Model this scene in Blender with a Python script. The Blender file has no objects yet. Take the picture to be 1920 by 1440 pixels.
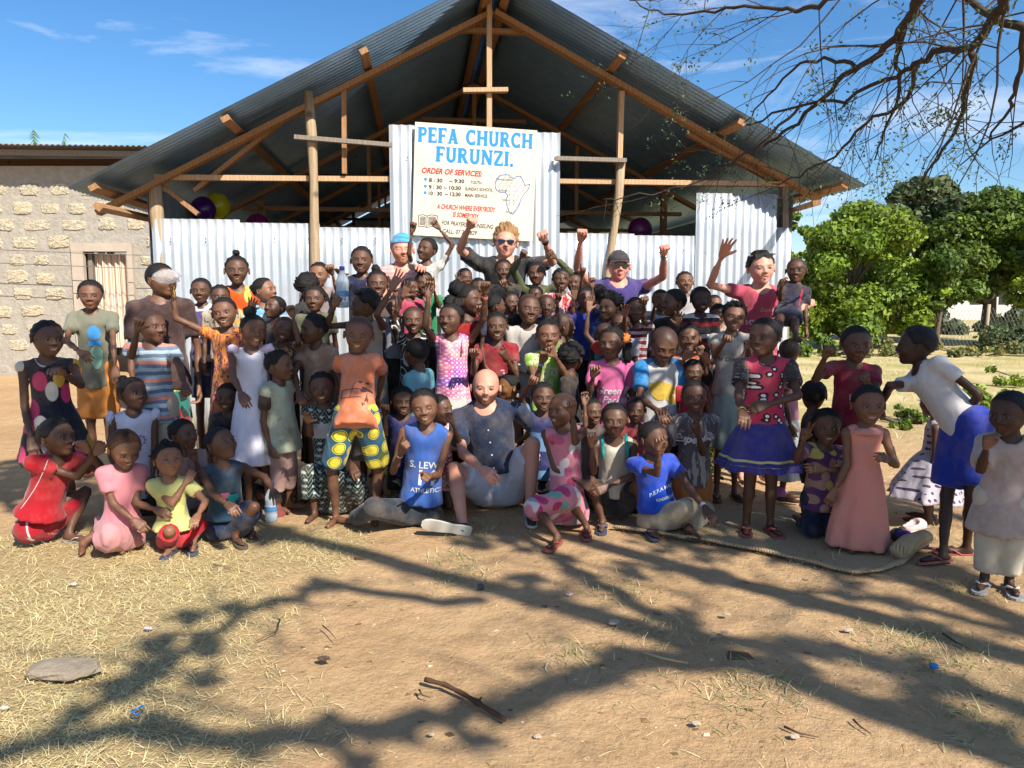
import bpy, math, random
import numpy as np
from mathutils import Vector, Matrix
from mathutils.bvhtree import BVHTree
R_ = math.radians
rnd = random.Random(7)
NR = np.random.default_rng(11)
sc = bpy.context.scene
# ---------------------------------------------------------------- camera
CAMH = 1.35; FPX = 1423.0; PITCH = math.atan(160/1423.0)
cd = bpy.data.cameras.new('camera'); cam = bpy.data.objects.new('camera', cd); sc.collection.objects.link(cam)
cam.location = (0, 0, CAMH); cam.rotation_euler = (math.pi/2-PITCH, 0, 0)
cd.sensor_width = 36; cd.lens = FPX/1920*36; cd.clip_end = 2000; cd.clip_start = .05
sc.camera = cam
# ---------------------------------------------------------------- sky and sun
SUN_EL = R_(42); SUN_AZ = (math.sin(R_(35)), -math.cos(R_(35)))       # towards the sun, horizontally
world = bpy.data.worlds.new('World'); sc.world = world; world.use_nodes = True
wn = world.node_tree; wn.nodes.clear()
wo = wn.nodes.new('ShaderNodeOutputWorld'); bg = wn.nodes.new('ShaderNodeBackground')
sky = wn.nodes.new('ShaderNodeTexSky'); sky.sky_type = 'NISHITA'; sky.sun_disc = False
sky.sun_elevation = SUN_EL; sky.sun_rotation = math.atan2(SUN_AZ[0], SUN_AZ[1]); sky.air_density = 1.1; sky.dust_density = .35; sky.ozone_density = 5
tc = wn.nodes.new('ShaderNodeTexCoord'); mp = wn.nodes.new('ShaderNodeMapping'); mp.inputs['Scale'].default_value = (1.2, 1.2, 5); mp.inputs['Rotation'].default_value = (0, .25, .3)
nz = wn.nodes.new('ShaderNodeTexNoise'); nz.inputs['Scale'].default_value = 2.6; nz.inputs['Detail'].default_value = 9; nz.inputs['Roughness'].default_value = .62; nz.inputs['Distortion'].default_value = .5
cr = wn.nodes.new('ShaderNodeValToRGB'); cr.color_ramp.elements[0].position = .49; cr.color_ramp.elements[1].position = .78
cr.color_ramp.elements[1].color = (.62, .62, .62, 1)
mx = wn.nodes.new('ShaderNodeMixRGB'); mx.inputs[2].default_value = (9.5, 9.3, 9.2, 1)
hs = wn.nodes.new('ShaderNodeHueSaturation'); hs.inputs['Saturation'].default_value = 1.22; hs.inputs['Hue'].default_value = .502
L = wn.links.new
L(tc.outputs['Generated'], mp.inputs[0]); L(mp.outputs[0], nz.inputs['Vector']); L(nz.outputs[0], cr.inputs[0]); L(cr.outputs[0], mx.inputs[0])
L(sky.outputs[0], hs.inputs['Color']); L(hs.outputs[0], mx.inputs[1]); L(mx.outputs[0], bg.inputs[0]); bg.inputs[1].default_value = .082
L(bg.outputs[0], wo.inputs[0])
sd = bpy.data.lights.new('sun', 'SUN'); sd.energy = 4.3; sd.angle = R_(.55); sd.color = (1, .94, .84)
sun = bpy.data.objects.new('sun', sd); sc.collection.objects.link(sun)
sdir = Vector((SUN_AZ[0]*math.cos(SUN_EL), SUN_AZ[1]*math.cos(SUN_EL), math.sin(SUN_EL)))
sun.rotation_euler = sdir.to_track_quat('Z', 'Y').to_euler(); sun.location = (10, -14, 14)
sc.view_settings.view_transform = 'Standard'; sc.view_settings.look = 'None'; sc.view_settings.gamma = 1
sc.view_settings.use_curve_mapping = False; sc.view_settings.exposure = .98
sc.render.engine = 'CYCLES'; sc.cycles.max_bounces = 6
# ---------------------------------------------------------------- helpers
V = lambda *a: np.array(a, float)
def nrm(v):
    v = np.asarray(v, float); return v/max(np.linalg.norm(v), 1e-9)
CAM = V(0, 0, CAMH)
def ray(px, py):
    c, s = math.cos(PITCH), math.sin(PITCH)
    return nrm(V(0, c, -s)*FPX + V(1, 0, 0)*(px-960) + V(0, s, c)*(720-py))
def at(px, py, Y):
    d = ray(px, py); return CAM + d*(Y/d[1])
def gnd(px, py, z=0):
    d = ray(px, py); return CAM + d*((z-CAMH)/d[2])
def link(o): sc.collection.objects.link(o); return o
def tag(o, label=None, cat=None, group=None, kind=None):
    if label: o['label'] = label
    if cat: o['category'] = cat
    if group: o['group'] = group
    if kind: o['kind'] = kind
    return o
def empty(name, loc=(0, 0, 0), rz=0, label=None, cat=None, group=None):
    o = link(bpy.data.objects.new(name, None)); o.location = loc; o.rotation_euler = (0, 0, rz); o.empty_display_size = .1
    return tag(o, label, cat, group)
def mk_mesh(name, v, f, smooth=True, col=None, mi=None):
    """v (n,3); f: array (m,3|4) or list of such arrays"""
    me = bpy.data.meshes.new(name)
    fs = f if isinstance(f, list) else [f]
    fs = [np.asarray(a, np.int32) for a in fs if len(a)]
    v = np.asarray(v, np.float32)
    me.vertices.add(len(v)); me.vertices.foreach_set('co', v.ravel())
    if fs:
        li = np.concatenate([a.ravel() for a in fs]); tot = np.concatenate([np.full(len(a), a.shape[1], np.int32) for a in fs])
        st = np.concatenate([[0], np.cumsum(tot)[:-1]]).astype(np.int32)
        me.loops.add(len(li)); me.loops.foreach_set('vertex_index', li)
        me.polygons.add(len(tot)); me.polygons.foreach_set('loop_start', st); me.polygons.foreach_set('loop_total', tot)
        if mi is not None: me.polygons.foreach_set('material_index', np.asarray(mi, np.int32))
        me.update(calc_edges=True)
        me.polygons.foreach_set('use_smooth', np.full(len(tot), smooth))
    if col is not None:
        ca = me.color_attributes.new('Col', 'FLOAT_COLOR', 'POINT')
        c4 = np.ones((len(v), 4), np.float32); c4[:, :3] = col; ca.data.foreach_set('color', c4.ravel())
    return me
def ob(name, me, mat=None, parent=None, loc=None):
    o = link(bpy.data.objects.new(name, me))
    if mat is not None and len(me.materials) == 0:
        for m in (mat if isinstance(mat, (list, tuple)) else [mat]): me.materials.append(m)
    if parent: o.parent = parent
    if loc is not None: o.location = loc
    return o
class MB:
    def __init__(s): s.v = []; s.f = []; s.n = 0
    def add(s, v, f):
        v = np.asarray(v, float); s.v.append(v)
        for q in f: s.f.append(tuple(int(i)+s.n for i in q))
        s.n += len(v); return s
    def box(s, c, size, M=None):
        x, y, z = [d/2 for d in size]
        v = np.array([(-x,-y,-z),(x,-y,-z),(x,y,-z),(-x,y,-z),(-x,-y,z),(x,-y,z),(x,y,z),(-x,y,z)])
        if M is not None: v = v@np.array(M).T
        return s.add(v+np.array(c), [(0,3,2,1),(4,5,6,7),(0,1,5,4),(1,2,6,5),(2,3,7,6),(3,0,4,7)])
    def beam(s, a, b, w, h, up=(0,0,1)):
        a = V(*a); b = V(*b); d = nrm(b-a); r = nrm(np.cross(d, up)); u = np.cross(r, d)
        return s.box((a+b)/2, (np.linalg.norm(b-a), w, h), np.array([d, r, u]).T)
    def tube(s, pts, rad, n=8, cap=True):
        pts = np.asarray(pts, float); m = len(pts)
        rad = np.full(m, rad) if np.isscalar(rad) else np.asarray(rad)
        t = np.gradient(pts, axis=0); t /= np.maximum(np.linalg.norm(t, axis=1), 1e-9)[:, None]
        ref = V(0, 0, 1) if abs(t[0][2]) < .9 else V(1, 0, 0)
        a = nrm(np.cross(t[0], ref)); V_ = []
        for i in range(m):
            a = nrm(a-np.dot(a, t[i])*t[i]); b = np.cross(t[i], a)
            th = np.arange(n)*2*math.pi/n
            V_.append(pts[i]+rad[i]*(np.cos(th)[:, None]*a+np.sin(th)[:, None]*b))
        f = [(i*n+j, i*n+(j+1) % n, (i+1)*n+(j+1) % n, (i+1)*n+j) for i in range(m-1) for j in range(n)]
        if cap: f += [tuple(range(n))[::-1], tuple((m-1)*n+j for j in range(n))]
        return s.add(np.concatenate(V_), f)
    def lathe(s, prof, n=20, M=None, o=(0,0,0)):
        v = []
        for r, z in prof:
            for j in range(n): v.append((r*math.cos(2*math.pi*j/n), r*math.sin(2*math.pi*j/n), z))
        v = np.array(v)
        if M is not None: v = v@np.array(M).T
        f = [(i*n+j, i*n+(j+1) % n, (i+1)*n+(j+1) % n, (i+1)*n+j) for i in range(len(prof)-1) for j in range(n)]
        return s.add(v+np.array(o), f)
    def mesh(s, name, smooth=False):
        me = bpy.data.meshes.new(name)
        me.from_pydata(np.concatenate(s.v).tolist() if s.v else [], [], s.f)
        me.polygons.foreach_set('use_smooth', np.full(len(s.f), smooth)); me.update(); return me
    def ob(s, name, mat, parent=None, smooth=False, loc=None): return ob(name, s.mesh(name, smooth), mat, parent, loc)
def hnoise(p, f=1.0, seed=0.0):
    """cheap smooth pseudo noise, roughly -1..1; p (...,3)"""
    x, y, z = p[..., 0]*f+seed, p[..., 1]*f+seed*1.7, p[..., 2]*f-seed*.6
    a = np.sin(x*1.7+1.3*np.sin(y*1.3+.7)+z*.6)*np.cos(y*1.9-1.1*np.sin(z*1.5)+x*.5)
    b = np.sin(x*3.1-z*2.3+1.7*np.sin(y*2.1))*np.sin(y*2.7+z*3.3+1.2*np.sin(x*1.9))
    return .62*a+.42*b
# ---------------------------------------------------------------- materials
class NT:
    def __init__(s, name, rough=.8, spec=.3, metal=0):
        s.m = bpy.data.materials.new(name); s.m.use_nodes = True; s.t = s.m.node_tree; s.n = s.t.nodes
        s.b = s.n['Principled BSDF']; s.b.inputs['Roughness'].default_value = rough
        s.b.inputs['Specular IOR Level'].default_value = spec; s.b.inputs['Metallic'].default_value = metal
        s.co = s.n.new('ShaderNodeTexCoord').outputs['Object']
    def link(s, a, b): s.t.links.new(a, b)
    def inp(s, i, v):
        if v is None: return
        if isinstance(v, bpy.types.NodeSocket): s.link(v, i)
        else: i.default_value = v
    def map(s, scale=(1,1,1), rot=(0,0,0), loc=(0,0,0), src=None):
        m = s.n.new('ShaderNodeMapping'); m.inputs['Scale'].default_value = scale; m.inputs['Rotation'].default_value = rot; m.inputs['Location'].default_value = loc
        s.link(src or s.co, m.inputs[0]); return m.outputs[0]
    def noise(s, scale, detail=4, rough=.55, vec=None, dist=0, out=0):
        n = s.n.new('ShaderNodeTexNoise'); n.inputs['Scale'].default_value = scale; n.inputs['Detail'].default_value = detail
        n.inputs['Roughness'].default_value = rough; n.inputs['Distortion'].default_value = dist; s.link(vec or s.co, n.inputs['Vector']); return n.outputs[out]
    def vor(s, scale, vec=None, feat='F1', out='Distance', rand=1, dims='3D'):
        n = s.n.new('ShaderNodeTexVoronoi'); n.voronoi_dimensions = dims; n.feature = feat; n.inputs['Scale'].default_value = scale; n.inputs['Randomness'].default_value = rand
        s.link(vec or s.co, n.inputs['Vector']); return n.outputs[out]
    def ramp(s, fac, stops, interp='LINEAR'):
        r = s.n.new('ShaderNodeValToRGB'); r.color_ramp.interpolation = interp; e = r.color_ramp.elements
        while len(e) < len(stops): e.new(.5)
        for i, (p, c) in enumerate(stops):
            e[i].position = p; e[i].color = (c, c, c, 1) if np.isscalar(c) else (*c, 1)
        s.link(fac, r.inputs[0]); return r.outputs[0]
    def mix(s, fac, a, b, mode='MIX'):
        m = s.n.new('ShaderNodeMixRGB'); m.blend_type = mode
        for i, v in ((0, fac), (1, a), (2, b)):
            if isinstance(v, tuple): v = (*v[:3], 1)
            s.inp(m.inputs[i], v)
        return m.outputs[0]
    def math(s, op, a, b=None, c=None):
        m = s.n.new('ShaderNodeMath'); m.operation = op; s.inp(m.inputs[0], a); s.inp(m.inputs[1], b); s.inp(m.inputs[2], c); return m.outputs[0]
    def sep(s, vec=None):
        m = s.n.new('ShaderNodeSeparateXYZ'); s.link(vec or s.co, m.inputs[0]); return m.outputs
    def comb(s, x, y, z):
        m = s.n.new('ShaderNodeCombineXYZ'); s.inp(m.inputs[0], x); s.inp(m.inputs[1], y); s.inp(m.inputs[2], z); return m.outputs[0]
    def bump(s, h, st=.3, dist=.01, prev=None):
        b = s.n.new('ShaderNodeBump'); b.inputs['Strength'].default_value = st; b.inputs['Distance'].default_value = dist
        s.link(h, b.inputs['Height'])
        if prev: s.link(prev, b.inputs['Normal'])
        s.link(b.outputs[0], s.b.inputs['Normal']); return b.outputs[0]
    def col(s, v): s.inp(s.b.inputs['Base Color'], (*v, 1) if isinstance(v, tuple) else v); return s
    def rough(s, v): s.inp(s.b.inputs['Roughness'], v); return s
def plain(name, c, rough=.7, spec=.3, metal=0, var=.15, scale=8, bump=0):
    t = NT(name, rough, spec, metal); n = t.noise(scale, 5)
    t.col(t.mix(t.math('MULTIPLY', n, var*2), tuple(c), tuple(x*.5 for x in c)))
    if bump: t.bump(t.noise(scale*4, 4), bump, .01)
    return t.m
_fc = {}
def fab(spec):
    """fabric material from a compact description: (kind, colours..., scale)"""
    if spec in _fc: return _fc[spec]
    kind = spec[0]
    if not isinstance(kind, str): kind = 'plain'; spec_ = ('plain', spec)
    else: spec_ = spec
    t = NT('cloth_'+kind, .85, .18); x, y, z = t.sep()
    v2 = t.comb(t.math('ADD', t.math('MULTIPLY', x, .78), t.math('MULTIPLY', y, .72)), z, 0.); V2 = lambda sc__, **k: t.vor(sc__, k.pop('vec', v2), dims='2D', **k)
    wob = t.noise(9, 2); zz = t.math('ADD', z, t.math('MULTIPLY', wob, .03))
    def frac(v, n): return t.math('FRACT', t.math('MULTIPLY', v, n))
    c1 = spec_[1]; c = None
    if kind == 'plain': c = tuple(c1)
    elif kind == 'dirty':
        c = t.mix(t.ramp(t.noise(11, 6, .7), [(.48, 0.), (.66, .75)]), tuple(c1), tuple(spec_[2]))
    elif kind == 'stripe':    # colours cycle with height
        cols = spec_[2:-1]; n = spec_[-1]; k = len(cols)+1
        c = t.ramp(frac(zz, n), [(i/k, q) for i, q in enumerate((c1,)+cols)], 'CONSTANT')
    elif kind == 'dots':
        d = V2(spec_[-1], rand=spec_[3]); c = t.mix(t.ramp(d, [(spec_[4], 1.), (spec_[4]+.03, 0.)]), tuple(c1), tuple(spec_[2]))
    elif kind == 'cells':
        cc = V2(spec_[-1], out='Color'); hue = t.sep(cc)[0]
        cols = (c1,)+spec_[2:-2]; k = len(cols); c = t.ramp(hue, [(i/k, q) for i, q in enumerate(cols)], 'CONSTANT')
    elif kind == 'blobs':     # coloured drops on a ground
        mp_ = t.map((1, .6, 1), (0, 0, .5), src=v2); d = V2(spec_[-1], vec=mp_); cc = V2(spec_[-1], vec=mp_, out='Color')
        cols = spec_[2:-1]; k = len(cols); q = t.ramp(t.sep(cc)[0], [(i/k, w) for i, w in enumerate(cols)], 'CONSTANT')
        c = t.mix(t.ramp(d, [(.36, 1.), (.40, 0.)]), tuple(c1), q)
    elif kind == 'batik':
        n = t.noise(spec_[-1], 5, .7, t.map((1, 1, .45)), 1.5); cols = (c1,)+spec_[2:-1]; k = len(cols)
        c = t.ramp(n, [(.34+.34*i/k, q) for i, q in enumerate(cols)], 'CONSTANT')
    elif kind == 'leopard':
        d = V2(19); n = t.noise(30, 2); d2 = t.math('ADD', d, t.math('MULTIPLY', n, .30))
        c = t.ramp(d2, [(0, (.85, .8, .8)), (.30, (.012, .01, .012)), (.48, c1)], 'CONSTANT')
    elif kind == 'scroll':
        d = t.math('SINE', t.math('MULTIPLY', t.noise(7, 1, .4), 60)); c = t.ramp(d, [(0, c1), (.72, spec_[2])], 'CONSTANT')
    elif kind == 'kitenge':
        d = V2(11, rand=.35); rings = t.ramp(d, [(0, (.75, .6, .05)), (.30, (.25, .22, .02)), (.36, (.75, .62, .06)), (.40, (1, 1, 1))], 'CONSTANT')
        msk = t.ramp(d, [(.39, 1.), (.40, 0.)], 'CONSTANT')
        gnd_ = t.mix(t.ramp(t.math('ADD', x, t.math('MULTIPLY', z, -.45)), [(.03, 0.), (.035, 1.)]) if False else t.ramp(t.noise(2.2, 0), [(.5, 0.), (.505, 1.)]), (.02, .10, .16), (.09, .13, .012))
        c = t.mix(msk, gnd_, rings)
    elif kind == 'zig':
        s1 = t.math('SINE', t.math('ADD', t.math('MULTIPLY', z, 210), t.math('MULTIPLY', t.math('PINGPONG', x, .03), 300)))
        d = V2(24, rand=.1)
        c = t.mix(t.ramp(d, [(.2, 1.), (.23, 0.)]), t.mix(t.ramp(s1, [(.6, 0.), (.8, 1.)]), tuple(c1), tuple(.45*v for v in spec_[2])), tuple(spec_[2]))
    elif kind == 'rings':
        d = t.math('SINE', t.math('MULTIPLY', V2(34, rand=.2), 11)); f = t.noise(3.5, 3, .6, t.map((1, 1, 2), (0, .6, 0)))
        base = t.ramp(f, [(.34, spec_[2]), (.45, c1), (.56, spec_[3]), (.66, c1)])
        c = t.mix(t.ramp(d, [(.2, 0.), (.5, .75)]), base, (.85, .66, .8))
    elif kind == 'split':     # upper/lower colour at a height above the root
        c = t.ramp(z, [(0, c1), (spec_[3], spec_[2])], 'CONSTANT')
    dirt = t.noise(6, 6, .7)
    if isinstance(c, tuple): c = t.mix(0., c, c)
    c = t.mix(t.ramp(dirt, [(.45, 0.), (.8, .35)]), c, (.30, .22, .15))
    t.col(c)
    w = t.noise(7, 2, .45, t.map((1, 1, .6), (.3, .2, 0)), .5); b1 = t.bump(w, .7, .05); t.bump(t.noise(420, 1), .25, .001, b1)
    t.b.inputs['Sheen Weight'].default_value = .15
    _fc[spec] = t.m; return t.m
def skin_mat():
    t = NT('skin', .5, .35); a = t.n.new('ShaderNodeAttribute'); a.attribute_name = 'Col'
    n = t.noise(22, 4); t.col(t.mix(t.ramp(n, [(.4, 0.), (.75, .22)]), a.outputs['Color'], t.mix(1., a.outputs['Color'], (.72, .66, .64), 'MULTIPLY')))
    t.rough(t.ramp(t.noise(30, 3), [(.3, .44), (.7, .62)])); t.bump(t.noise(140, 3), .2, .002)
    t.b.inputs['Subsurface Weight'].default_value = .06; t.b.inputs['Subsurface Radius'].default_value = (.01, .004, .002); t.b.inputs['Subsurface Scale'].default_value = .5
    return t.m
SKIN = skin_mat()
def hair_mat(name, c, sc_=160, gloss=.55):
    t = NT(name, gloss, .25); n = t.noise(sc_, 3, .7)
    t.col(t.mix(n, tuple(v*.45 for v in c), tuple(v*1.5 for v in c))); t.bump(t.vor(sc_*2.2), .7, .003); return t.m
HAIR = {'black': hair_mat('hair_black', (.012, .010, .009)), 'brown': hair_mat('hair_reddish_brown', (.075, .035, .015)),
        'blond': hair_mat('hair_sandy', (.30, .17, .07), 90), 'dark': hair_mat('hair_dark_wavy', (.016, .010, .008), 60)}
# ================================================================ implicit surfaces
def rc(a, b, ra, rb=None, k=None, an=None, cap=False, capa=False):
    return ('rc', np.asarray(a, float), np.asarray(b, float), ra, ra if rb is None else rb, k, an, cap, capa)
def rc_eval(P, pr):
    _, a, b, ra, rb, k, an, cap, capa = pr
    ab = b-a; L2 = max(ab@ab, 1e-9); q = P-a
    t = (q@ab)/L2; tc_ = np.clip(t, 0, 1); w = q-tc_[..., None]*ab
    if an is not None:
        f, s = an; w = w+((w@f)*(s-1))[..., None]*f
    d = np.sqrt((w*w).sum(-1))-(ra+(rb-ra)*tc_)
    if cap: d = np.maximum(d, (t-1)*math.sqrt(L2))
    if capa: d = np.maximum(d, -t*math.sqrt(L2))
    return d
def skirt_eval(P, pr):
    _, a, b, ra, rb, fr, nf, ph, an = pr
    ab = b-a; Ln = np.linalg.norm(ab); ax = ab/Ln; q = P-a; t = q@ax/Ln; tc_ = np.clip(t, -.05, 1.05)
    w = q-(q@ax)[..., None]*ax; rt = nrm(np.cross(fr, ax)); fx = w@fr*an; rx = w@rt
    th = np.arctan2(fx, rx); d = np.sqrt(fx*fx+rx*rx)
    Rr = ra+(rb-ra)*np.power(np.clip(tc_, 0, 1), .75)
    Rr = Rr*(1+.085*np.clip(tc_, 0, 1)*(np.sin(nf*th+ph+1.5*np.sin(2*th+ph))+.4*np.sin((nf*2+1)*th+ph*2)))
    return np.maximum((d-Rr)*.85, np.maximum((t-1)*Ln, -t*Ln))
def implicit(prims, h, k, cuts=(), wr=0, seed=0, floor=None):
    los, his = [], []
    for p in prims:
        r = max(p[3], p[4])*1.12+h*2.5
        los.append(np.minimum(p[1], p[2])-r); his.append(np.maximum(p[1], p[2])+r)
    lo = np.min(los, 0); hi = np.max(his, 0); n = np.ceil((hi-lo)/h).astype(int)+1
    ax = [lo[i]+h*np.arange(n[i]) for i in range(3)]
    F = np.full(n, h*9.)
    for p, l, hh in zip(prims, los, his):
        m = k*1.2
        i0 = np.maximum(((l-m-lo)/h).astype(int), 0); i1 = np.minimum(((hh+m-lo)/h).astype(int)+2, n)
        G = np.stack(np.meshgrid(*[ax[i][i0[i]:i1[i]] for i in range(3)], indexing='ij'), -1)
        d = rc_eval(G, p) if p[0] == 'rc' else skirt_eval(G, p)
        kk = p[5] if (p[0] == 'rc' and p[5] is not None) else k
        sl = tuple(slice(i0[i], i1[i]) for i in range(3)); A = F[sl]
        hm = np.maximum(kk-np.abs(A-d), 0)/max(kk, 1e-6); F[sl] = np.minimum(A, d)-hm*hm*kk*.25
    if cuts or wr or floor is not None:
        G = np.stack(np.meshgrid(*ax, indexing='ij'), -1)
        if wr:
            F = F+wr*.75*hnoise(G*np.array([1, 1, .6]), 15, seed)+wr*.85*hnoise(G*np.array([1, 1, .45]), 42, seed*2)
        for c in cuts:
            if c[0] == 'plane': F = np.maximum(F, (G-c[1])@c[2])
            elif c[0] == 'sub': F = np.maximum(F, -rc_eval(G, c[1]))
        if floor is not None: F = np.maximum(F, floor-G[..., 2])
    F[0] = F[-1] = h; F[:, 0] = F[:, -1] = h; F[:, :, 0] = F[:, :, -1] = h
    return nets(F, lo, h)
def nets(F, lo, h):
    S = F < 0; c = [slice(None, -1), slice(1, None)]
    cnt = sum(S[c[i], c[j], c[k]].astype(np.int8) for i in (0, 1) for j in (0, 1) for k in (0, 1))
    act = (cnt > 0) & (cnt < 8); idx = np.argwhere(act)
    if len(idx) == 0: return np.zeros((0, 3)), np.zeros((0, 4), int)
    ids = np.full(act.shape, -1, np.int64); ids[act] = np.arange(len(idx))
    acc = np.zeros((len(idx), 3)); num = np.zeros(len(idx))
    I, J, K = idx.T
    for ax_ in range(3):
        o1, o2 = [a for a in range(3) if a != ax_]
        for u in (0, 1):
            for v in (0, 1):
                off = [0, 0, 0]; off[o1] = u; off[o2] = v
                e = list(off); e[ax_] = 1
                f0 = F[I+off[0], J+off[1], K+off[2]]; f1 = F[I+e[0], J+e[1], K+e[2]]
                x = (f0 < 0) != (f1 < 0); t = np.where(x, f0/np.where(x, f0-f1, 1), 0)
                p = np.zeros((len(idx), 3)); p[:, o1] = u; p[:, o2] = v; p[:, ax_] = t
                acc += p*x[:, None]; num += x
    vs = lo+(idx+acc/num[:, None])*h
    quads = []
    for ax_ in range(3):
        o1, o2 = (ax_+1) % 3, (ax_+2) % 3
        sa = [slice(1, -1)]*3; sb = [slice(1, -1)]*3; sa[ax_] = slice(0, -1); sb[ax_] = slice(1, None)
        A = S[tuple(sa)]; B = S[tuple(sb)]
        for sg, M in ((1, A & ~B), (0, ~A & B)):
            e = np.argwhere(M); 
            if not len(e): continue
            base = e.copy(); base[:, o1] += 1; base[:, o2] += 1
            def g(du, dv):
                q = base.copy(); q[:, o1] -= du; q[:, o2] -= dv; return ids[q[:, 0], q[:, 1], q[:, 2]]
            Q = np.stack([g(1, 1), g(0, 1), g(0, 0), g(1, 0)], 1)
            if not sg: Q = Q[:, ::-1]
            quads.append(Q)
    return vs, np.concatenate(quads)
# ================================================================ hands
def bendpts(b, yaw, ln, ang, base=0):
    pts = [np.array(b, float)]; a = base
    for f, da in zip((.44, .31, .25), ang):
        a += R_(da); d = V(math.cos(a)*math.cos(yaw), math.sin(yaw), -math.sin(a)); pts.append(pts[-1]+nrm(d)*ln*f)
    return pts
def hand_tmpl(pose):
    A = {'o': [(4, 6, 6)]*4, 'r': [(24, 34, 22), (30, 38, 25), (34, 40, 25), (40, 42, 25)], 'f': [(72, 95, 55)]*4,
         'p': [(2, 6, 5)]+[(74, 95, 55)]*3, 'v': [(2, 5, 5), (2, 5, 5), (74, 95, 55), (74, 95, 55)], 't': [(72, 95, 55)]*4, 'c': [(35, 55, 35)]*4}[pose]
    sp = {'o': (.22, .07, -.08, -.24), 'v': (.16, -.10, 0, 0)}.get(pose, (.05, .02, -.02, -.06))
    pr = []
    for i, (y, ln) in enumerate(zip((.165, .055, -.055, -.155), (.43, .48, .44, .34))):
        pr.append(rc((.02, y*.45, 0), (.5, y, .01), .088, .072, .05))
        pts = bendpts((.5, y, .01), sp[i], ln, A[i])
        for j in range(3): pr.append(rc(pts[j], pts[j+1], (.056, .051, .046)[j]*(1 if i < 3 else .9), (.051, .046, .038)[j]*(1 if i < 3 else .9), .012))
    th = {'o': [(.12, .12, -.02), (.27, .30, -.05), (.40, .42, -.06)], 't': [(.12, .12, -.02), (.26, .30, -.04), (.40, .45, -.03)],
          'r': [(.12, .12, -.03), (.30, .22, -.10), (.46, .25, -.14)], 'c': [(.12, .12, -.03), (.30, .22, -.14), (.44, .18, -.22)]}.get(pose, [(.12, .12, -.04), (.32, .19, -.13), (.50, .06, -.19)])
    pr += [rc(th[0], th[1], .08, .064, .04), rc(th[1], th[2], .06, .046, .02), rc((-.12, 0, 0), (.05, 0, 0), .085, .09, .06)]
    return implicit(pr, .043, .03)
_ht = {}
def hand_at(pose, W, F, N, size, right):
    if pose not in _ht: _ht[pose] = hand_tmpl(pose)
    v, f = _ht[pose]; F = nrm(F); N = nrm(N-np.dot(N, F)*F); T = np.cross(F, N)*(1 if right else -1)
    pal = np.clip((-v[:, 2]-.01)/.05, 0, 1)
    out = W+size*(v[:, :1]*F+v[:, 1:2]*T-v[:, 2:3]*N)
    q = f if right else f[:, ::-1]
    if pose in ('f', 't', 'p', 'v'): pal = pal*.35
    return out, q, pal
# ================================================================ heads
_t = np.linspace(-1, 1, 63)[:-1]; AZ = math.pi*(.42*_t+.58*_t**3)
def _el(n=46):
    t = np.linspace(-1, 1, n); e = np.where(t < 0, -12-78*(.5*np.abs(t)+.5*np.abs(t)**2.6), -12+102*(.45*np.abs(t)+.55*np.abs(t)**2.4)); return np.radians(e)
EL = _el(); HC = V(0, 0, -.02)
_D = np.stack([np.sin(AZ)[None, :]*np.cos(EL)[:, None], -np.cos(AZ)[None, :]*np.cos(EL)[:, None], np.sin(EL)[:, None]+0*AZ[None, :]], -1)
NE, NA = _D.shape[:2]
_i, _j = np.meshgrid(np.arange(NE-1), np.arange(NA), indexing='ij'); _j2 = (_j+1) % NA
HQ = np.stack([_i*NA+_j, _i*NA+_j2, (_i+1)*NA+_j2, (_i+1)*NA+_j], -1).reshape(-1, 4)
def ell(P, c, r):
    q = (P-np.array(c))/np.array(r); n = np.sqrt((q*q).sum(-1)); g = np.sqrt(((q/np.array(r))**2).sum(-1))
    return n*(n-1)/np.maximum(g, 1e-6)
def smin(a, b, k):
    h_ = np.maximum(k-np.abs(a-b), 0)/k; return np.minimum(a, b)-h_*h_*k*.25
def smax(a, b, k): return -smin(-a, -b, k)
def head_sdf(P, o):
    ad = o['adult']; jw = o['jw']; nw = o['nw']
    X = np.abs(P[..., 0:1]); Q = np.concatenate([X, P[..., 1:]], -1)
    d = ell(P, (0, .07, .10), (.385-.02*ad, .44, .40))
    d = smin(d, ell(P, (0, -.06, -.14), ((.295+.02*ad)*jw, .325, .35)), .14)
    d = smin(d, ell(P, (0, -.25, -.40), (.10*jw+.01, .09, .085)), .10)
    d = smin(d, ell(Q, (.165, -.24, -.13), (.11, .10, .10)), .10)
    d = smin(d, ell(Q, (.12, -.345, .085), (.11, .04, .03)), .06)
    d = smax(d, -ell(Q, (.155, -.425, -.005), (.095, .07, .055)), .06)
    d = smin(d, ell(Q, (.152, -.300, -.012), (.072, .072, .062)), .015)
    d = smin(d, rc_eval(P, rc((0, -.37, .03), (0, -.425-.02*ad, -.115), .022, .042)), .05)
    d = smin(d, ell(Q, (.052*nw, -.395, -.135), (.048*nw, .045, .036)), .03)
    m = o['mouth']; zz = -.275
    w = {'s': .110, 'g': .115, 'o': .088}.get(m, .095)*o.get('mw', 1)
    zu, zl = {'s': (.025, .033), 'o': (.046, .066), 'g': (.020, .028)}.get(m, (.018, .02))
    curv = .028 if m in 'sg' else 0
    for up_, dz, rr in ((1, zu, .024), (-1, -zl, .030)):
        a = (0, -.385, zz+dz); b = (w, -.335, zz+dz*.2+curv)
        d = smin(d, rc_eval(Q, rc(a, b, rr, .012)), .025)
    if m in 'sgo': d = smax(d, -ell(P, (0, -.39, zz+.004), (w*.82, .055, (zu+zl)*.55)), .012)
    return d
def sst(a, b, x): t = np.clip((x-a)/(b-a), 0, 1); return t*t*(3-2*t)
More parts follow.
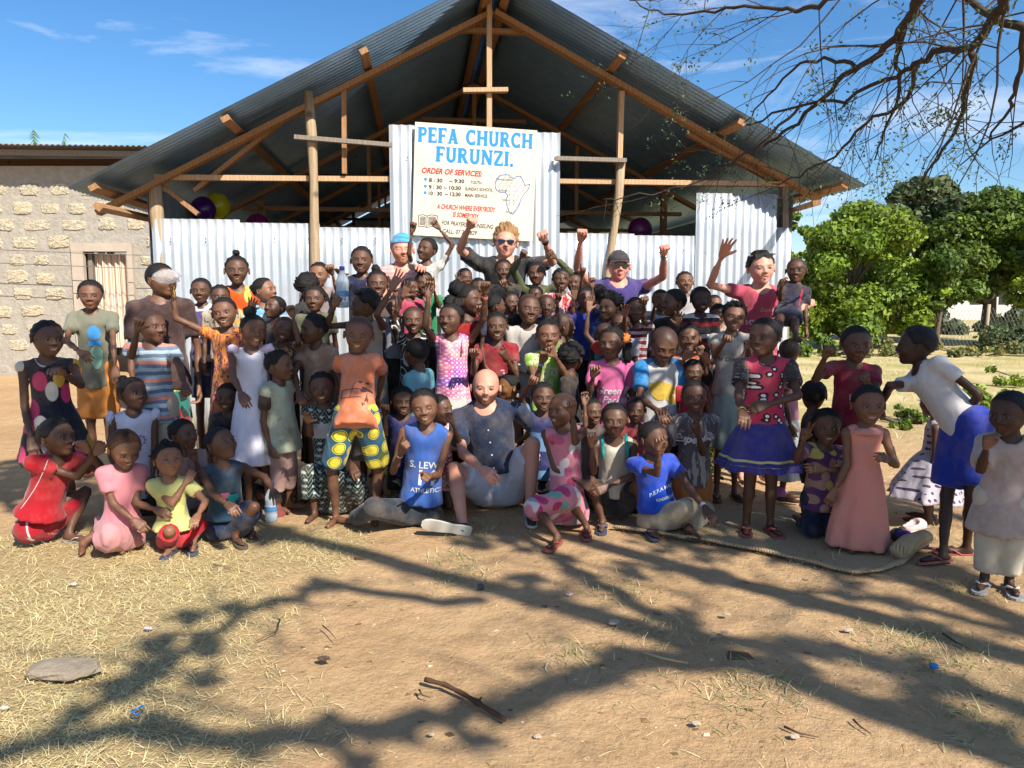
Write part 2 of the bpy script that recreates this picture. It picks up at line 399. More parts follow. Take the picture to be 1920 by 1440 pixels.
HAIRL_A = np.radians([0, 25, 45, 62, 74, 88, 105, 122, 150, 180]); HAIRL_Z = np.array([.33, .325, .285, .20, .06, .02, .05, -.10, -.18, -.20])
def make_head(o, skin):
    D = _D.reshape(-1, 3); r = np.full(len(D), .12)
    for _ in range(26):
        s = head_sdf(HC+D*r[:, None], o); r = r+np.clip(-s*.75, 0, .06)
    # keep rows closed at the poles
    p = HC+D*r[:, None]; X, Y, Z = p.T; ax = np.abs(X); front = sst(.05, -.15, Y)
    sk = np.array(skin); col = np.tile(sk, (len(p), 1)); light = sk.mean() > .25
    def lay(m, c):
        nonlocal col
        col = col*(1-m[:, None])+np.array(c)*m[:, None]
    blush = front*np.exp(-((ax-.19)/.1)**2-((Z+.12)/.09)**2)
    lay(blush*(.35 if light else .18), sk*np.array([1.25, .85, .8]))
    lay(front*sst(.2, -.1, ax-.1)*.4, sk*1.25); lay(front*np.exp(-(X/.17)**2-((Z+.26)/.12)**2)*.35, sk*1.35)
    if o.get('beard'):
        bz = np.interp(ax, [0, .1, .16, .30, .4], [-.19, -.18, -.17, -.08, .0]); lay(sst(0, .03, bz-Z)*sst(.3, .1, Y)*.96, o['beard'])
    tn = o.get('scalp')
    if tn:
        az_ = np.abs(np.arctan2(D[:, 0], -D[:, 1])); ln_ = np.interp(az_, HAIRL_A, HAIRL_Z)+.02*hnoise(D, 9, 3); lay(sst(-.03, .06, Z-ln_)*tn[0]*(1+.12*hnoise(D, 25, 1)).clip(0, 1.1), tn[1])
    m = o['mouth']; w = {'s': .110, 'g': .115, 'o': .088}.get(m, .095)*o.get('mw', 1); zu, zl = {'s': (.025, .033), 'o': (.046, .066), 'g': (.020, .028)}.get(m, (.018, .02))
    curv = (.028 if m in 'sg' else 0)*(ax/w)**2; zc = -.275+curv
    lipc = sk*np.array([1.05, .55, .52]) if light else sk*np.array([1.35, 1.0, 1.02])+np.array([.02, .005, .006])
    e = (ax/(w*1.08))**2+((Z-zc)/np.where(Z > zc, zu+.024, zl+.03))**2; lay(front*sst(1.12, .85, e), lipc)
    if m in 'sgo':
        e2 = (ax/(w*.86))**2+((Z-zc)/np.where(Z > zc, zu, zl))**2; ins = front*sst(1.0, .75, e2)
        lay(ins, (.05, .008, .008) if m == 'o' else sk*.6); th = ins*(sst(-.275-.012, -.275-.002, Z-curv) if m == 's' else sst(-.258, -.246, Z-curv)*.45 if m == 'o' else .8)
        lay(th*sst(w*.80, w*.5, ax), (.52, .48, .42))
    else: lay(front*sst(.007, .003, np.abs(Z-zc))*sst(w, w*.8, ax), sk*.35)
    ex = ax-.152
    if m == 'x' or o.get('shut'):
        lay(front*sst(.012, .006, np.abs(Z+.022+.012*(1-(ex/.06)**2)))*sst(.075, .055, np.abs(ex)), sk*.22)
    else:
        sq = .018 if o.get('squint') else .026
        e = (ex/.060)**2+((Z+.012)/sq)**2
        lay(front*sst(2.4, 1.0, e), sk*.33); lay(front*sst(1.0, .7, e), np.array((.48, .42, .37))*(.55+.45*min(1, sk.mean()*3)))
        gz = o.get('gaze', 0); exs = X-np.sign(X)*.152
        lay(front*sst(1.2, .9, e)*sst(.042, .030, np.abs(exs-gz*.016)), (.012, .006, .004))
    lay(front*sst(.024, .008, np.abs(Z-.082+ (ex/.2)**2))*sst(.10, .075, np.abs(ex))*.8, o.get('brow', (.01, .007, .006)))
    lay(front*sst(.024, .012, np.abs(ax-.035*o['nw']))*sst(.018, .008, np.abs(Z+.163))*.6, sk*.6)
    lay(sst(.10, .02, np.abs(p[:, 0]*0+Z+.30-0))*0, sk)
    return p, col, D, r
def ear(side):
    u = np.linspace(0, 2*math.pi, 13)[:-1]; vs = [(side*.385, .03, -.03)]
    for rr, dx in ((.45, .012), (.8, .030), (1.0, .042), (1.02, .02), (.8, -.01)):
        for a in u: vs.append((side*(.372+dx+.02*rr*math.sin(a*.5)), .045+.055*rr*math.cos(a)+.02*rr*math.sin(a), -.035+.105*rr*math.sin(a)))
    f3 = [(0, 1+j, 1+(j+1) % 12) for j in range(12)]; f4 = [(1+i*12+j, 1+i*12+(j+1) % 12, 1+(i+1)*12+(j+1) % 12, 1+(i+1)*12+j) for i in range(4) for j in range(12)]
    f4 = [(a, d, c, b) for a, b, c, d in f4] + [(a, a, b, c) for a, b, c in []]
    return np.array(vs), f3, f4
EARS = [ear(-1), ear(1)]
def frizz(c, r, n, amp, seed, sq=(1, 1, 1), res=22):
    th = np.linspace(0, 2*math.pi, res+1)[:-1]; ph = np.linspace(-math.pi/2, math.pi/2, res//2+1)
    D = np.stack([np.cos(ph)[:, None]*np.cos(th), np.cos(ph)[:, None]*np.sin(th), np.sin(ph)[:, None]+0*th], -1).reshape(-1, 3)
    rr = 1+amp*(np.abs(hnoise(D, n, seed))*1.6-.5)+amp*.8*NR.standard_normal(len(D))*.35
    v = np.array(c)+D*np.array(sq)*r*rr[:, None]; m = len(ph); k = len(th)
    f = [(i*k+j, i*k+(j+1) % k, (i+1)*k+(j+1) % k, (i+1)*k+j) for i in range(m-1) for j in range(k)]
    return v, np.array(f)
def make_hair(kind, D, r, seed):
    """returns verts, quads in head units"""
    p0 = HC+D*r[:, None]; az = np.abs(np.arctan2(D[:, 0], -D[:, 1])); Z = p0[:, 2]
    base = {'shave': .004, 'short': .014, 'crop': .028, 'afro': .13, 'row': .018, 'knot': .020, 'puff': .028, 'dread': .04, 'tail': .03, 'braid': .026, 'curl': .07, 'wavy': .05, 'mini': .05, 'men': .02}[kind]
    line = np.interp(az, HAIRL_A, HAIRL_Z)+.012*hnoise(D, 9, seed)
    if kind == 'curl' or kind == 'men': line = line-.03*(az > 1.2)
    if kind in ('men',): line = line+.03
    mk = sst(.015, .085, Z-line); th = base*mk
    lump = hnoise(D, {'afro': 9, 'curl': 12, 'mini': 12}.get(kind, 22), seed)
    th = th*(1+.30*NR.standard_normal(len(th)))
    th = th*(1+{'afro': .16, 'curl': .55, 'mini': .35, 'dread': .3, 'wavy': .25}.get(kind, .12)*lump)
    if kind == 'curl': th = th*(1+.9*sst(.15, .45, Z))
    if kind in ('row', 'knot', 'braid', 'puff'):
        q = HC+D*r[:, None]; lat = np.arctan2(q[:, 0], np.abs(q[:, 2]-(-.05))+.08)
        rid = np.abs(np.sin(lat*9.5)); th = th*(.12+1.3*rid)
        if kind == 'puff': th = base*mk*(.7+.3*rid)
    rr = np.where(mk > .02, r+th, r-.02)
    v = HC+D*rr[:, None]; keep = mk > .02
    q = HQ[keep[HQ].sum(1) >= 2]
    V_, Q_ = [v], [q]; n = len(v)
    def add(vf):
        nonlocal n
        V_.append(vf[0]); Q_.append(vf[1]+n); n += len(vf[0])
    s_ = seed
    if kind == 'knot': add(frizz((0, .02, .60), .12, 14, .22, s_, (1, 1, .85)))
    if kind == 'puff': add(frizz((-.10, .12, .55), .22, 12, .18, s_)); add(frizz((.16, .16, .50), .20, 12, .18, s_+2))
    if kind == 'tail': add(frizz((0, .50, .24), .15, 12, .2, s_, (1, 1, 1.0)))
    if kind in ('braid', 'dread', 'mini', 'row'):
        rs = random.Random(int(seed*10)); cnt = {'braid': 12, 'dread': 40, 'mini': 26, 'row': 5}[kind]
        for i in range(cnt):
            a = rs.uniform(-2.9, 2.9); e_ = rs.uniform(.15, 1.3)
            if kind == 'braid': a = 2.2*(1 if rs.random() < .5 else -1)+rs.uniform(-.5, .5); e_ = rs.uniform(.1, .5)
            if kind == 'dread': a = rs.uniform(.9, 2.9)*(1 if rs.random() < .5 else -1); e_ = rs.uniform(.2, 1.0)
            if kind == 'row': a = math.pi+rs.uniform(-.5, .5); e_ = rs.uniform(.5, .9)
            e_ = max(e_, .95) if abs(a) < 1.1 else e_; d = V(math.sin(a)*math.cos(e_), -math.cos(a)*math.cos(e_), math.sin(e_)); p = HC+d*(.47)
            ln = {'braid': .42, 'dread': .40, 'mini': .12, 'row': .16}[kind]*rs.uniform(.7, 1.2); pts = []
            for t in np.linspace(0, 1, 5):
                g = (-t*t*.9 if kind in ('braid', 'dread') else .0)
                pts.append(p+ln*(d*(t if kind in ('mini', 'row') else .35*t)+V(0, 0, g))+V(rs.uniform(-1, 1), rs.uniform(-1, 1), 0)*.02*t)
            m = MB().tube(pts, [.032, .034, .030, .028, .015], 6, False); add((m.v[0], np.array(m.f)))
    return np.concatenate(V_), np.concatenate(Q_)
def rot3(yaw, pitch, roll):
    return np.array(Matrix.Rotation(yaw, 3, 'Z')@Matrix.Rotation(-pitch, 3, 'X')@Matrix.Rotation(roll, 3, 'Y'))
def on_ray(px, py, C, Ln, far=False):
    """point on the sight line px,py at distance Ln from C"""
    d = ray(px, py); o = CAM-C; b = o@d; c = o@o-Ln*Ln; disc = b*b-c
    if disc <= 0: return C+nrm(CAM+d*(-b)-C)*Ln
    t = -b+(math.sqrt(disc) if far else -math.sqrt(disc)); return CAM+d*t
def to_px(p):
    c, s_ = math.cos(PITCH), math.sin(PITCH); q = p-CAM; f = q@V(0, c, -s_); return 960+FPX*q[0]/f, 720-FPX*(q@V(0, s_, c))/f
def leg_ik(Hp, tl, sl_, spec, S):
    A = gnd(spec[2], spec[3], .17*S); d = A-Hp; D_ = np.linalg.norm(d); st_ = min(max(D_/((tl+sl_)*.98), 1), 1.18); tl *= st_; sl_ *= st_; mx_ = (tl+sl_)*.985; mn = abs(tl-sl_)+.15*S
    if D_ > mx_: h2 = math.sqrt(max(mx_**2-d[2]**2, 1e-6)); hd = math.hypot(d[0], d[1]); A = V(Hp[0]+d[0]/hd*h2, Hp[1]+d[1]/hd*h2, A[2])
    if D_ < mn: A = V(*(Hp+nrm(V(d[0], d[1]-.01, 0))*mn)); A[2] = .17*S
    d = A-Hp; D_ = np.linalg.norm(d); ax = d/D_; a_ = (tl*tl-sl_*sl_+D_*D_)/(2*D_); rr = math.sqrt(max(tl*tl-a_*a_, 0)); e1 = nrm(np.cross(ax, V(.13, .99, .05))); e2 = np.cross(ax, e1); best = None
    for th in np.linspace(0, 2*math.pi, 49)[:-1]:
        K = Hp+ax*a_+rr*(math.cos(th)*e1+math.sin(th)*e2)
        if K[2] < .15*S: continue
        x_, y_ = to_px(K); c_ = math.hypot(x_-spec[0], y_-spec[1])+8*(K[1]-Hp[1]) 
        if best is None or c_ < best[0]: best = (c_, K)
    K = best[1] if best else V(*(Hp+ax*a_+V(0, 0, rr))); return K, A
# ================================================================ person
PLIST = []
DK = (.105, .049, .028); MD = (.155, .072, .040); LT = (.22, .103, .057); WH = (.55, .27, .19); WR = (.60, .25, .18)
def P(x, y, s, Y, yaw, label, n=5.8, pt=0, rl=0, by=None, mouth='c', hair='short', hc='black', skin=DK, L=None, R=None, pose='st', hip=None, g=(), LL=None, LR=None,
      feet='b', cat='child', group='children of the crowd', extra=None, eye=None, beard=None, adult=0, fd=None, lean=0, shut=0, torso=None, lab=None, w=1.0, gap=1.0, fc=None):
    i = len(PLIST)+1; S = s*Y/FPX; sd_ = i*1.37
    H = at(x, y, Y); yw = R_(yaw); byr = R_(by if by is not None else yaw*.45); rs = random.Random(i)
    up = V(0, 0, 1); F0 = V(math.sin(byr), -math.cos(byr), 0)
    HR = rot3(yw, R_(pt), R_(rl))
    k = n-4.6; T = (1.5+k*.225)*S if torso is None else torso*S
    nk = (.1+k*.07)*S; th_l = (.95+k*.345)*S; sh_l = (.85+k*.33)*S; ua = (.85+k*.19)*S; fa = (.70+k*.17)*S; hl = (.60+.05*k)*S
    hw = (.52+k*.105)*S*(1+.10*adult)*w; hh = (.20+.035*k)*S
    NB = H+HR@V(0, .10, -.30)*S+V(0, 0, -(.20)*S)-V(0, 0, nk*.25*gap)+F0*(-.02*S)
    hipz = .30*S
    if pose in ('sit', 'lotus'):
        dx, dy = hip or (0, .25); Pv = V(NB[0]+dx*S, NB[1]+dy*S, .30*S*w)
    elif pose == 'kneel':
        dx, dy = hip or (0, .1); Pv = V(NB[0]+dx*S, NB[1]+dy*S, max(min(th_l*.93, NB[2]-1.1*S), .35*S))
    elif pose == 'squat':
        dx, dy = hip or (0, .3); Pv = V(NB[0]+dx*S, NB[1]+dy*S, .42*S)
    elif hip: Pv = on_ray(hip[0], hip[1], NB, T, len(hip) > 2)
    else: Pv = NB+nrm(V(lean, .06, -1))*T
    u = nrm(NB-Pv); F = nrm(F0-(F0@u)*u); r = np.cross(u, F); Tn = np.linalg.norm(NB-Pv)
    prs = []; joints = {}
    def limbdef(v): return v
    arms = {}
    for sg, spec in ((-1, L), (1, R)):
        Sh = NB-u*.23*S+r*sg*hw*.90
        hand = 'r'
        if spec is None:
            sw = rs.uniform(.10, .2); E = Sh+nrm(-u+r*sg*sw-F*.06)*ua; W = E+nrm(-up+F*.28-r*sg*.02)*fa; N = -r*sg+F*.2
            if pose != 'st': W = E+nrm(F*1.0-up*.35-r*sg*.25)*fa; N = -up
            if W[2] < .1*S: W[2] = .12*S
        else:
            fl = spec[5] if len(spec) > 5 else ''
            E0 = on_ray(spec[0], spec[1], Sh, ua, 'e' in fl)
            E = E0; W = on_ray(spec[2], spec[3], E, fa, 'w' in fl)
            hand = spec[4]
            if W[2] > Sh[2]-.2*S or 'p' in fl: Sh = Sh+up*.10*S*(W[2] > NB[2]); N = V(0, -1, 0)+.3*F
            else: N = -F*.6-up*.3
            if 'b' in fl: N = V(0, 1, 0)
        Fd = nrm(W-E)
        if spec is not None and 'h' in (spec[5] if len(spec) > 5 else ''): Fd = nrm(Fd-up*.9)
        arms[sg] = (Sh, E, W, Fd, N, hand)
    legs = {}
    for sg, spec in ((-1, LL), (1, LR)):
        Hp = Pv+r*sg*hh-u*.02*S; tl, sl_ = th_l, sh_l; toe = None
        if spec is not None:
            fl = spec[4] if len(spec) > 4 else ''
            if 'f' in fl or cat == 'toddler_held':
                K = on_ray(spec[0], spec[1], Hp, tl, 'k' in fl); A = on_ray(spec[2], spec[3], K, sl_, 'a' in fl)
            else: K, A = leg_ik(Hp, tl, sl_, spec, S)
            if fd is None: toe = nrm(F0+r*sg*.15)
        elif pose == 'st':
            tot = max(Hp[2]-.2*S, .3); rt = tot/(tl+sl_); fx = rs.uniform(0, .06)
            K = Hp+V(r[0]*sg*.03*S, 0, -tl*rt)+F0*(.05+fx)*S; A = V(Hp[0]+r[0]*sg*.06*S+F0[0]*0, Hp[1]+.02*S, .2*S)
        elif pose == 'sit':
            K = Hp+nrm(F0*.75+r*sg*.30+up*.62)*tl; A = K+nrm(F0*.55-up*.9)*sl_
            A[2] = .2*S
        elif pose == 'lotus':
            K = Hp+nrm(F0*.7+r*sg*.75+up*.0)*tl; K[2] = .2*S; A = V(*(Pv+F0*.75*S-r*sg*.15*S)); A[2] = .16*S
        elif pose == 'kneel':
            K = Hp+F0*.25*S+r*sg*.06*S; K[2] = .17*S; A = K-F0*sl_; A[2] = .13*S
        elif pose == 'squat':
            K = Hp+nrm(F0*.8+r*sg*.25+up*.75)*tl; A = V(*(Hp+F0*.55*S+r*sg*.15*S)); A[2] = .2*S
        if toe is None: toe = nrm(F0+r*sg*.18)
        if pose == 'kneel' and spec is None: toe = -F0
        if fd is not None: q = fd[0 if sg < 0 else 1]; toe = nrm(V(*q[:3])) if q is not None else toe
        legs[sg] = (Hp, K, A, toe)
    fat = w*(1+.28*adult); an = (F, 1.38)
    body = [rc(NB-u*.10*S, arms[-1][0], .135*S*fat, .135*S*fat, .16*S), rc(NB-u*.10*S, arms[1][0], .135*S*fat, .135*S*fat, .16*S),
            rc(NB-u*.42*S, Pv+u*.38*Tn, hw*.64, hw*.56, .15*S, an), rc(Pv+u*.38*Tn, Pv+u*.05*S, hw*.56, .36*S*fat, .15*S, (F, 1.25)),
            rc(legs[-1][0], legs[1][0], .26*S*fat, None, .12*S), rc(NB-u*.12*S, H+HR@V(0, .10, -.28)*S, .20*S*(1+.35*adult), .17*S*(1+.3*adult), .10*S)]
    for sg in (-1, 1):
        Sh, E, W, Fd, N, hd = arms[sg]; a_ = 1+.30*adult
        body += [rc(Sh, E, .138*S*a_, .105*S*a_, .08*S), rc(E, E+(W-E)*.4, .108*S*a_, .112*S*a_, .04*S), rc(E+(W-E)*.4, W, .110*S*a_, .072*S*(1+.2*adult), .04*S)]
        Hp, K, A, toe = legs[sg]
        body += [rc(Hp, K, .265*S*fat, .165*S*a_, .10*S), rc(K, K+(A-K)*.38, .158*S*a_, .158*S*a_, .06*S), rc(K+(A-K)*.38, A, .155*S*a_, .095*S*a_, .06*S)]
        ht = V(*A)-V(0, 0, .11*S) if fd is None or (fd[0 if sg < 0 else 1] is None) else A-nrm(np.cross(np.cross(toe, A-K), toe))*-.08*S
        if fd is not None and fd[0 if sg < 0 else 1] is not None and len(fd[0 if sg < 0 else 1]) > 3: ht = A-nrm(V(*fd[0 if sg < 0 else 1][3:]))*.10*S
        if pose == 'kneel' and (LL if sg < 0 else LR) is None: ht = V(*A)
        fl_ = (.80+.25*adult)*S
        legs[sg] = (Hp, K, A, toe, ht)
        body += [rc(ht-toe*.12*S, ht+toe*fl_*.55, .095*S, .10*S, .05*S), rc(ht+toe*fl_*.5, ht+toe*fl_*.85, .10*S, .075*S, .04*S), rc(A, ht, .10*S, .09*S, .06*S)]
    root = V((NB[0]+Pv[0])/2, (NB[1]+Pv[1])/2, 0 if cat != 'toddler_held' else Pv[2])
    vis = max((.085 if Y < 5.3 else .105)*S, .015)
    bv, bq = implicit(body, vis, .08*S)
    vs, qs, cs = [bv], [bq], [np.tile(np.array(skin), (len(bv), 1))]; nn = len(bv)
    o = dict(adult=adult, jw=rs.uniform(.94, 1.07), nw=(rs.uniform(1.0, 1.25) if np.mean(skin) < .2 else .85), mouth=mouth, beard=beard, shut=shut, squint=rs.random() < .45, mw=rs.uniform(.8, 1.18), gaze=rs.uniform(-.6, .6))
    if hair: o['scalp'] = ({'shave': .62, 'short': .9}.get(hair, .97), {'black': (.016, .012, .010), 'brown': (.09, .04, .018), 'blond': (.30, .17, .07), 'dark': (.016, .010, .008)}[hc])
    if beard is not None: o['brow'] = beard
    hp_, hcol, D, rr = make_head(o, skin)
    hv = H+(hp_@HR.T)*S; vs.append(hv); qs.append(HQ+nn); cs.append(hcol); nn += len(hv); tris = []
    for ev, f3, f4 in EARS:
        vs.append(H+(ev@HR.T)*S); qs.append(np.array(f4)+nn); tris.append(np.array(f3)+nn); cs.append(np.tile(np.array(skin)*1.02, (len(ev), 1))); nn += len(ev)
    palm = np.array(skin)*.4+np.array((.30, .155, .10))*.6 if np.mean(skin) < .2 else np.array(skin)*np.array([1.05, .9, .9])
    for sg in (-1, 1):
        Sh, E, W, Fd, N, hd = arms[sg]
        if hd == '-': continue
        v, q, pal = hand_at(hd, W, Fd, N, hl, sg < 0)
        vs.append(v); qs.append(q+nn); cs.append(np.array(skin)*(1-pal[:, None])+palm*pal[:, None]); nn += len(v)
    allv = np.concatenate(vs)-root
    body_me = mk_mesh('person', allv, [np.concatenate(qs), np.concatenate(tris)], True, np.concatenate(cs))
    po = ob('person', body_me, SKIN); po.location = root; tag(po, label, 'man' if cat == 'man' else 'woman' if cat == 'woman' else 'child', group)
    J = dict(S=S, H=H, HR=HR, NB=NB, P=Pv, u=u, F=F, r=r, arms=arms, legs=legs, root=root, o=po, hw=hw, hh=hh, Tn=Tn, fat=fat, F0=F0, pose=pose, adult=adult, seed=sd_, D=D, rr=rr, fc=fc)
    PLIST.append(J)
    if hair and hair != 'shave':
        v, q = make_hair(hair, D, rr, sd_); ob('hair', mk_mesh('hair', H+(v@HR.T)*S-root, q, True), HAIR[hc], po)
    for item in g: garment(J, item[0], item[1], **(item[2] if len(item) > 2 else {}))
    if feet in ('f', 's', 'c'): footwear(J, feet)
    if extra:
        for e in (extra if isinstance(extra, (list, tuple)) else [extra]): e(J)
    return J
def garment(J, kind, mat, **kw):
    S, NB, Pv, u, F, r, hw, fat, Tn = [J[q] for q in ('S', 'NB', 'P', 'u', 'F', 'r', 'hw', 'fat', 'Tn')]
    arms, legs = J['arms'], J['legs']; up = V(0, 0, 1)
    m = fab(mat) if isinstance(mat, tuple) else mat
    t = kw.get('t', .075)*S; h = max((.082 if J['H'][1] < 5.3 else .10)*S, .0145); cuts = []; prs = []; seat = J['pose'] in ('sit', 'squat', 'lotus')
    name = {'tee': 'shirt', 'tank': 'top', 'shorts': 'shorts', 'pants': 'trousers', 'skirt': 'skirt', 'lap': 'skirt', 'dress': 'dress', 'tdress': 'dress'}[kind]
    an = (F, 1.32)
    if kind in ('tee', 'tank', 'dress', 'tdress'):
        hem = kw.get('hem', .30)*S; isdress = kind in ('dress', 'tdress'); tank = kind in ('tank', 'tdress')
        b = Pv-u*hem
        if seat and not isdress: b = Pv+u*kw.get('sb', .34)*S
        qk = .78 if tank else .98
        prs += [rc(NB-u*.10*S, arms[s][0]*qk+(NB-u*.1*S)*(1-qk), .135*fat*S+t*.6, None, .14*S) for s in (-1, 1)]+[
                rc(NB-u*.42*S, Pv+u*.38*Tn, hw*.64+t, hw*.58+t, .14*S, an),
                rc(Pv+u*.40*Tn, b, hw*.58+t, max((.52+.06*(hem > .4*S))*S*fat+t*1.1, hw*.66+t), .12*S, (F, 1.16), cap=True),
                rc(NB-u*.2*S, NB-u*.5*S, hw*.45, hw*.6, .12*S, an)]
        if not tank:
            sl = kw.get('sl', .52)
            for sg in (-1, 1):
                Sh, E, W = arms[sg][:3]
                if sl <= 1: prs.append(rc(Sh, Sh+(E-Sh)*sl, .140*S*fat+t*.6, .135*S*fat+t*.85, .10*S, None, cap=True))
                else: prs += [rc(Sh, E, .165*S+t*.6, .12*S+t*.6, .08*S), rc(E, E+(W-E)*(sl-1), .12*S+t*.6, .09*S+t*.6, .05*S, None, cap=True)]
        nr = kw.get('neck', .24)
        cuts.append(('sub', rc(NB+F*.10*S+u*.06*S, NB+F*.5*S+u*.22*S, nr*S*(1+.2*J['adult']), (nr+.10)*S)))
        cuts.append(('sub', rc(NB+u*.02*S-F*.05*S, NB+u*.6*S, (nr-.03)*S*(1+.2*J['adult']), .3*S)))
        if tank:
            cuts.append(('plane', NB-u*.0*S, u)) if False else None
            for sg in (-1, 1): cuts.append(('sub', rc(arms[sg][0]+r*sg*.10*S, arms[sg][0]+r*sg*.35*S-u*.12*S, .17*S*fat, .2*S*fat)))
            for sg in (-1, 1): cuts.append(('sub', rc(NB+F*.35*S+u*.1*S, NB+F*.5*S-u*.12*S, .20*S, .24*S)))
        if not isdress: cuts.append(('plane', b, -u))
        if isdress and seat: prs += lap(J, kw.get('len', 1.0), t)
        elif isdress:
            top_ = Pv+u*.30*Tn; bot = V(Pv[0], Pv[1]+.03*S, 0)+V(0, 0, 1)*max(kw.get('hz', .8)*S, .02); 
            prs.append(('sk', top_, bot, hw*.60+t*.9, kw.get('fl', .75)*S, np.array(J['F0']), kw.get('nf', 7), J['seed'], 1.15))
    elif kind in ('shorts', 'pants'):
        fr = kw.get('len', .75 if kind == 'shorts' else 1.9); tt = t*1.1
        prs += [rc(legs[-1][0], legs[1][0], .27*S*fat+t*.5, None, .1*S), rc(Pv, Pv+u*(kw.get('sb', .34)+.12 if seat else .22)*S, .36*S*fat+t*.2, hw*.56+t*.2, .1*S, (F, 1.25), cap=True)]
        for sg in (-1, 1):
            Hp, K, A = legs[sg][:3]
            if fr <= 1: prs.append(rc(Hp, Hp+(K-Hp)*fr, .275*S*fat+tt, (.19+.05*fr)*S*fat+tt, .10*S, None, cap=True))
            else: prs += [rc(Hp, K, .27*S*fat+tt, .17*S*fat+tt*.8, .10*S), rc(K, K+(A-K)*(fr-1), .17*S*fat+tt*.8, .13*S*fat+tt*.8, .06*S, None, cap=True)]
        
    elif kind == 'skirt':
        top_ = Pv+u*kw.get('wz', .28)*S; bot = V(Pv[0], Pv[1], max(kw.get('hz', .8)*S, .02))
        prs.append(('sk', top_, bot, hw*.60+t*.5, kw.get('fl', .72)*S, np.array(J['F0']), kw.get('nf', 8), J['seed'], 1.15))
    elif kind == 'lap': prs += lap(J, kw.get('len', 1.0), t)
    v, q = implicit(prs, h, .08*S, cuts, .021*S*kw.get('wr', 1), J['seed'], .006)
    if not len(v): return
    o = ob(name, mk_mesh(name, v-J['root'], q, True), m, J['o']); J[name] = (o, v, q, m)
    if kw.get('lab'): o['label'] = kw['lab']
    if kw.get('band'):     # contrasting hem band, sleeve trim etc. as a real strip just proud of the cloth
        pass
    return o
def lap(J, ln, t):
    S = J['S']; L_ = J['legs']; out = []
    mid = []
    for sg in (-1, 1):
        Hp, K, A = L_[sg][:3]; e = Hp+(K-Hp)*min(ln, 1); mid.append(e)
        out.append(rc(Hp, e, .32*S+t, .24*S+t, .14*S))
        if ln > 1: out.append(rc(K, K+(A-K)*(ln-1), .24*S+t, .26*S+t, .14*S, None, cap=True))
    c = (mid[0]+mid[1])/2; out.append(rc(J['P'], c, .42*S, .26*S, .2*S)); out.append(rc(mid[0], mid[1], .2*S, None, .2*S))
    return out
RUB = {}
def rubber(c):
    if c not in RUB: RUB[c] = plain('sandal_rubber', c, .6, .3, 0, .4, 30)
    return RUB[c]
def footwear(J, kind, c=None):
    c = c or J.get('fc'); S = J['S']; rs = random.Random(int(J['seed']*7)); c = c or rs.choice([(.10, .085, .07), (.35, .10, .09), (.08, .09, .14), (.32, .28, .24)])
    for sg in (-1, 1):
        Hp, K, A, toe, ht = J['legs'][sg]; upv = nrm(np.cross(np.cross(toe, A-ht+V(0, 0, 1e-4)), toe)); rt = np.cross(toe, upv)
        fl_ = (.80+.25*J['adult'])*S; b = ht-upv*.115*S
        out = [(-.20, .10), (-.16, .14), (0, .14), (.25*1, .12), (.55, .16), (.78, .16), (.90, .12), (.96, .05)]
        ring = [(x*fl_*1.05, y*S) for x, y in out]+[(x*fl_*1.05, -y*S) for x, y in out[::-1]]
        n = len(ring); tk = .06*S; m = MB()
        bot = [b+toe*x+rt*y for x, y in ring]; top = [q+upv*tk for q in bot]
        m.add(bot+top, [tuple(range(n))[::-1], tuple(range(n, 2*n))]+[(i, (i+1) % n, n+(i+1) % n, n+i) for i in range(n)])
        if kind == 'c':
            pr = [rc(ht-toe*.12*S, ht+toe*fl_*.85, .125*S, .12*S, .05*S), rc(A-upv*.02*S, ht, .12*S, .12*S, .06*S)]
            v, q = implicit(pr, .012, .03, [('plane', A, upv), ('plane', b, -upv)])
            mm = plain('shoe_canvas', (.035, .035, .04), .8, .2, 0, .3, 60)
            s_ = ob('shoe', mk_mesh('shoe', v-J['root'], q, True), mm, J['o']); me = m.mesh('sole'); me.transform(Matrix.Translation(Vector(-J['root'])))
            ob('sole', me, plain('shoe_sole_white', (.55, .52, .45), .6), s_); continue
        me = m.mesh('sandal'); me.transform(Matrix.Translation(Vector(-J['root']))); s_ = ob('sandal', me, rubber(c), J['o'])
        st = MB(); pt = b+toe*fl_*.62+upv*.17*S
        for q in (-1, 1):
            e = b+toe*fl_*.18+rt*q*.13*S+upv*tk
            st.tube([pt, (pt+e)/2+upv*.05*S+rt*q*.045*S, e], .016*S if kind == 'f' else .03*S, 6)
        if kind == 's': st.tube([A+rt*.1*S+toe*.0, A+toe*.11*S, A-rt*.1*S, A-toe*.11*S, A+rt*.1*S], .02*S, 6)
        me = st.mesh('strap', True); me.transform(Matrix.Translation(Vector(-J['root']))); ob('strap', me, rubber(tuple(v*1.5 for v in c)), s_)
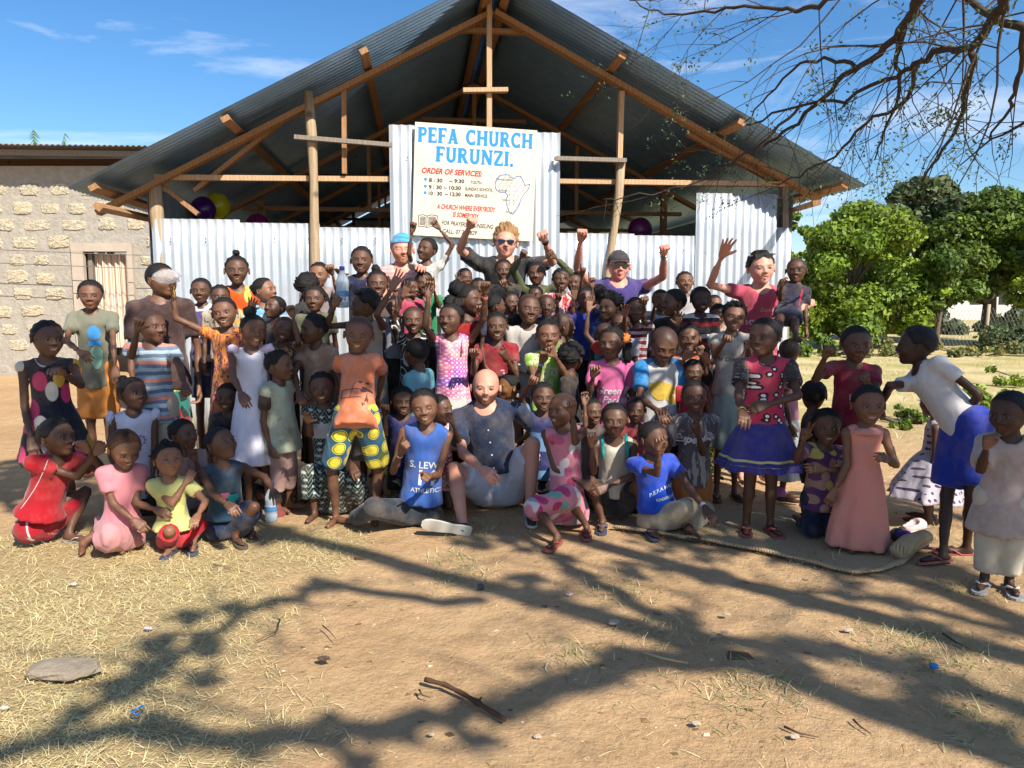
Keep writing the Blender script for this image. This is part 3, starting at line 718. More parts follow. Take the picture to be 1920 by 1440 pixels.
# ---- small worn things
def cap_item(col, back=False, name='cap'):
    def fn(J):
        D, r = J['D'], J['rr']; p0 = HC+D*r[:, None]; az = np.arctan2(D[:, 0], -D[:, 1]); Z = p0[:, 2]
        mk = Z > (.17+.03*np.cos(az)); v = HC+D*(r+.035+.03*sst(.3, .5, Z))[:, None]; q = HQ[mk[HQ].all(1)]
        m = mk_mesh(name, J['H']+(v@J['HR'].T)*J['S']-J['root'], q, True); o = ob(name, m, fab(col) if isinstance(col, tuple) else col, J['o'])
        if back: return
        b = MB(); a_ = np.linspace(-1, 1, 11); top = []; bot = []
        for a in a_:
            e = 1-a*a*.55; top.append((a*.30, -.36+.12*a*a, .20-.03*a*a)); bot.append((a*.29, -.36-.27*e+.1*a*a, .155-.06*a*a))
        vv = top+bot; nn = len(a_); vv2 = [(x, y, z-.02) for x, y, z in vv]
        f = [(i, i+1, nn+i+1, nn+i) for i in range(nn-1)]; b.add(vv+vv2, f+[tuple(2*nn+k for k in q_[::-1]) for q_ in f]+[(nn+i, nn+i+1, 3*nn+i+1, 3*nn+i) for i in range(nn-1)])
        me = b.mesh('brim', True); co = np.array([w.co for w in me.vertices]); co = J['H']+(co@J['HR'].T)*J['S']-J['root']
        me.vertices.foreach_set('co', co.astype(np.float32).ravel()); ob('brim', me, m.materials[0], o)
    return fn
def glasses(up=False):
    def fn(J):
        b = MB(); dz = .36 if up else -.005; dy = .10 if up else 0
        for sx in (-1, 1):
            ring = [(-.115, .055), (.09, .06), (.125, .03), (.10, -.05), (-.02, -.07), (-.10, -.04)]
            f_ = [(sx*(.155-x if sx < 0 else .155+x) if False else sx*.155+x*1.0*sx, -.43+dy-.0*abs(x), z+dz) for x, z in ring]
            bk = [(x, y+.025, z) for x, y, z in f_]; n = 6
            b.add(f_+bk, [tuple(range(n)), tuple(range(n, 2*n))[::-1]]+[(i, n+i, n+(i+1) % n, (i+1) % n) for i in range(n)])
            b.box((sx*.335, -.20+dy, dz+.03), (.02, .42, .035))
        b.box((0, -.425+dy, dz+.025), (.09, .03, .03)); me = b.mesh('sunglasses'); co = np.array([w.co for w in me.vertices]); co = J['H']+(co@J['HR'].T)*J['S']-J['root']
        me.vertices.foreach_set('co', co.astype(np.float32).ravel()); ob('sunglasses', me, GLS, J['o'])
    return fn
GLS = plain('dark_lens_plastic', (.008, .008, .01), .12, .6, 0, 0)
def band(sg, c, fr=.93, wd=.03, name='bracelet'):
    def fn(J):
        Sh, E, W = J['arms'][sg][:3]; a = E+(W-E)*fr; d = nrm(W-E); rr = .092*J['S']*(1+.22*J['adult'])
        m = MB().tube([a-d*wd*.5*J['S']*1.0, a-d*wd*.2*J['S'], a+d*wd*.2*J['S'], a+d*wd*.5*J['S']], [rr*.9, rr, rr, rr*.9], 14, False)
        me = m.mesh(name, True); me.transform(Matrix.Translation(Vector(-J['root']))); ob(name, me, plain(name, c, .5), J['o'])
    return fn
def txt_mesh(s, size=1, shear=0, off=0, align='CENTER'):
    cu = bpy.data.curves.new('t', 'FONT'); cu.body = s; cu.size = size; cu.shear = shear; cu.offset = off; cu.align_x = align; cu.resolution_u = 3
    o = bpy.data.objects.new('t', cu); sc.collection.objects.link(o); dg = bpy.context.evaluated_depsgraph_get(); dg.update()
    me = bpy.data.meshes.new_from_object(o.evaluated_get(dg)); bpy.data.objects.remove(o); bpy.data.curves.remove(cu); return me
def shapes_on(J, gname, polys, color, x0, z0, name='print', sc_=1.0, rough=.7):
    """flat print on a garment's front: list of (verts2d, faces), draped on the cloth"""
    if gname not in J: return
    o, v, q, m = J[gname]; bv = BVHTree.FromPolygons([Vector(a) for a in v], q.tolist()); S = J['S']
    C = J['NB']-J['u']*z0*S+J['r']*x0*S; VV = []; FF = []; n = 0
    for vv, ff in polys:
        for a, b in vv:
            w = C+J['r']*a*sc_*S+J['u']*b*sc_*S+J['F']*2*S; hit = bv.ray_cast(Vector(w), Vector(-J['F']), 4*S)
            VV.append(np.array(hit[0])+J['F']*.004 if hit[0] is not None else w*0+C+J['F']*.3*S)
        FF += [tuple(i+n for i in f) for f in ff]; n += len(vv)
    me = bpy.data.meshes.new(name); me.from_pydata((np.array(VV)-J['root']).tolist(), [], FF); me.update()
    ob(name, me, plain('print_ink', color, rough, .2, 0, .2), o)
def grid_poly(fn, n=8):   # blob polygon densified as a fan of small quads
    pass
def disc(cx, cy, rx, ry, n=16, rings=3, wob=0, seed=0):
    v = [(cx, cy)]; f = []
    for k in range(1, rings+1):
        for j in range(n):
            a = 2*math.pi*j/n; w_ = 1+wob*math.sin(3*a+seed)+wob*.6*math.sin(5*a+seed*2); v.append((cx+rx*k/rings*math.cos(a)*w_, cy+ry*k/rings*math.sin(a)*w_))
    f += [(0, 1+j, 1+(j+1) % n) for j in range(n)]
    for k in range(rings-1): f += [(1+k*n+j, 1+(k+1)*n+j, 1+(k+1)*n+(j+1) % n, 1+k*n+(j+1) % n) for j in range(n)]
    return v, f
def quadp(x0, x1, y0, y1, n=4, sk=0):
    v = [(x0+(x1-x0)*i/n+sk*(j/n), y0+(y1-y0)*j/n) for j in range(n+1) for i in range(n+1)]
    return v, [(j*(n+1)+i, j*(n+1)+i+1, (j+1)*(n+1)+i+1, (j+1)*(n+1)+i) for j in range(n) for i in range(n)]
def text_on(J, gname, s, color, x0, z0, size, shear=0, off=.01, arc=0):
    me = txt_mesh(s, size, shear, off*size); vv = [(w.co.x, w.co.y+arc*w.co.x**2) for w in me.vertices]; ff = [tuple(p.vertices) for p in me.polygons]
    bpy.data.meshes.remove(me); shapes_on(J, gname, [(vv, ff)], color, x0, z0, 'lettering')
# ================================================================ ground
def bar(f0, f1, n, p=1.0): return np.linspace(f0, f1, n)
xs = np.concatenate([-np.geomspace(400, 7, 26)[:-1], np.linspace(-7, 7, 231), np.geomspace(7, 400, 26)[1:]])
ys = np.concatenate([-np.geomspace(60, 1, 12)[:-1], np.linspace(-1, 1.9, 20)[:-1], np.linspace(1.9, 5.5, 115), np.linspace(5.5, 9, 50)[1:], np.geomspace(9, 600, 40)[1:]])
GX, GY = np.meshgrid(xs, ys)
def gh(X, Y):
    p = np.stack([X, Y, X*0], -1); near = np.exp(-((X/12)**2+((Y-4)/9)**2))
    return .012*hnoise(p, .9, 3)*near+.007*hnoise(p, 3.1, 5)*near+.0035*hnoise(p, 11, 1)*near*(np.abs(X) < 7)+.05*hnoise(p, .12, 2)*(1-near)-.012
GZ = gh(GX, GY); ny_, nx_ = GX.shape
ii, jj = np.meshgrid(np.arange(ny_-1), np.arange(nx_-1), indexing='ij')
gq = np.stack([ii*nx_+jj, ii*nx_+jj+1, (ii+1)*nx_+jj+1, (ii+1)*nx_+jj], -1).reshape(-1, 4)
# straw cover mask in world space (where dead grass lies), used for the tint and for the blades
def strawmask(X, Y):
    p = np.stack([X, Y, X*0], -1); w = hnoise(p, 1.3, 8)*.35+hnoise(p, 4, 2)*.18
    left = sst(-.55, -1.15, X+(Y-2.4)*.10+w*.8)*sst(4.6, 4.0, Y+w*.5)
    right = .45*sst(.9, 2.2, X+w)*sst(.0, .5, w+.12)*sst(5.6, 3.5, Y)
    far = .8*sst(5.5, 7.5, Y-.0*X)*sst(2.2, 4.0, X+w)
    return np.clip(np.maximum(np.maximum(left, right), far), 0, 1)
t = NT('sandy_ground', .95, .15)
att = t.n.new('ShaderNodeAttribute'); att.attribute_name = 'Col'
n1 = t.noise(1.1, 6, .6); n2 = t.noise(9, 6, .7); n3 = t.noise(70, 4, .7); peb = t.vor(55)
base = t.mix(t.ramp(n1, [(.35, 0.), (.65, 1.)]), (.47, .295, .148), (.58, .385, .205))
base = t.mix(t.ramp(n2, [(.35, .0), (.70, .62)]), base, (.34, .205, .10))
base = t.mix(t.ramp(n3, [(.50, 0.), (.70, .32)]), base, (.68, .49, .30))
base = t.mix(t.ramp(peb, [(.06, .55), (.14, 0.)]), base, (.22, .14, .08))
straw = t.mix(t.noise(60, 4, .7, t.map((1, .35, 1), (0, 0, .6))), (.30, .21, .10), (.52, .41, .20))
a3 = t.sep(att.outputs['Color'])
base = t.mix(a3[0], base, straw)
field = t.mix(t.ramp(t.noise(.8, 7, .65), [(.42, 0.), (.60, 1.)]), (.60, .47, .25), (.36, .33, .12))
base = t.mix(a3[1], base, field)
t.col(base)
b1 = t.bump(t.noise(7, 9, .72), .8, .06); b2 = t.bump(n3, .5, .006, b1); t.bump(peb, .25, .004, b2)
SM = strawmask(GX, GY); FM = sst(7, 10, GY)*sst(1.8, 3.5, GX)*.9
gcol = np.stack([SM*.75, FM, 0*SM], -1).reshape(-1, 3)
ground = ob('ground', mk_mesh('ground', np.stack([GX, GY, GZ], -1).reshape(-1, 3), gq, True, gcol), t.m); tag(ground, kind='structure')
def gz(x, y): return float(gh(np.array(x*1.), np.array(y*1.)))
# ================================================================ straw, grass, grit
def blades(name, X, Y, hgt, ln, col, lie=.9, wid=.0022, kind='stuff', label=None, cat=None, curl=.3):
    n = len(X); az = NR.uniform(0, 2*math.pi, n); e = np.clip(NR.normal(lie, .25, n), .1, 1.5)
    d = np.stack([np.cos(az)*np.sin(e), np.sin(az)*np.sin(e), np.cos(e)], -1); side = np.stack([-np.sin(az), np.cos(az), 0*az], -1)
    Ls = ln*NR.uniform(.5, 1.4, n); b = np.stack([X, Y, gh(X, Y)+hgt*NR.uniform(0, 1, n)], -1); V_ = []
    bend = NR.normal(0, curl, n)
    for k, s in enumerate((0, .5, 1.)):
        p = b+d*(Ls*s)[:, None]+side*(bend*Ls*s*s)[:, None]-np.stack([0*az, 0*az, Ls*s*s*.35*np.sin(e)*(hgt > 0)], -1)
        p[:, 2] = np.maximum(p[:, 2], gh(p[:, 0], p[:, 1])+.002)
        w = wid*(1-.75*s)*NR.uniform(.7, 1.3, n); V_ += [p-side*w[:, None]+V(0, 0, .0006), p+side*w[:, None]+V(0, 0, .0006)]
    v = np.stack(V_, 1).reshape(-1, 3); o = (np.arange(n)*6)[:, None]
    f = np.concatenate([o+np.array([2*k, 2*k+1, 2*k+3, 2*k+2]) for k in range(2)])
    t_ = NT(name+'_blade', .7, .25); at_ = t_.n.new('ShaderNodeAttribute'); at_.attribute_name = 'Col'; t_.col(at_.outputs['Color'])
    c = np.array(col)[NR.integers(0, len(col), n)]*NR.uniform(.65, 1.25, (n, 1)); c = np.repeat(c, 6, 0)
    g = ob(name, mk_mesh(name, v, f, False, c), t_.m); tag(g, label, cat, kind=kind); return g
def scatter(n, x0, x1, y0, y1, fn):
    X = NR.uniform(x0, x1, n); Y = NR.uniform(y0, y1, n); k = NR.random(n) < fn(X, Y); return X[k], Y[k]
STRAW = [(.70, .57, .28), (.76, .64, .36), (.60, .46, .20), (.62, .54, .27), (.46, .32, .15)]
X, Y = scatter(165000, -4.5, .6, 1.9, 5.0, lambda x, y: np.where(x < -.2, strawmask(x, y), strawmask(x, y)*.5)*sst(5.4, 2.5, y)**.5*np.clip(.62+.75*hnoise(np.stack([x, y, 0*x], -1), 2.6, 6), .28, 1))
blades('dry_grass', X, Y, .010, .062, STRAW, 1.34, .0013, 'stuff', 'trampled straw coloured dry grass spread over the left foreground', 'grass', .28)
X, Y = scatter(5200, -1.2, 4.5, 1.9, 5.2, lambda x, y: .16+strawmask(x, y)*1.5)
blades('loose_straw', X, Y, .003, .07, STRAW, 1.50, .0013, 'stuff', 'loose dry straws scattered over the sandy ground at the right', 'straw', .3)
cl = NR.uniform((-.5, 2.0), (3.6, 4.6), (20, 2)); cl[:6] = [(.62, 3.0), (.9, 2.55), (.5, 3.45), (1.5, 2.3), (.25, 2.75), (2.3, 2.6)]
k = NR.integers(0, len(cl), 2600); p = cl[k]+NR.normal(0, .10, (2600, 2))
blades('grass_tuft', p[:, 0], p[:, 1], .004, .06, [(.20, .24, .07), (.50, .42, .22), (.5, .42, .24), (.30, .30, .12)], 1.1, .0018, 'stuff', 'thin half dry grass tufts growing in the trodden sand', 'grass')
X, Y = scatter(34000, 2.0, 26, 7.2, 30, lambda x, y: np.exp(-(y-7)/16)*(hnoise(np.stack([x, y, 0*x], -1), 1.2, 4) > -.2))
blades('field_grass', X, Y, .01, .12, STRAW+[(.25, .30, .08)], .8, .004, 'stuff', 'sparse dry and green grass of the field on the right', 'grass')
X, Y = scatter(5000, -7, -4.0, 4, 13, lambda x, y: .3+0*x)
# leaf litter and grit
def chips(name, n, box, size, cols, label, cat, flat=.35):
    x0, x1, y0, y1 = box; X = NR.uniform(x0, x1, n); Y = y0+(y1-y0)*NR.random(n)**1.3; s = size*NR.lognormal(0, .5, n)
    base_ = np.array([(1,0,0),(-1,0,0),(0,1,0),(0,-1,0),(0,0,1),(0,0,-1)], float)
    fs = np.array([(0,2,4),(2,1,4),(1,3,4),(3,0,4),(2,0,5),(1,2,5),(3,1,5),(0,3,5)])
    J_ = base_[None]*NR.uniform(.6, 1.3, (n, 6, 1))+NR.normal(0, .18, (n, 6, 3)); a = NR.uniform(0, 6.28, n); c_, s_ = np.cos(a), np.sin(a)
    J2 = np.stack([J_[..., 0]*c_[:, None]-J_[..., 1]*s_[:, None], J_[..., 0]*s_[:, None]*.7+J_[..., 1]*c_[:, None]*.7, J_[..., 2]*flat], -1)*s[:, None, None]
    v = (J2+np.stack([X, Y, gh(X, Y)+s*flat*.4], -1)[:, None]).reshape(-1, 3); f = (np.arange(n)*6)[:, None, None]+fs[None]
    t_ = NT(name, .9, .2); at_ = t_.n.new('ShaderNodeAttribute'); at_.attribute_name = 'Col'; t_.col(at_.outputs['Color'])
    c = np.repeat(np.array(cols)[NR.integers(0, len(cols), n)]*NR.uniform(.7, 1.2, (n, 1)), 6, 0)
    tag(ob(name, mk_mesh(name, v, f.reshape(-1, 3), False, c), t_.m), label, cat, kind='stuff')
chips('grit', 5200, (-1.6, 5, 1.9, 6), .0042, [(.52, .40, .26), (.42, .29, .16), (.28, .18, .10)], 'small pebbles and grit strewn over the sand', 'gravel')
chips('leaf_litter', 1500, (-3.5, 5.5, 1.9, 7), .009, [(.13, .08, .04), (.22, .13, .06), (.38, .27, .13)], 'dead brown leaf crumbs scattered on the ground', 'leaves', .16)
# ================================================================ metal sheets
def sheetmat(name, c, rough, metal, dirt=.3, sc_=1.2):
    t = NT(name, rough, .5, metal); n = t.noise(sc_, 6, .65); s = t.noise(5, 5, .6, t.map((1, 1, .12)))
    t.col(t.mix(t.ramp(s, [(.40, 0.), (.75, dirt)]), t.mix(t.ramp(n, [(.35, 0.), (.7, .25)]), c, tuple(v*.75 for v in c)), tuple(v*.5 for v in c)))
    t.rough(t.ramp(t.noise(3, 5), [(.3, rough*.8), (.7, rough*1.3)])); t.bump(t.noise(2.5, 3), .25, .02); return t.m
GALV = sheetmat('galvanised_sheet', (.60, .64, .68), .36, .5, .35); ROOFM = sheetmat('roof_underside_sheet', (.21, .34, .52), .34, .35, .4)
OLDR = sheetmat('old_roof_sheet', (.16, .13, .11), .6, .3, .6)
WOOD = {}
def woodmat(key, c, knots=1):
    t = NT('timber_'+key, .78, .25); v = t.map((1, 1, 1)); n = t.noise(5, 5, .6, t.map((6, 6, 6)), .6)
    g = t.n.new('ShaderNodeTexWave'); g.inputs['Scale'].default_value = 9; g.inputs['Distortion'].default_value = 9; g.inputs['Detail'].default_value = 4; t.link(t.map((1, 1, .25)), g.inputs[0])
    cc = t.mix(t.ramp(g.outputs[0], [(.1, 0.), (.9, .5)]), c, tuple(x*.62 for x in c)); cc = t.mix(t.ramp(t.vor(2.3), [(.05, .8), (.10, 0.)]), cc, tuple(x*.25 for x in c))
    cc = t.mix(t.ramp(n, [(.5, 0.), (.8, .4)]), cc, tuple(x*.5 for x in c)); t.col(cc); t.bump(g.outputs[0], .25, .004); return t.m
WOOD['orange'] = woodmat('orange', (.36, .19, .09)); WOOD['pale'] = woodmat('pale', (.52, .33, .19)); WOOD['grey'] = woodmat('grey', (.24, .20, .16)); WOOD['pole'] = woodmat('pole', (.40, .29, .18)); WOOD['dark'] = woodmat('dark', (.12, .06, .03))
def corr(w, h, per=.085, amp=.010, spp=8, thick=.0012, rag=0, ny=2, curve=None):
    """corrugated sheet, width along x, ribs along z"""
    n = int(round(w/per*spp))+1; x = np.linspace(0, w, n); y = amp*np.cos(2*math.pi*x/per)
    zz = np.linspace(0, h, ny); P0 = np.stack([np.tile(x, ny), np.tile(y, ny), np.repeat(zz, n)], -1)
    P1 = P0+V(0, thick, 0); v = np.concatenate([P0, P1]); f = []
    for j in range(ny-1):
        for i in range(n-1):
            a = j*n+i; f.append((a, a+1, a+n+1, a+n)); b = a+ny*n; f.append((b+1, b, b+n, b+n+1))
    o = ny*n
    for i in range(n-1): f.append((i+1, i, o+i, o+i+1)); k = (ny-1)*n+i; f.append((k, k+1, o+k+1, o+k))
    return v, np.array(f)
# ================================================================ church
YAW = R_(7); OC = V(-.24, 7.9, 0); U = V(math.cos(YAW), math.sin(YAW), 0); NN = V(-math.sin(YAW), math.cos(YAW), 0)
church = empty('church_building', OC, YAW, 'open gabled timber church with corrugated metal walls and roof behind the crowd', 'church')
def wp(px, py, b=0.):
    d = ray(px, py); o = CAM-OC; t_ = (b-o@NN)/(d@NN); p = o+d*t_; return p@U, p[2]
def cpart(name, mb, mat, smooth=False, parent=None): return mb.ob(name, mat, parent or church, smooth)
# roof geometry from the front edge (overhang .95 in front of the wall)
OV = -.60
aL, zL = wp(135, 357, OV); aR, zR = wp(1617, 352, OV); aA, zA = wp(936, -46, OV)
DEPTH = 10.2; rs_ = random.Random(3)
for side, (ae, ze) in ((-1, (aL, zL)), (1, (aR, zR))):
    ln = math.hypot(ae-aA, ze-zA); dirv = V((ae-aA)/ln, 0, (ze-zA)/ln); nv = V(-dirv[2]*side, 0, dirv[0]*side); k = 0; b = OV
    v0, f0 = corr(.82, ln+.02, .085, .010, 8, .0015)
    while b < OV+DEPTH:
        off = (.004 if k % 2 else 0)+rs_.uniform(0, .003); e = rs_.uniform(-.012, .012)
        base_ = V(aA, b, zA)+nv*(.03+off)+dirv*e
        v = base_+v0[:, 0:1]*V(0, 1, 0)+v0[:, 2:3]*dirv+v0[:, 1:2]*nv
        ob('roof_sheet', mk_mesh('roof_sheet', v, f0 if side < 0 else f0[:, ::-1], True), ROOFM, church)
        b += .765; k += 1
    # purlins under the sheets
    for q, s_ in enumerate((.03, .33, .655, .965)):
        c = V(aA, 0, zA)+dirv*ln*s_-nv*.032; m = MB(); a = c+V(0, OV+.02+(.05 if q % 2 else 0), 0); e = c+V(0, OV+DEPTH-.2, 0)
        m.beam(a, e, .075, .05, nv); cpart('purlin', m, WOOD['orange'])
ridge = MB(); wv = .16
for s in (-1, 1):
    pass
v = []; nb = 22
for i in range(nb+1):
    b = OV-.02+(DEPTH+.04)*i/nb
    for a_, z_ in ((-.20, -.065), (-.1, -.005), (0, .035), (.1, -.005), (.20, -.065)): v.append((aA+a_, b, zA+.06+z_))
m = MB(); m.add(v, [(i*5+j, i*5+j+1, (i+1)*5+j+1, (i+1)*5+j) for i in range(nb) for j in range(4)]); cpart('ridge_cap', m, ROOFM, True)
def pz(px, py, b=0.): a, z = wp(px, py, b); return V(a, b, z)
def beampx(name, p, q, w, h, mat, b=0., b2=None):
    m = MB(); m.beam(pz(*p, b), pz(*q, b if b2 is None else b2), w, h, (0, 1, 0)) ; return cpart(name, m, WOOD[mat])
def pole(name, p, q, r, mat='pole', b=0., foot=True, wob=.015):
    A = pz(*p, b); B = pz(*q, b)
    if foot: B = B+(B-A)*(B[2]/max(A[2]-B[2], .1)); 
    pts = [A+(B-A)*t_+V(wob*math.sin(t_*9+p[0]), 0, 0) for t_ in np.linspace(0, 1, 9)]; return cpart(name, MB().tube(pts, [r*(1+.12*math.sin(i*2.1)) for i in range(9)], 10), WOOD[mat], True)
# front truss: rafters, king post, tie beam, struts
APX = (917, 14)
for (ae, ze), pxe in (((aL, zL), 183), ((aR, zR), 1534)):
    an_, _ = wp(pxe, 390, -.06); sl_ = (ze-zA)/(ae-aA); dz_ = -.135
    cpart('rafter', MB().beam((aA+.012*(1 if ae > aA else -1), -.06 if ae < aA else -.064, zA+dz_), (an_, -.06 if ae < aA else -.064, zA+(an_-aA)*sl_+dz_), .05, .115, (0, 1, 0)), WOOD['orange'])
beampx('king_post', (917, 2), (917, 425), .05, .085, 'pale', -.115)
beampx('tie_beam', (292, 333), (905, 338), .05, .075, 'pale', -.004); beampx('tie_beam', (906, 338), (1484, 346), .05, .075, 'pale', -.006)
beampx('collar_beam', (846, 56), (1000, 62), .045, .06, 'orange', .05); beampx('cross_arm', (868, 170), (952, 169), .04, .075, 'pale', -.17)
beampx('upper_rail', (552, 257), (735, 272), .04, .055, 'grey', -.17); beampx('upper_rail', (1040, 297), (1174, 301), .04, .055, 'grey', -.17)
pole('post', (578, 172), (590, 420), .046, 'pole', -.10); pole('post', (1163, 300), (1150, 440), .042, 'pole', -.10, True, .02)
beampx('post', (1165, 172), (1160, 340), .05, .075, 'pale', -.055); beampx('post', (645, 160), (646, 326), .045, .06, 'orange', -.05)
pole('post', (293, 344), (301, 470), .06, 'pole', -.02); beampx('post', (1470, 345), (1471, 700), .07, .08, 'grey', .02)
beampx('brace', (548, 212), (365, 358), .04, .065, 'orange', .06); beampx('brace', (302, 346), (372, 402), .04, .07, 'orange', .04)
beampx('brace', (1288, 250), (1470, 352), .04, .06, 'orange', .06)
beampx('eave_rail', (183, 388), (282, 410), .05, .07, 'orange', -.9, .6); beampx('eave_rail', (1532, 380), (1474, 398), .05, .07, 'orange', -.9, .4)
# inner trusses (they repeat back into the dark)
mz = lambda b: None
zt = pz(600, 336, 0)[2]
for b in (2.6, 5.2, 7.8):
    kz = zA-.12; xa = aA; wl = aL+.45; wr = aR-.45; zl = zL+.12; zr = zR+.12
    for nm, A, B, w_, h_ in (('rafter', (xa, b, kz), (wl, b, zl), .05, .11), ('rafter', (xa, b, kz), (wr, b, zr), .05, .11), ('tie_beam', (wl+.3, b, zt), (wr-.3, b, zt), .05, .08), ('king_post', (xa, b, kz), (xa, b, zt), .05, .08),
                             ('strut', (xa-1.4, b, zt), (xa-1.4, b, kz-.62*1.2), .045, .07), ('strut', (xa+1.4, b, zt), (xa+1.4, b, kz-.62*1.2), .045, .07), ('collar_beam', (xa-.7, b, kz-.45), (xa+.7, b, kz-.45), .045, .07),
                             ('post', (wl+.55, b, 0), (wl+.55, b, zl+.2), .08, .08), ('post', (wr-.55, b, 0), (wr-.55, b, zr+.2), .08, .08)):
        cpart(nm, MB().beam(A, B, w_, h_, (0, 1, 0)), WOOD['orange'])
for z_ in (1.95, zt+.55):
    for b in (3.4, 9.3): cpart('wall_rail', MB().beam((aL+.5, b, z_-.0), (aR-.5, b, z_), .05, .07, (0, 1, 0)), WOOD['dark'])
for a_ in (-2.1, -.7, .9, 2.2): cpart('strut', MB().beam((a_, 9.25, 0), (a_, 9.25, 3.2), .06, .06, (0, 1, 0)), WOOD['dark'])
# wall sheets
def wallsheets(px0, px1, top0, top1, b, wsheet=.765, a_over=.06, mat=None, zbot=0.):
    a0, z0 = wp(px0, top0, b); a1, z1 = wp(px1, top1, b); n = max(1, round((a1-a0)/wsheet)); w = (a1-a0)/n; out = []
    for i in range(n):
        A = a0+i*w; zt_ = z0+(z1-z0)*(i+.5)/n+rs_.uniform(-.01, .01); W_ = w+(a_over if i < n-1 else 0)
        v, f = corr(W_, zt_-zbot, .0815, .0105, 9, .0012, ny=7); v[:, 1] += .003*np.sin(v[:, 2]*3+i)+.002*np.sin(v[:, 2]*9+v[:, 0]*3)
        out.append(ob('wall_sheet', mk_mesh('wall_sheet', v+V(A, b-(.003 if i % 2 else 0)+rs_.uniform(-.0006, .0006), zbot), f, True), mat or GALV, church))
    return a0, z0, a1, z1
g1 = wallsheets(283, 734, 408, 431, -.075)
g2 = wallsheets(729, 1050, 232, 251, -.099)
g3 = wallsheets(1044, 1312, 438, 441, -.077)
g4 = wallsheets(1307, 1459, 361, 364, -.103)
g5 = wallsheets(1456, 1485, 425, 427, -.080)
# screws
sc_mb = MB()
def screws(px0, px1, ys_, b, n):
    for yy in ys_:
        for i in range(n):
            a, z = wp(px0+(px1-px0)*(i+.5)/n, yy, b-.012); a = round(a/.0815)*.0815+.0
            M = np.array([[1, 0, 0], [0, 0, -1], [0, 1, 0]]).T
            sc_mb.lathe([(.0001, .008), (.004, .007), (.005, .004), (.009, .002), (.009, 0)], 8, [[1, 0, 0], [0, 0, 1], [0, -1, 0]], (a, b-.012, z))
screws(285, 734, (448, 455), -.075, 7); screws(731, 1050, (276, 296), -.099, 4); screws(1050, 1310, (470,), -.077, 5); screws(1312, 1456, (375, 473), -.103, 4)
o_ = cpart('sheet_screws', sc_mb, plain('screw_zinc', (.25, .26, .27), .4, .5, .6)); o_['kind'] = 'stuff'
# side and back walls
v, f = corr(9.3, 2.45, .085, .010, 6)
for a_, nm in ((aL+.42, 'side_wall_sheet'), (aR-.42, 'side_wall_sheet')):
    vv = np.stack([np.full(len(v), a_)+v[:, 1], v[:, 0]+.02, v[:, 2]], -1); ob(nm, mk_mesh(nm, vv, f, True), GALV, church)
v, f = corr(aR-aL-.9, 3.9, .085, .010, 6); z_ = v[:, 2]; xx = v[:, 0]+aL+.45
zlim = np.where(xx < aA, zL+(zA-zL)*(xx-aL)/(aA-aL), zR+(zA-zR)*(aR-xx)/(aR-aA))-.1; ob('back_wall_sheet', mk_mesh('back_wall_sheet', np.stack([xx, v[:, 1]+9.45, np.where(z_ > 1, zlim, 0)], -1), f, True), GALV, church)
# ================================================================ sign board
sA, sZ = wp(774, 230, -.14); sB, _ = wp(1003, 243, -.14); _, sZ2 = wp(772, 442, -.14)
SW = sB-sA; SH = sZ-sZ2
sign = empty('sign_board', OC+U*(sA+SW/2)+NN*(-.150)+V(0, 0, sZ-SH/2-.02), 0, 'cream painted plywood church sign with blue, red and black hand lettering', 'sign')
sign.rotation_euler = (0, R_(2.4), YAW)
t = NT('sign_paint', .6, .3); t.col(t.mix(t.ramp(t.noise(5, 6, .65), [(.45, 0.), (.75, .5)]), (.64, .575, .46), (.50, .41, .29))); SIGNM = t.m
MB().box((0, 0, 0), (SW, .016, SH)).ob('board', SIGNM, sign)
MB().box((-SW/2+.05, .028, 0), (.05, .04, SH-.04)).box((SW/2-.05, .028, 0), (.05, .04, SH-.04)).ob('backing_batten', WOOD['orange'], sign)
inkB = plain('sign_blue', (.02, .24, .66), .5, .3, 0, .05); inkR = plain('sign_red', (.50, .012, .02), .5, .3, 0, .05); inkK = plain('sign_black', (.02, .018, .018), .6, .3, 0, .05)
def sp(px, py):  # photo pixel -> board coordinates using the four corners
    # corners: (775,228) (1003,243) (1000,452) (772,442)
    u_ = (px-773.5)/(1002-773.5); top = 228+u_*15; bot = 442+u_*10; w_ = (py-top)/(bot-top); return (-SW/2+u_*SW, SH/2-w_*SH)
def put(me, name, mat, lay_=0):
    for w in me.vertices: x_, y_ = w.co.x, w.co.y; w.co = (x_, -.0095-.0004*lay_, y_)
    me.update(); return ob(name, me, mat, sign)
def signtext(s, px0, px1, ybase, capH, mat, shear=0, off=0, yend=None):
    me = txt_mesh(s, 1, shear, off, 'LEFT'); xs_ = [w.co.x for w in me.vertices]; x0_, x1_ = min(xs_), max(xs_)
    A = np.array(sp(px0, ybase)); B = np.array(sp(px1, yend if yend else ybase)); H_ = capH/212*SH
    d_ = nrm(B-A); n_ = np.array([-d_[1], d_[0]]); L_ = np.linalg.norm(B-A)
    for w in me.vertices:
        q = A+d_*(w.co.x-x0_)/(x1_-x0_)*L_+n_*w.co.y/.70*H_; w.co = (q[0], q[1], 0)
    put(me, 'lettering', mat)
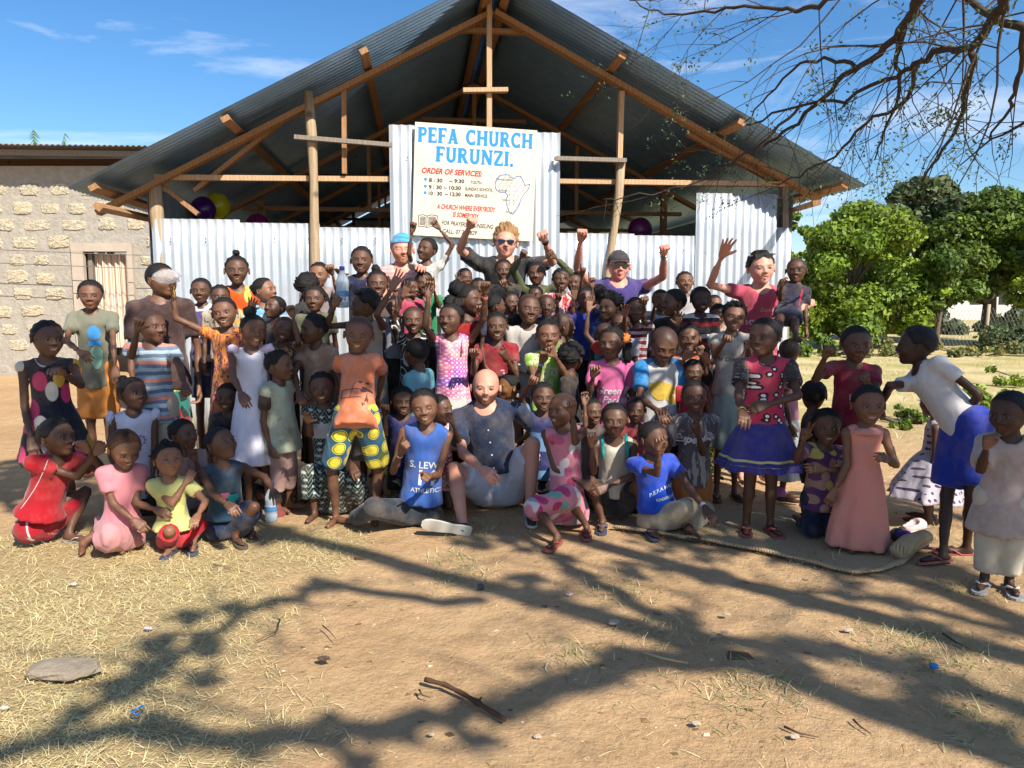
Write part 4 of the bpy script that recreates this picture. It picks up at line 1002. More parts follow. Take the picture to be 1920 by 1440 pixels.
# slab serif capitals from strokes: polylines in a unit box, thick stems with serifs
def arc(cx, cy, rx, ry, a0, a1, n=14): return [(cx+rx*math.cos(R_(a0+(a1-a0)*i/n)), cy+ry*math.sin(R_(a0+(a1-a0)*i/n))) for i in range(n+1)]
GL = {'P': (.66, [([(.16, 0), (.16, 1)], .20), ([(.16, .92), (.38, .92)]+arc(.38, .71, .17, .21, 90, -90)+[(.16, .50)], .15)], [(.0, .34, 0), (.0, .2, 1)]),
      'E': (.66, [([(.16, 0), (.16, 1)], .20), ([(.1, .94), (.58, .94)], .13), ([(.1, .06), (.60, .06)], .13), ([(.16, .5), (.46, .5)], .12), ([(.57, 1), (.57, .76)], .07), ([(.60, 0), (.60, .25)], .07), ([(.46, .4), (.46, .6)], .07)], [(.0, .2, 0), (.0, .2, 1)]),
      'F': (.62, [([(.16, 0), (.16, 1)], .20), ([(.1, .94), (.58, .94)], .13), ([(.16, .5), (.46, .5)], .12), ([(.57, 1), (.57, .76)], .07), ([(.46, .4), (.46, .6)], .07)], [(.0, .34, 0), (.0, .2, 1)]),
      'A': (.78, [([(.15, 0), (.40, 1)], .14), ([(.62, 0), (.38, 1)], .20), ([(.22, .30), (.56, .30)], .11)], [(.0, .28, 0), (.48, .78, 0), (.26, .5, 1)]),
      'C': (.72, [(arc(.40, .5, .30, .43, 50, 310, 22), .17), ([(.62, 1), (.62, .70)], .08), ([(.62, .0), (.62, .28)], .08)], []),
      'H': (.80, [([(.16, 0), (.16, 1)], .19), ([(.64, 0), (.64, 1)], .19), ([(.16, .5), (.64, .5)], .13)], [(.0, .30, 0), (.0, .30, 1), (.50, .80, 0), (.50, .80, 1)]),
      'U': (.76, [([(.16, 1), (.16, .32)]+arc(.38, .32, .22, .25, 180, 360)+[(.60, 1)], .17)], [(.0, .32, 1), (.46, .74, 1)]),
      'R': (.76, [([(.16, 0), (.16, 1)], .20), ([(.16, .92), (.38, .92)]+arc(.38, .73, .17, .19, 90, -90)+[(.16, .54)], .14), ([(.36, .54), (.60, .05)], .18)], [(.0, .30, 0), (.0, .2, 1), (.52, .76, 0)]),
      'N': (.82, [([(.15, 0), (.15, 1)], .13), ([(.15, .98), (.66, .02)], .19), ([(.67, 0), (.67, 1)], .13)], [(.0, .28, 0), (.0, .2, 1), (.52, .82, 1)]),
      'Z': (.68, [([(.06, .94), (.60, .94)], .13), ([(.57, .95), (.10, .05)], .18), ([(.08, .06), (.62, .06)], .13), ([(.06, 1), (.06, .76)], .08), ([(.62, 0), (.62, .25)], .08)], []),
      'I': (.34, [([(.17, 0), (.17, 1)], .20)], [(.0, .34, 0), (.0, .34, 1)]), '.': (.30, [(arc(.14, .09, .05, .05, 0, 360, 10), .12)], []), ' ': (.42, [], [])}
def slab(s, px0, px1, y0, y1, capH):
    w_ = sum(GL[c][0]+.06 for c in s)-.06; A = np.array(sp(px0, y0)); B = np.array(sp(px1, y1)); d_ = nrm(B-A); n_ = np.array([-d_[1], d_[0]]); L_ = np.linalg.norm(B-A); H_ = capH/212*SH; x = 0; sx = L_/w_; lay_ = 0
    for ch in s:
        gw, st, sf = GL[ch]; m = MB(); li = 0
        def T2(p): q = A+d_*(x+p[0])*sx+n_*p[1]*H_; return (q[0], -.0095-.00025*li, q[1])
        for pts, tw in st:
            P_ = [np.array(p, float) for p in pts]; ls, rs2 = [], []
            for i, p in enumerate(P_):
                dd = (P_[min(i+1, len(P_)-1)]-P_[max(i-1, 0)])*np.array([sx, H_]); dd = dd/max(np.linalg.norm(dd), 1e-6); nn_ = np.array([-dd[1], dd[0]])*tw/2*1.25*min(sx, H_)/np.array([sx, H_]); ls.append(T2(p+nn_)); rs2.append(T2(p-nn_))
            k_ = len(ls); m.add(ls+rs2, [(i, k_+i, k_+i+1, i+1) for i in range(k_-1)]); li += 1
        for x0_, x1_, e in sf:
            y_ = 0 if e == 0 else 1; y2 = .085 if e == 0 else .915; m.add([T2((x0_, y_)), T2((x1_, y_)), T2((x1_, y2)), T2((x0_, y2))], [(0, 1, 2, 3)]); li += 1
        if m.v: o = m.ob('letter', inkB, sign)
        x += gw+.06
slab('PEFA CHURCH', 779, 994, 265, 277, 28); slab('FURUNZI.', 813, 960, 301.5, 311, 28)
signtext('ORDER OF SERVICES:', 788, 901, 323.5, 10, inkR, .25, .035, 330)
for yy, a_, b_ in ((338, '8 : 30    ~ 9:30', 'YOUTH'), (351, '9 : 30 ~ 10:30', 'SUNDAY SCHOOL'), (363, '10 : 30  ~ 12:30', 'MAIN SERVICE')):
    signtext(a_, 802, 868 if yy == 338 else 862, yy+2.5, 7, inkK, 0, .035, yy+4.5); signtext(b_, 879 if yy == 338 else 870, {338: 900, 351: 922, 363: 912}[yy], yy+5, 6, inkK, 0, .02, yy+7)
for yy in (335, 348, 360.5):
    x_, z_ = sp(795.5, yy+.5); m = MB(); m.add([(x_+.015*math.cos(a), -.0098, z_+.015*math.sin(a)) for a in np.linspace(0, 2*math.pi, 15)[:-1]], [tuple(range(14))[::-1]]); m.ob('bullet', inkB, sign)
signtext('A CHURCH WHERE EVERYBODY', 818, 929, 391, 9, inkR, .22, .03, 397); signtext('IS SOMEBODY.', 848, 898, 406, 9, inkR, .22, .03, 410.5)
signtext('FOR PRAYERS COUNSELING', 828, 926, 421.5, 8, inkK, .25, .015, 429); signtext('CALL: 07 22 2829.', 830, 896, 437.5, 8, inkK, .2, .015, 441)
def lines(polys, w, mat, name):
    m = MB()
    for pl in polys:
        P_ = [np.array(sp(*p)) for p in pl]; 
        for a_, b_ in zip(P_[:-1], P_[1:]):
            d_ = b_-a_; n_ = np.array([-d_[1], d_[0]]); n_ = n_/max(np.linalg.norm(n_), 1e-6)*w/2; q = [a_+n_, a_-n_, b_-n_, b_+n_]; m.add([(p[0], -.0097, p[1]) for p in q], [(0, 1, 2, 3)])
    m.ob(name, mat, sign)
Z5 = lambda x_, y_: (720+x_/5.538, 220+y_/5.538)
afr = [(1150,640),(1185,597),(1245,585),(1285,590),(1300,615),(1345,625),(1360,605),(1405,600),(1440,660),(1455,700),(1508,682),(1490,740),(1440,800),(1415,850),(1405,900),(1380,950),(1340,1000),(1310,990),(1280,930),(1262,860),(1275,800),(1250,770),(1190,770),(1150,740),(1140,690),(1150,640)]
inkL = plain('sign_outline_blue', (.08, .16, .40), .5, .3, 0, .05)
AP = [Z5(*p) for p in afr]; lines([AP], .008, inkL, 'map_outline')
def inside(x_, y_):
    c = False
    for (x1, y1), (x2, y2) in zip(AP[:-1], AP[1:]):
        if (y1 > y_) != (y2 > y_) and x_ < (x2-x1)*(y_-y1)/(y2-y1)+x1: c = not c
    return c
hat = []
for k_ in range(-6, 24, 2):
    seg = None; x_ = 920+k_*5.
    for i in range(60):
        p = (x_+i*.85, 402-i*1.4)
        if inside(*p): seg = (seg[0], p) if seg else (p, p)
        elif seg: hat.append(list(seg)); seg = None
    if seg: hat.append(list(seg))
lines(hat, .0045, inkL, 'map_hatching')
m = MB(); cr_ = [(1300,680),(1335,680),(1335,722),(1370,722),(1370,755),(1335,755),(1335,975),(1300,975),(1300,755),(1265,755),(1265,722),(1300,722)]
q = [sp(*Z5(*p)) for p in cr_]; m.add([(p[0], -.0100, p[1]) for p in q], [(0,1,2,3,4,5,6,7,8,9,10,11)]); m.ob('cross', SIGNM, sign); lines([[Z5(*p) for p in cr_+cr_[:1]]], .006, inkL, 'cross_outline')
for s_, x_, y_, x2 in (('Pentecostal', 1150, 645, 1320), ('Evangelistic', 1182, 758, 1345), ('Fellowship', 1218, 860, 1350), ('Africa', 1262, 985, 1330)):
    a_ = Z5(x_, y_); b_ = Z5(x2, y_+4); signtext(s_, a_[0], b_[0], a_[1], 4.2, inkK, 0, 0, b_[1])
bk = lambda x_, y_: (640+x_/4.5, 380+y_/4.5)
lines([[bk(*p) for p in [(650,108),(690,103),(722,115),(722,212),(690,203),(655,208),(650,108)]], [bk(*p) for p in [(722,115),(760,103),(808,112),(806,205),(765,203),(722,212)]]]+[[bk(662, 125+i*11), bk(690, 121+i*11), bk(712, 128+i*11)] for i in range(7)]+[[bk(732, 128+i*11), bk(765, 121+i*11), bk(796, 126+i*11)] for i in range(7)], .006, inkK, 'open_book')
# balloons
def balloon(px, py, Y, r, col, label):
    c = at(px, py, Y); m = MB().lathe([(.0001, -1.16*r), (.03*r, -1.15*r), (.05*r, -1.08*r)]+[(r*math.cos(a), 1.05*r*math.sin(a)) for a in np.linspace(-1.45, 1.57, 16)], 24); o = m.ob('balloon', plain('balloon_'+label.split()[0], col, .25, .5, 0, .02), None, True, c); tag(o, label, 'balloon', 'balloons inside the church')
    s_ = MB().tube([(0, 0, -1.16*r), (.01, 0, -1.6*r), (0, .01, -2.2*r)], .002, 5).ob('string', plain('string', (.5, .5, .5)), o)
balloon(381, 393, 8.75, .140, (.06, .005, .16), 'purple balloon beside the yellow one under the left eave'); balloon(407, 387, 8.95, .150, (.50, .46, .012), 'yellow balloon overlapping the purple one')
balloon(483, 424, 9.2, .14, (.22, .01, .10), 'magenta balloon low in the dark, right of the yellow balloon'); balloon(1200, 432, 9.5, .15, (.14, .01, .08), 'magenta balloon in the dark behind the right wall sheets')
# ================================================================ block house on the left
HY = 13.4
house = empty('block_house', (0, HY, 0), 0, 'coral block house with a curtained doorway and a rusty corrugated roof at the left', 'house')
def hw_(px, py, dy=0.): p = at(px, py, HY+dy); return p[0], p[2]
t = NT('rough_mortar', .95, .1); n = t.noise(9, 7, .75); t.col(t.mix(t.ramp(n, [(.35, 0.), (.7, 1.)]), (.33, .30, .25), (.48, .43, .36))); b1 = t.bump(n, .9, .05); t.bump(t.noise(60, 5, .7), .6, .01, b1); MORT = t.m
t = NT('coral_block', .95, .1); t.co = t.n.new('ShaderNodeNewGeometry').outputs['Position']; n = t.noise(22, 7, .8); v_ = t.vor(38); c_ = t.mix(t.ramp(n, [(.40, 0.), (.56, 1.)]), (.40, .34, .25), (.70, .64, .48)); t.col(t.mix(t.ramp(t.noise(3, 2), [(.4, 0.), (.7, .5)]), c_, (.70, .56, .36))); b1 = t.bump(n, 1., .05); t.bump(v_, .7, .012, b1); CORAL = t.m
x0h, zt0 = hw_(-700, 326); x1h, _ = hw_(330, 326); dx0, dz0 = hw_(160, 472); dx1, _ = hw_(242, 472)
ztop = 3.62
w = MB()   # wall with door opening (0.22 thick)
for (a0, a1, b0, b1_) in ((x0h, dx0, 0, ztop), (dx1, x1h+.6, 0, ztop), (dx0, dx1, dz0, ztop)): w.box(((a0+a1)/2, .11, (b0+b1_)/2), (a1-a0, .22, b1_-b0))
w.ob('wall', MORT, house)
MB().box((x0h+.1, 3, ztop/2), (.2, 5.8, ztop)).box((x1h+.5, 3, ztop/2), (.2, 5.8, ztop)).box(((x0h+x1h)/2, 6, ztop/2), (x1h-x0h+1, .2, ztop)).ob('back_wall', MORT, house)
bmeshes = []
for k in range(9):
    rs2 = np.random.default_rng(k); n = 30; ang = np.linspace(0, 2*math.pi, n+1)[:-1]; ex = 4.5
    rx = np.sign(np.cos(ang))*np.abs(np.cos(ang))**(2/ex); rz = np.sign(np.sin(ang))*np.abs(np.sin(ang))**(2/ex); sm = np.sin(ang*2+k)*.5+np.sin(ang*5+k*2)*.5; jit = .93-.10*np.abs(sm)-.16*rs2.random(n)**2
    v = [(0, -1, 0)]; 
    for sc__, d in ((.55, -.9), (.85, -.75), (1.0, .4)):
        for i in range(n): v.append((rx[i]*jit[i]*sc__, d*(rs2.uniform(.6, 1.2) if d < 0 else 1), rz[i]*jit[i]*sc__))
    f = [(0, 1+(i+1) % n, 1+i) for i in range(n)]; q = [(1+r*n+i, 1+r*n+(i+1) % n, 1+(r+1)*n+(i+1) % n, 1+(r+1)*n+i) for r in range(2) for i in range(n)]
    me = mk_mesh('stone_block', np.array(v), [np.array(f), np.array(q)], False); me.materials.append(CORAL); bmeshes.append(me)
rb = random.Random(5); row = 0; zz = .22
while zz < ztop-.12:
    x = x0h+3.2+rb.uniform(0, .3)+(row % 2)*.27
    while x < x1h+.3:
        wd = rb.uniform(.36, .56); cx = x+wd/2; x += wd+rb.uniform(.04, .10)
        if dx0-.42 < cx < dx1+.42 and zz < dz0+.28: continue
        if at(0, 0, HY) is None: continue
        if rb.random() < .06: continue
        o = link(bpy.data.objects.new('stone_block', rb.choice(bmeshes))); o.parent = house; o.location = (cx, 0, zz+rb.uniform(-.02, .02)); o.scale = (wd*.50*rb.uniform(.82, 1.08), .030*rb.uniform(.6, 1.2), .130*rb.uniform(.78, 1.08)); o.rotation_euler = (0, rb.uniform(-.05, .05), 0)
    zz += .30; row += 1
# door frame, curtain
fr = plain('door_concrete', (.50, .42, .33), .9, .1, 0, .3, 6, .3)
f0x, f0z = hw_(137, 456); f1x, _ = hw_(251, 456)
MB().box(((f0x+dx0)/2, -.02, dz0/2), (dx0-f0x, .14, dz0)).box(((f1x+dx1)/2, -.02, dz0/2), (f1x-dx1, .14, dz0)).box(((f0x+f1x)/2, -.022, (dz0+f0z)/2), (f1x-f0x, .14, f0z-dz0)).ob('door_frame', fr, house)
MB().box((dx0+.05, .08, dz0/2), (.07, .08, dz0)).box((dx1-.03, .08, dz0/2), (.05, .08, dz0)).ob('door_jamb', WOOD['grey'], house)
c0, _ = hw_(173, 560); c1, cz0 = hw_(240, 652); nx = 120; xx = np.linspace(c0, c1, nx); Z = np.linspace(dz0-.03, cz0, 8)
v = np.array([(x_*(1)+.03*math.sin(i*.2)*(j/8), .10+.030*math.sin((x_-c0)*60)+.018*math.sin((x_-c0)*23+j*.3), z_) for j, z_ in enumerate(Z) for i, x_ in enumerate(xx)])
q = np.array([(j*nx+i, j*nx+i+1, (j+1)*nx+i+1, (j+1)*nx+i) for j in range(7) for i in range(nx-1)])
t = NT('striped_curtain', .85, .15); xs_ = t.sep()[0]; t.col(t.ramp(t.math('FRACT', t.math('MULTIPLY', xs_, 9)), [(0, (.62, .54, .44)), (.25, (.42, .15, .10)), (.33, (.62, .54, .44)), (.5, (.50, .30, .18)), (.6, (.60, .52, .42)), (.8, (.35, .22, .16)), (.86, (.62, .55, .45))], 'CONSTANT'))
ob('curtain', mk_mesh('curtain', v, q, True), t.m, house)
v, f = corr(9.5, 3.6, .095, .014, 8, .002)   # roof sheet: ribs run front to back
rx0 = at(-300, 300, HY)[0]; v2 = np.stack([v[:, 0]+rx0, v[:, 2]-.55, 3.88+v[:, 1]+(v[:, 2])*.10-(v[:, 0]+rx0+9)*.012], -1); ob('roof', mk_mesh('roof', v2, f, True), OLDR, house)
MB().beam((rx0, -.35, 3.80+.02), (rx0+9.2, -.35, 3.80-.09), .05, .09).ob('fascia_board', WOOD['grey'], house)
MB().box((rx0+4.5, -.1+.3, 3.70), (8.6, .05, .14)).ob('wall_plate', WOOD['dark'], house)
# wire line in front of the house
for z_ in (2.08, 1.86):
    m = MB(); m.tube([(-9, 12.9, z_+.1), (-6.5, 12.9, z_), (-4.2, 12.9, z_-.03)], .006, 5); tag(m.ob('wire', plain('wire_steel', (.25, .24, .23), .5, .3, .5), None, True), 'thin sagging wire across the doorway, %s one' % ('upper' if z_ > 2 else 'lower'), 'wire')
# leafy tips showing over the house roof
def leafm(name, c, tr=.25):
    t = NT(name, .55, .35); a = t.n.new('ShaderNodeAttribute'); a.attribute_name = 'Col'; t.col(a.outputs['Color']); 
    if tr:
        tb = t.n.new('ShaderNodeBsdfTranslucent'); ms = t.n.new('ShaderNodeMixShader'); ms.inputs[0].default_value = tr; t.link(a.outputs['Color'], tb.inputs[0]); out = t.n['Material Output']
        t.link(t.b.outputs[0], ms.inputs[1]); t.link(tb.outputs[0], ms.inputs[2]); t.link(ms.outputs[0], out.inputs[0])
    return t.m
LEAF = leafm('leaf', None, .35)
for i, (px, py0, py1, lb) in enumerate(((64, 242, 310, 'leftmost ragged banana leaf tip above the house roof'), (121, 248, 310, 'middle ragged banana leaf tip above the house roof'), (203, 270, 312, 'rightmost ragged banana leaf tip above the house roof'))):
    a = at(px-4, 330, 18); b = at(px+3, py0, 18); g = empty('banana_plant', (a[0], a[1], 0), 0, lb, 'plant', 'banana leaf tips above the roof')
    A = a-V(a[0], a[1], 0); B = b-V(a[0], a[1], 0); MB().tube([(0, 0, 0), A*V(1,1,.8)+V(0,0,0), A], .08, 6).ob('trunk', plain('banana_stem', (.18, .2, .08)), g)
    m = MB(); rr = random.Random(i); n = 16
    for j in range(n):
        s0 = j/n; p = A+(B-A)*s0; w_ = (.24 if i != 2 else .30)*(1-s0*.5)*rr.uniform(.3, 1.2); p = p+V(.05*math.sin(s0*5+i), 0, 0)
        for sd in ((-1, 1) if i != 2 else (1,)): m.add([p, p+(B-A)/n*.8, p+V(sd*w_, .05, -.05-.16*rr.random())], [(0, 1, 2)])
    me = m.mesh('leaf'); ca = me.color_attributes.new('Col', 'FLOAT_COLOR', 'POINT'); ca.data.foreach_set('color', np.tile([.10, .19, .04, 1], len(me.vertices)).astype(np.float32)); ob('leaf', me, LEAF, g)
# ================================================================ trees
def leafcloud(n, clumps, size, cols, elong=1.6, seed=0, droop=.3):
    """n leaves spread over clump shells; clumps: (c, r) arrays"""
    g = np.random.default_rng(seed); C = np.array([c for c, r in clumps]); Rr = np.array([r for c, r in clumps]); k = g.choice(len(C), n, p=(Rr**2.2)/(Rr**2.2).sum())
    d = g.standard_normal((n, 3)); d /= np.linalg.norm(d, axis=1)[:, None]; rad = g.random(n)**.38; d2 = d*np.array([1, 1, .72]); p = C[k]+d2*(Rr[k]*rad)[:, None]
    nrm_ = d*.8+g.standard_normal((n, 3))*.55+V(0, 0, .35); nrm_ /= np.linalg.norm(nrm_, axis=1)[:, None]
    a = g.standard_normal((n, 3)); a[:, 2] -= droop*2; a -= (a*nrm_).sum(1)[:, None]*nrm_; a /= np.linalg.norm(a, axis=1)[:, None]; b = np.cross(nrm_, a)
    s = size*g.uniform(.5, 1.5, n); q = np.stack([p-a*(s*elong*.5)[:, None], p+b*(s*.5)[:, None], p+a*(s*elong*.5)[:, None], p-b*(s*.5)[:, None]], 1)
    q[:, 0] += nrm_*(s*.12)[:, None]; q[:, 2] -= nrm_*(s*.15)[:, None]
    cf = g.uniform(.75, 1.25, (len(C), 1))*(1+np.array([[.25, .12, 0]])*g.uniform(-.4, 1, (len(C), 1))); cc = np.array(cols)[g.integers(0, len(cols), n)]*g.uniform(.6, 1.3, (n, 1))*cf[k]; return q.reshape(-1, 3), np.arange(n*4).reshape(-1, 4), np.repeat(cc, 4, 0)
BARK = plain('bark', (.17, .13, .095), .9, .15, 0, .5, 9, .6)
def tree(name, x, y, h, w, n, size, cols, label, seed, trunk=.11, elong=1.7, base=.25, lumps=26, shape=None):
    g = empty(name, (x, y, 0), 0, label, 'tree', 'trees beyond the field'); rr = random.Random(seed); clumps = []
    for i in range(lumps):
        t_ = rr.random(); zz = h*(base+(1-base)*t_); wr = w*.5*(math.sin(math.pi*min(1, .18+t_*.86))**.7)*(shape(t_) if shape else 1); a = rr.uniform(0, 6.28); r_ = wr*rr.random()**.5*.85
        clumps.append(((r_*math.cos(a), r_*math.sin(a)*.8, zz), w*.085*rr.uniform(.5, 1.7)))
    m = MB(); pts = [(0, 0, -.1), (rr.uniform(-.1, .1), 0, h*.2), (rr.uniform(-.2, .2), .05, h*.45), (rr.uniform(-.2, .2), 0, h*.75)]; m.tube(pts, [trunk*1.3, trunk, trunk*.7, trunk*.3], 9); m.ob('trunk', BARK, g, True)
    mb = MB()
    for c, r_ in clumps[::2]: s_ = np.array(pts[1])*(1-.3)+np.array(pts[2])*.3 if c[2] < h*.5 else np.array(pts[2]); mb.tube([s_, (s_+np.array(c))/2+V(0, 0, -.1), c], [trunk*.4, trunk*.22, trunk*.08], 5)
    mb.ob('limb', BARK, g, True)
    v, f, c = leafcloud(n, clumps, size, cols, elong, seed); ob('crown', mk_mesh('crown', v, f, False, c), LEAF, g); return g
GR = [(.12, .19, .025), (.09, .15, .02), (.17, .25, .035), (.06, .11, .018)]; GB = [(.22, .32, .03), (.17, .26, .025), (.28, .37, .045), (.11, .18, .02)]; GD = [(.085, .125, .045), (.06, .095, .03), (.12, .16, .065), (.16, .20, .11)]
def tx(px, Y): return at(px, 560, Y)[0]
tree('neem_tree', tx(1612, 21), 21, 3.75, 5.6, 28520, .082, GB, 'bright green feathery tree standing just right of the church', 1, base=.12, lumps=70)
tree('neem_tree', tx(1545, 25), 25, 3.7, 3.4, 8680, .09, GB, 'yellowish green tree partly hidden behind the church corner', 2, base=.1)
tree('broadleaf_tree', tx(1712, 24), 24, 5.0, 4.6, 15000, .17, GD, 'taller dark broad leaved tree rising in the middle of the row', 3, elong=1.15, base=.35, lumps=26)
tree('neem_tree', tx(1858, 23), 23, 4.25, 5.6, 26040, .088, GR, 'large dark green tree with twisted trunks near the right edge', 4, .2, base=.38, lumps=60)
tree('neem_tree', tx(1760, 20), 20, 2.7, 2.5, 7440, .07, GR, 'small leafy tree in front of the wire fence', 5, .06, base=.45)
tree('neem_tree', tx(1995, 21), 21, 4.0, 4.2, 12400, .085, GB, 'light green tree cut off by the right edge', 6, .12, base=.3)
tree('neem_tree', tx(1487, 30), 30, 4.6, 3.0, 5580, .11, GB, 'pale tree top glimpsed between the church and the bright tree', 7)
tree('neem_tree', tx(2250, 24), 24, 4.5, 5, 5580, .11, GR, 'spreading tree outside the right edge', 8)
def shrub(px, Y, h, w, n, size, cols, label, seed):
    g = empty('shrub', (tx(px, Y), Y, 0), 0, label, 'shrub', 'shrubs along the field'); rr = random.Random(seed)
    cl_ = [((rr.uniform(-w/2, w/2), rr.uniform(-.6, .6), h*rr.uniform(.0, .6)), h*rr.uniform(.2, .4)) for _ in range(16)]
    m = MB(); [m.tube([(c[0]*.4, 0, 0), c], [.02, .008], 5) for c, r in cl_]; m.ob('stem', BARK, g, True)
    v, f, c = leafcloud(n, cl_, size, cols, 1.5, seed); ob('leaves', mk_mesh('leaves', v, f, False, c), LEAF, g)
for i, a in enumerate(((1540, 18.5, .6, 2.4, 2600, .07, GR, 'leafy weeds at the foot of the bright tree'), (1660, 18, .5, 1.8, 2000, .05, [(.3, .27, .1), (.14, .18, .04)], 'dry bush left of the leaning fence post'), (1850, 18, .45, 2.0, 2000, .05, [(.3, .27, .1), (.14, .18, .04)], 'dry bush under the large dark tree'),
                       (1720, 8.2, .2, .7, 700, .035, GR, 'low green weed patch behind the peach dress girl'), (1840, 9.5, .3, .8, 900, .04, GB, 'low yellow green weeds behind the bending child'), (1915, 19, 1.1, 1.6, 2600, .07, GD, 'dark bush at the right edge before the fence'), (1350, 6.2, .16, .4, 400, .03, GR, 'weed tuft beside the mint skirt girl'), (2000, 12, .4, 2, 1200, .05, GB, 'weeds outside the right edge'), (1640, 29, 1.5, 6, 5000, .12, GD, 'dense dark thicket behind the tree row, left part'), (1830, 31, 1.3, 7, 5000, .12, GD, 'dense dark thicket behind the tree row, right part'))): shrub(*a, 30+i)
# fence
fence = empty('wire_fence', (tx(1758, 20.6), 20.6, 0), 0, 'diamond mesh wire fence on leaning wooden posts beyond the field', 'fence'); FP = plain('fence_post_wood', (.42, .34, .24), .9, .1, 0, .3)
for dx, ln, h_ in ((-.75, -.05, 1.2), (.12, -.2, 1.35), (1.35, .05, 1.2), (2.4, 0, 1.2), (3.6, .1, 1.2)): MB().tube([(dx, 0, -.05), (dx+ln, 0, h_)], [.055, .045], 8).ob('post', FP, fence, True)
m = MB()
for k in range(44):
    for s in (-1, 1):
        x_ = -.8+k*.1; m.tube([(x_, .06, .0), (x_+s*.55, .06, 1.1)], .0035, 3, False)
m.ob('wire_mesh', plain('wire_mesh', (.3, .29, .27), .5, .3, .4), fence)
# far pale building glimpsed under the crowns
far = empty('far_building', (tx(1830, 48), 48, 0), 0, 'pale low building glimpsed under the tree crowns at the right', 'building')
MB().box((0, 2, 1.3), (9, 4, 2.6)).ob('wall', plain('far_wall', (.55, .53, .50), .9, .1, 0, .1), far); MB().box((0, 1.9, 2.7), (9.6, 4.6, .2)).ob('roof', plain('far_roof', (.35, .34, .33), .6), far)
for k in range(5): MB().box((-3.6+k*1.8, -.02, 1.4), (.7, .06, .8)).ob('window', plain('far_window', (.03, .03, .03), .3), far)
# ================================================================ the acacia overhead
aca = empty('acacia_tree', (6.2, -2.6, 0), 0, 'leafless looking thorny acacia reaching in overhead from the right', 'tree')
AO = V(6.2, -2.6, 0); AB = plain('acacia_bark', (.085, .062, .045), .9, .15, 0, .4, 12, .5)
MB().tube(np.array([(0, 0, -.1), (-.15, .1, 1.2), (-.3, .3, 2.4), (-.5, .6, 3.6)]), [.26, .20, .17, .12], 12).ob('trunk', AB, aca, True)
ar = random.Random(21); tw = MB(); LF = []; lf_rng = np.random.default_rng(5)
def grow(p, d, ln, r, lev, droop, leafy, keep):
    n = max(4, int(ln/.12)); pts = [p.copy()]; d = nrm(d)
    for i in range(n):
        d = nrm(d+V(ar.gauss(0, .15), ar.gauss(0, .15), ar.gauss(0, .13)-droop*.10)); pts.append(pts[-1]+d*ln/n)
        if pts[-1][2] < keep: break
        if lev > 0 and ar.random() < (.62 if lev > 1 else .42): grow(pts[-1], d+V(ar.gauss(0, .75), ar.gauss(0, .55), ar.gauss(0, .55)), ln*ar.uniform(.35, .62), r*.5, lev-1, droop*1.2, leafy, keep)
    pts = np.array(pts); tw.tube(pts-AO, np.linspace(r, r*.35, len(pts)), 5 if r > .006 else 4, False)
    if lev <= 1 and ar.random() < leafy:
        for q in pts[1:]: LF.append((q, d))
def limb(pxs, Y0, Y1, r0, r1, name='limb'):
    n = len(pxs); P_ = [at(x_, y_, Y0+(Y1-Y0)*i/(n-1)) for i, (x_, y_) in enumerate(pxs)]
    Q = []; 
    for i in range(n-1):
        for s in np.linspace(0, 1, 5)[:-1]: Q.append(P_[i]*(1-s)+P_[i+1]*s+V(ar.gauss(0, .008), ar.gauss(0, .008), ar.gauss(0, .008)))
    Q.append(P_[-1]); Q = np.array(Q); MB().tube(Q-AO, np.linspace(r0, r1, len(Q)), 8).ob(name, AB, aca, True); return Q, np.linspace(r0, r1, len(Q))
LM = [([(1960,-330),(1850,-150),(1723,0),(1701,39),(1649,101),(1605,127),(1539,184),(1482,245),(1430,275)], 3.0, 5.0, .026, .008),
      ([(2150,-300),(2000,-120),(1889,-5),(1859,44),(1824,96),(1762,92),(1714,122),(1684,140),(1583,184),(1500,196),(1400,235)], 2.6, 4.9, .024, .006),
      ([(2150,-200),(1900,-90),(1700,-40),(1544,2),(1500,25),(1452,17),(1380,13),(1300,28),(1230,22),(1180,0)], 3.0, 4.6, .016, .0035),
      ([(1990,-80),(1915,60),(1905,150),(1890,200),(1855,260)], 3.2, 4.2, .016, .005), ([(1824,96),(1815,160),(1800,230),(1760,300),(1720,345)], 3.7, 4.6, .016, .005),
      ([(1701,39),(1680,110),(1690,170),(1660,250),(1640,300)], 4.0, 4.6, .014, .004), ([(1605,127),(1560,110),(1500,118),(1440,180),(1395,230)], 4.3, 5.0, .012, .004),
      ([(1500,196),(1455,250),(1395,290),(1335,330),(1240,360),(1160,372),(1130,374)], 4.8, 5.3, .010, .003), ([(1720,122),(1700,190),(1620,235),(1570,290),(1500,330),(1450,345)], 4.1, 4.9, .012, .004), ([(1960,60),(1860,30),(1790,-20),(1700,-60)], 3.2, 3.8, .02, .01),
      ([(2020,180),(1940,215),(1880,250),(1800,310)], 3.5, 4.0, .012, .003)]
for pxs, Y0, Y1, r0, r1 in LM:
    Q, rr_ = limb(pxs, Y0, Y1, r0, r1)
    for i in range(3, len(Q), 2):
        if ar.random() < .85:
            d = nrm(Q[i]-Q[i-1]); grow(Q[i], d*.7+V(ar.gauss(0, .5), ar.gauss(0, .3), ar.gauss(-.30, .5)), ar.uniform(.25, .85), max(rr_[i]*.32, .0026), 2, .5, .30, 1.9)
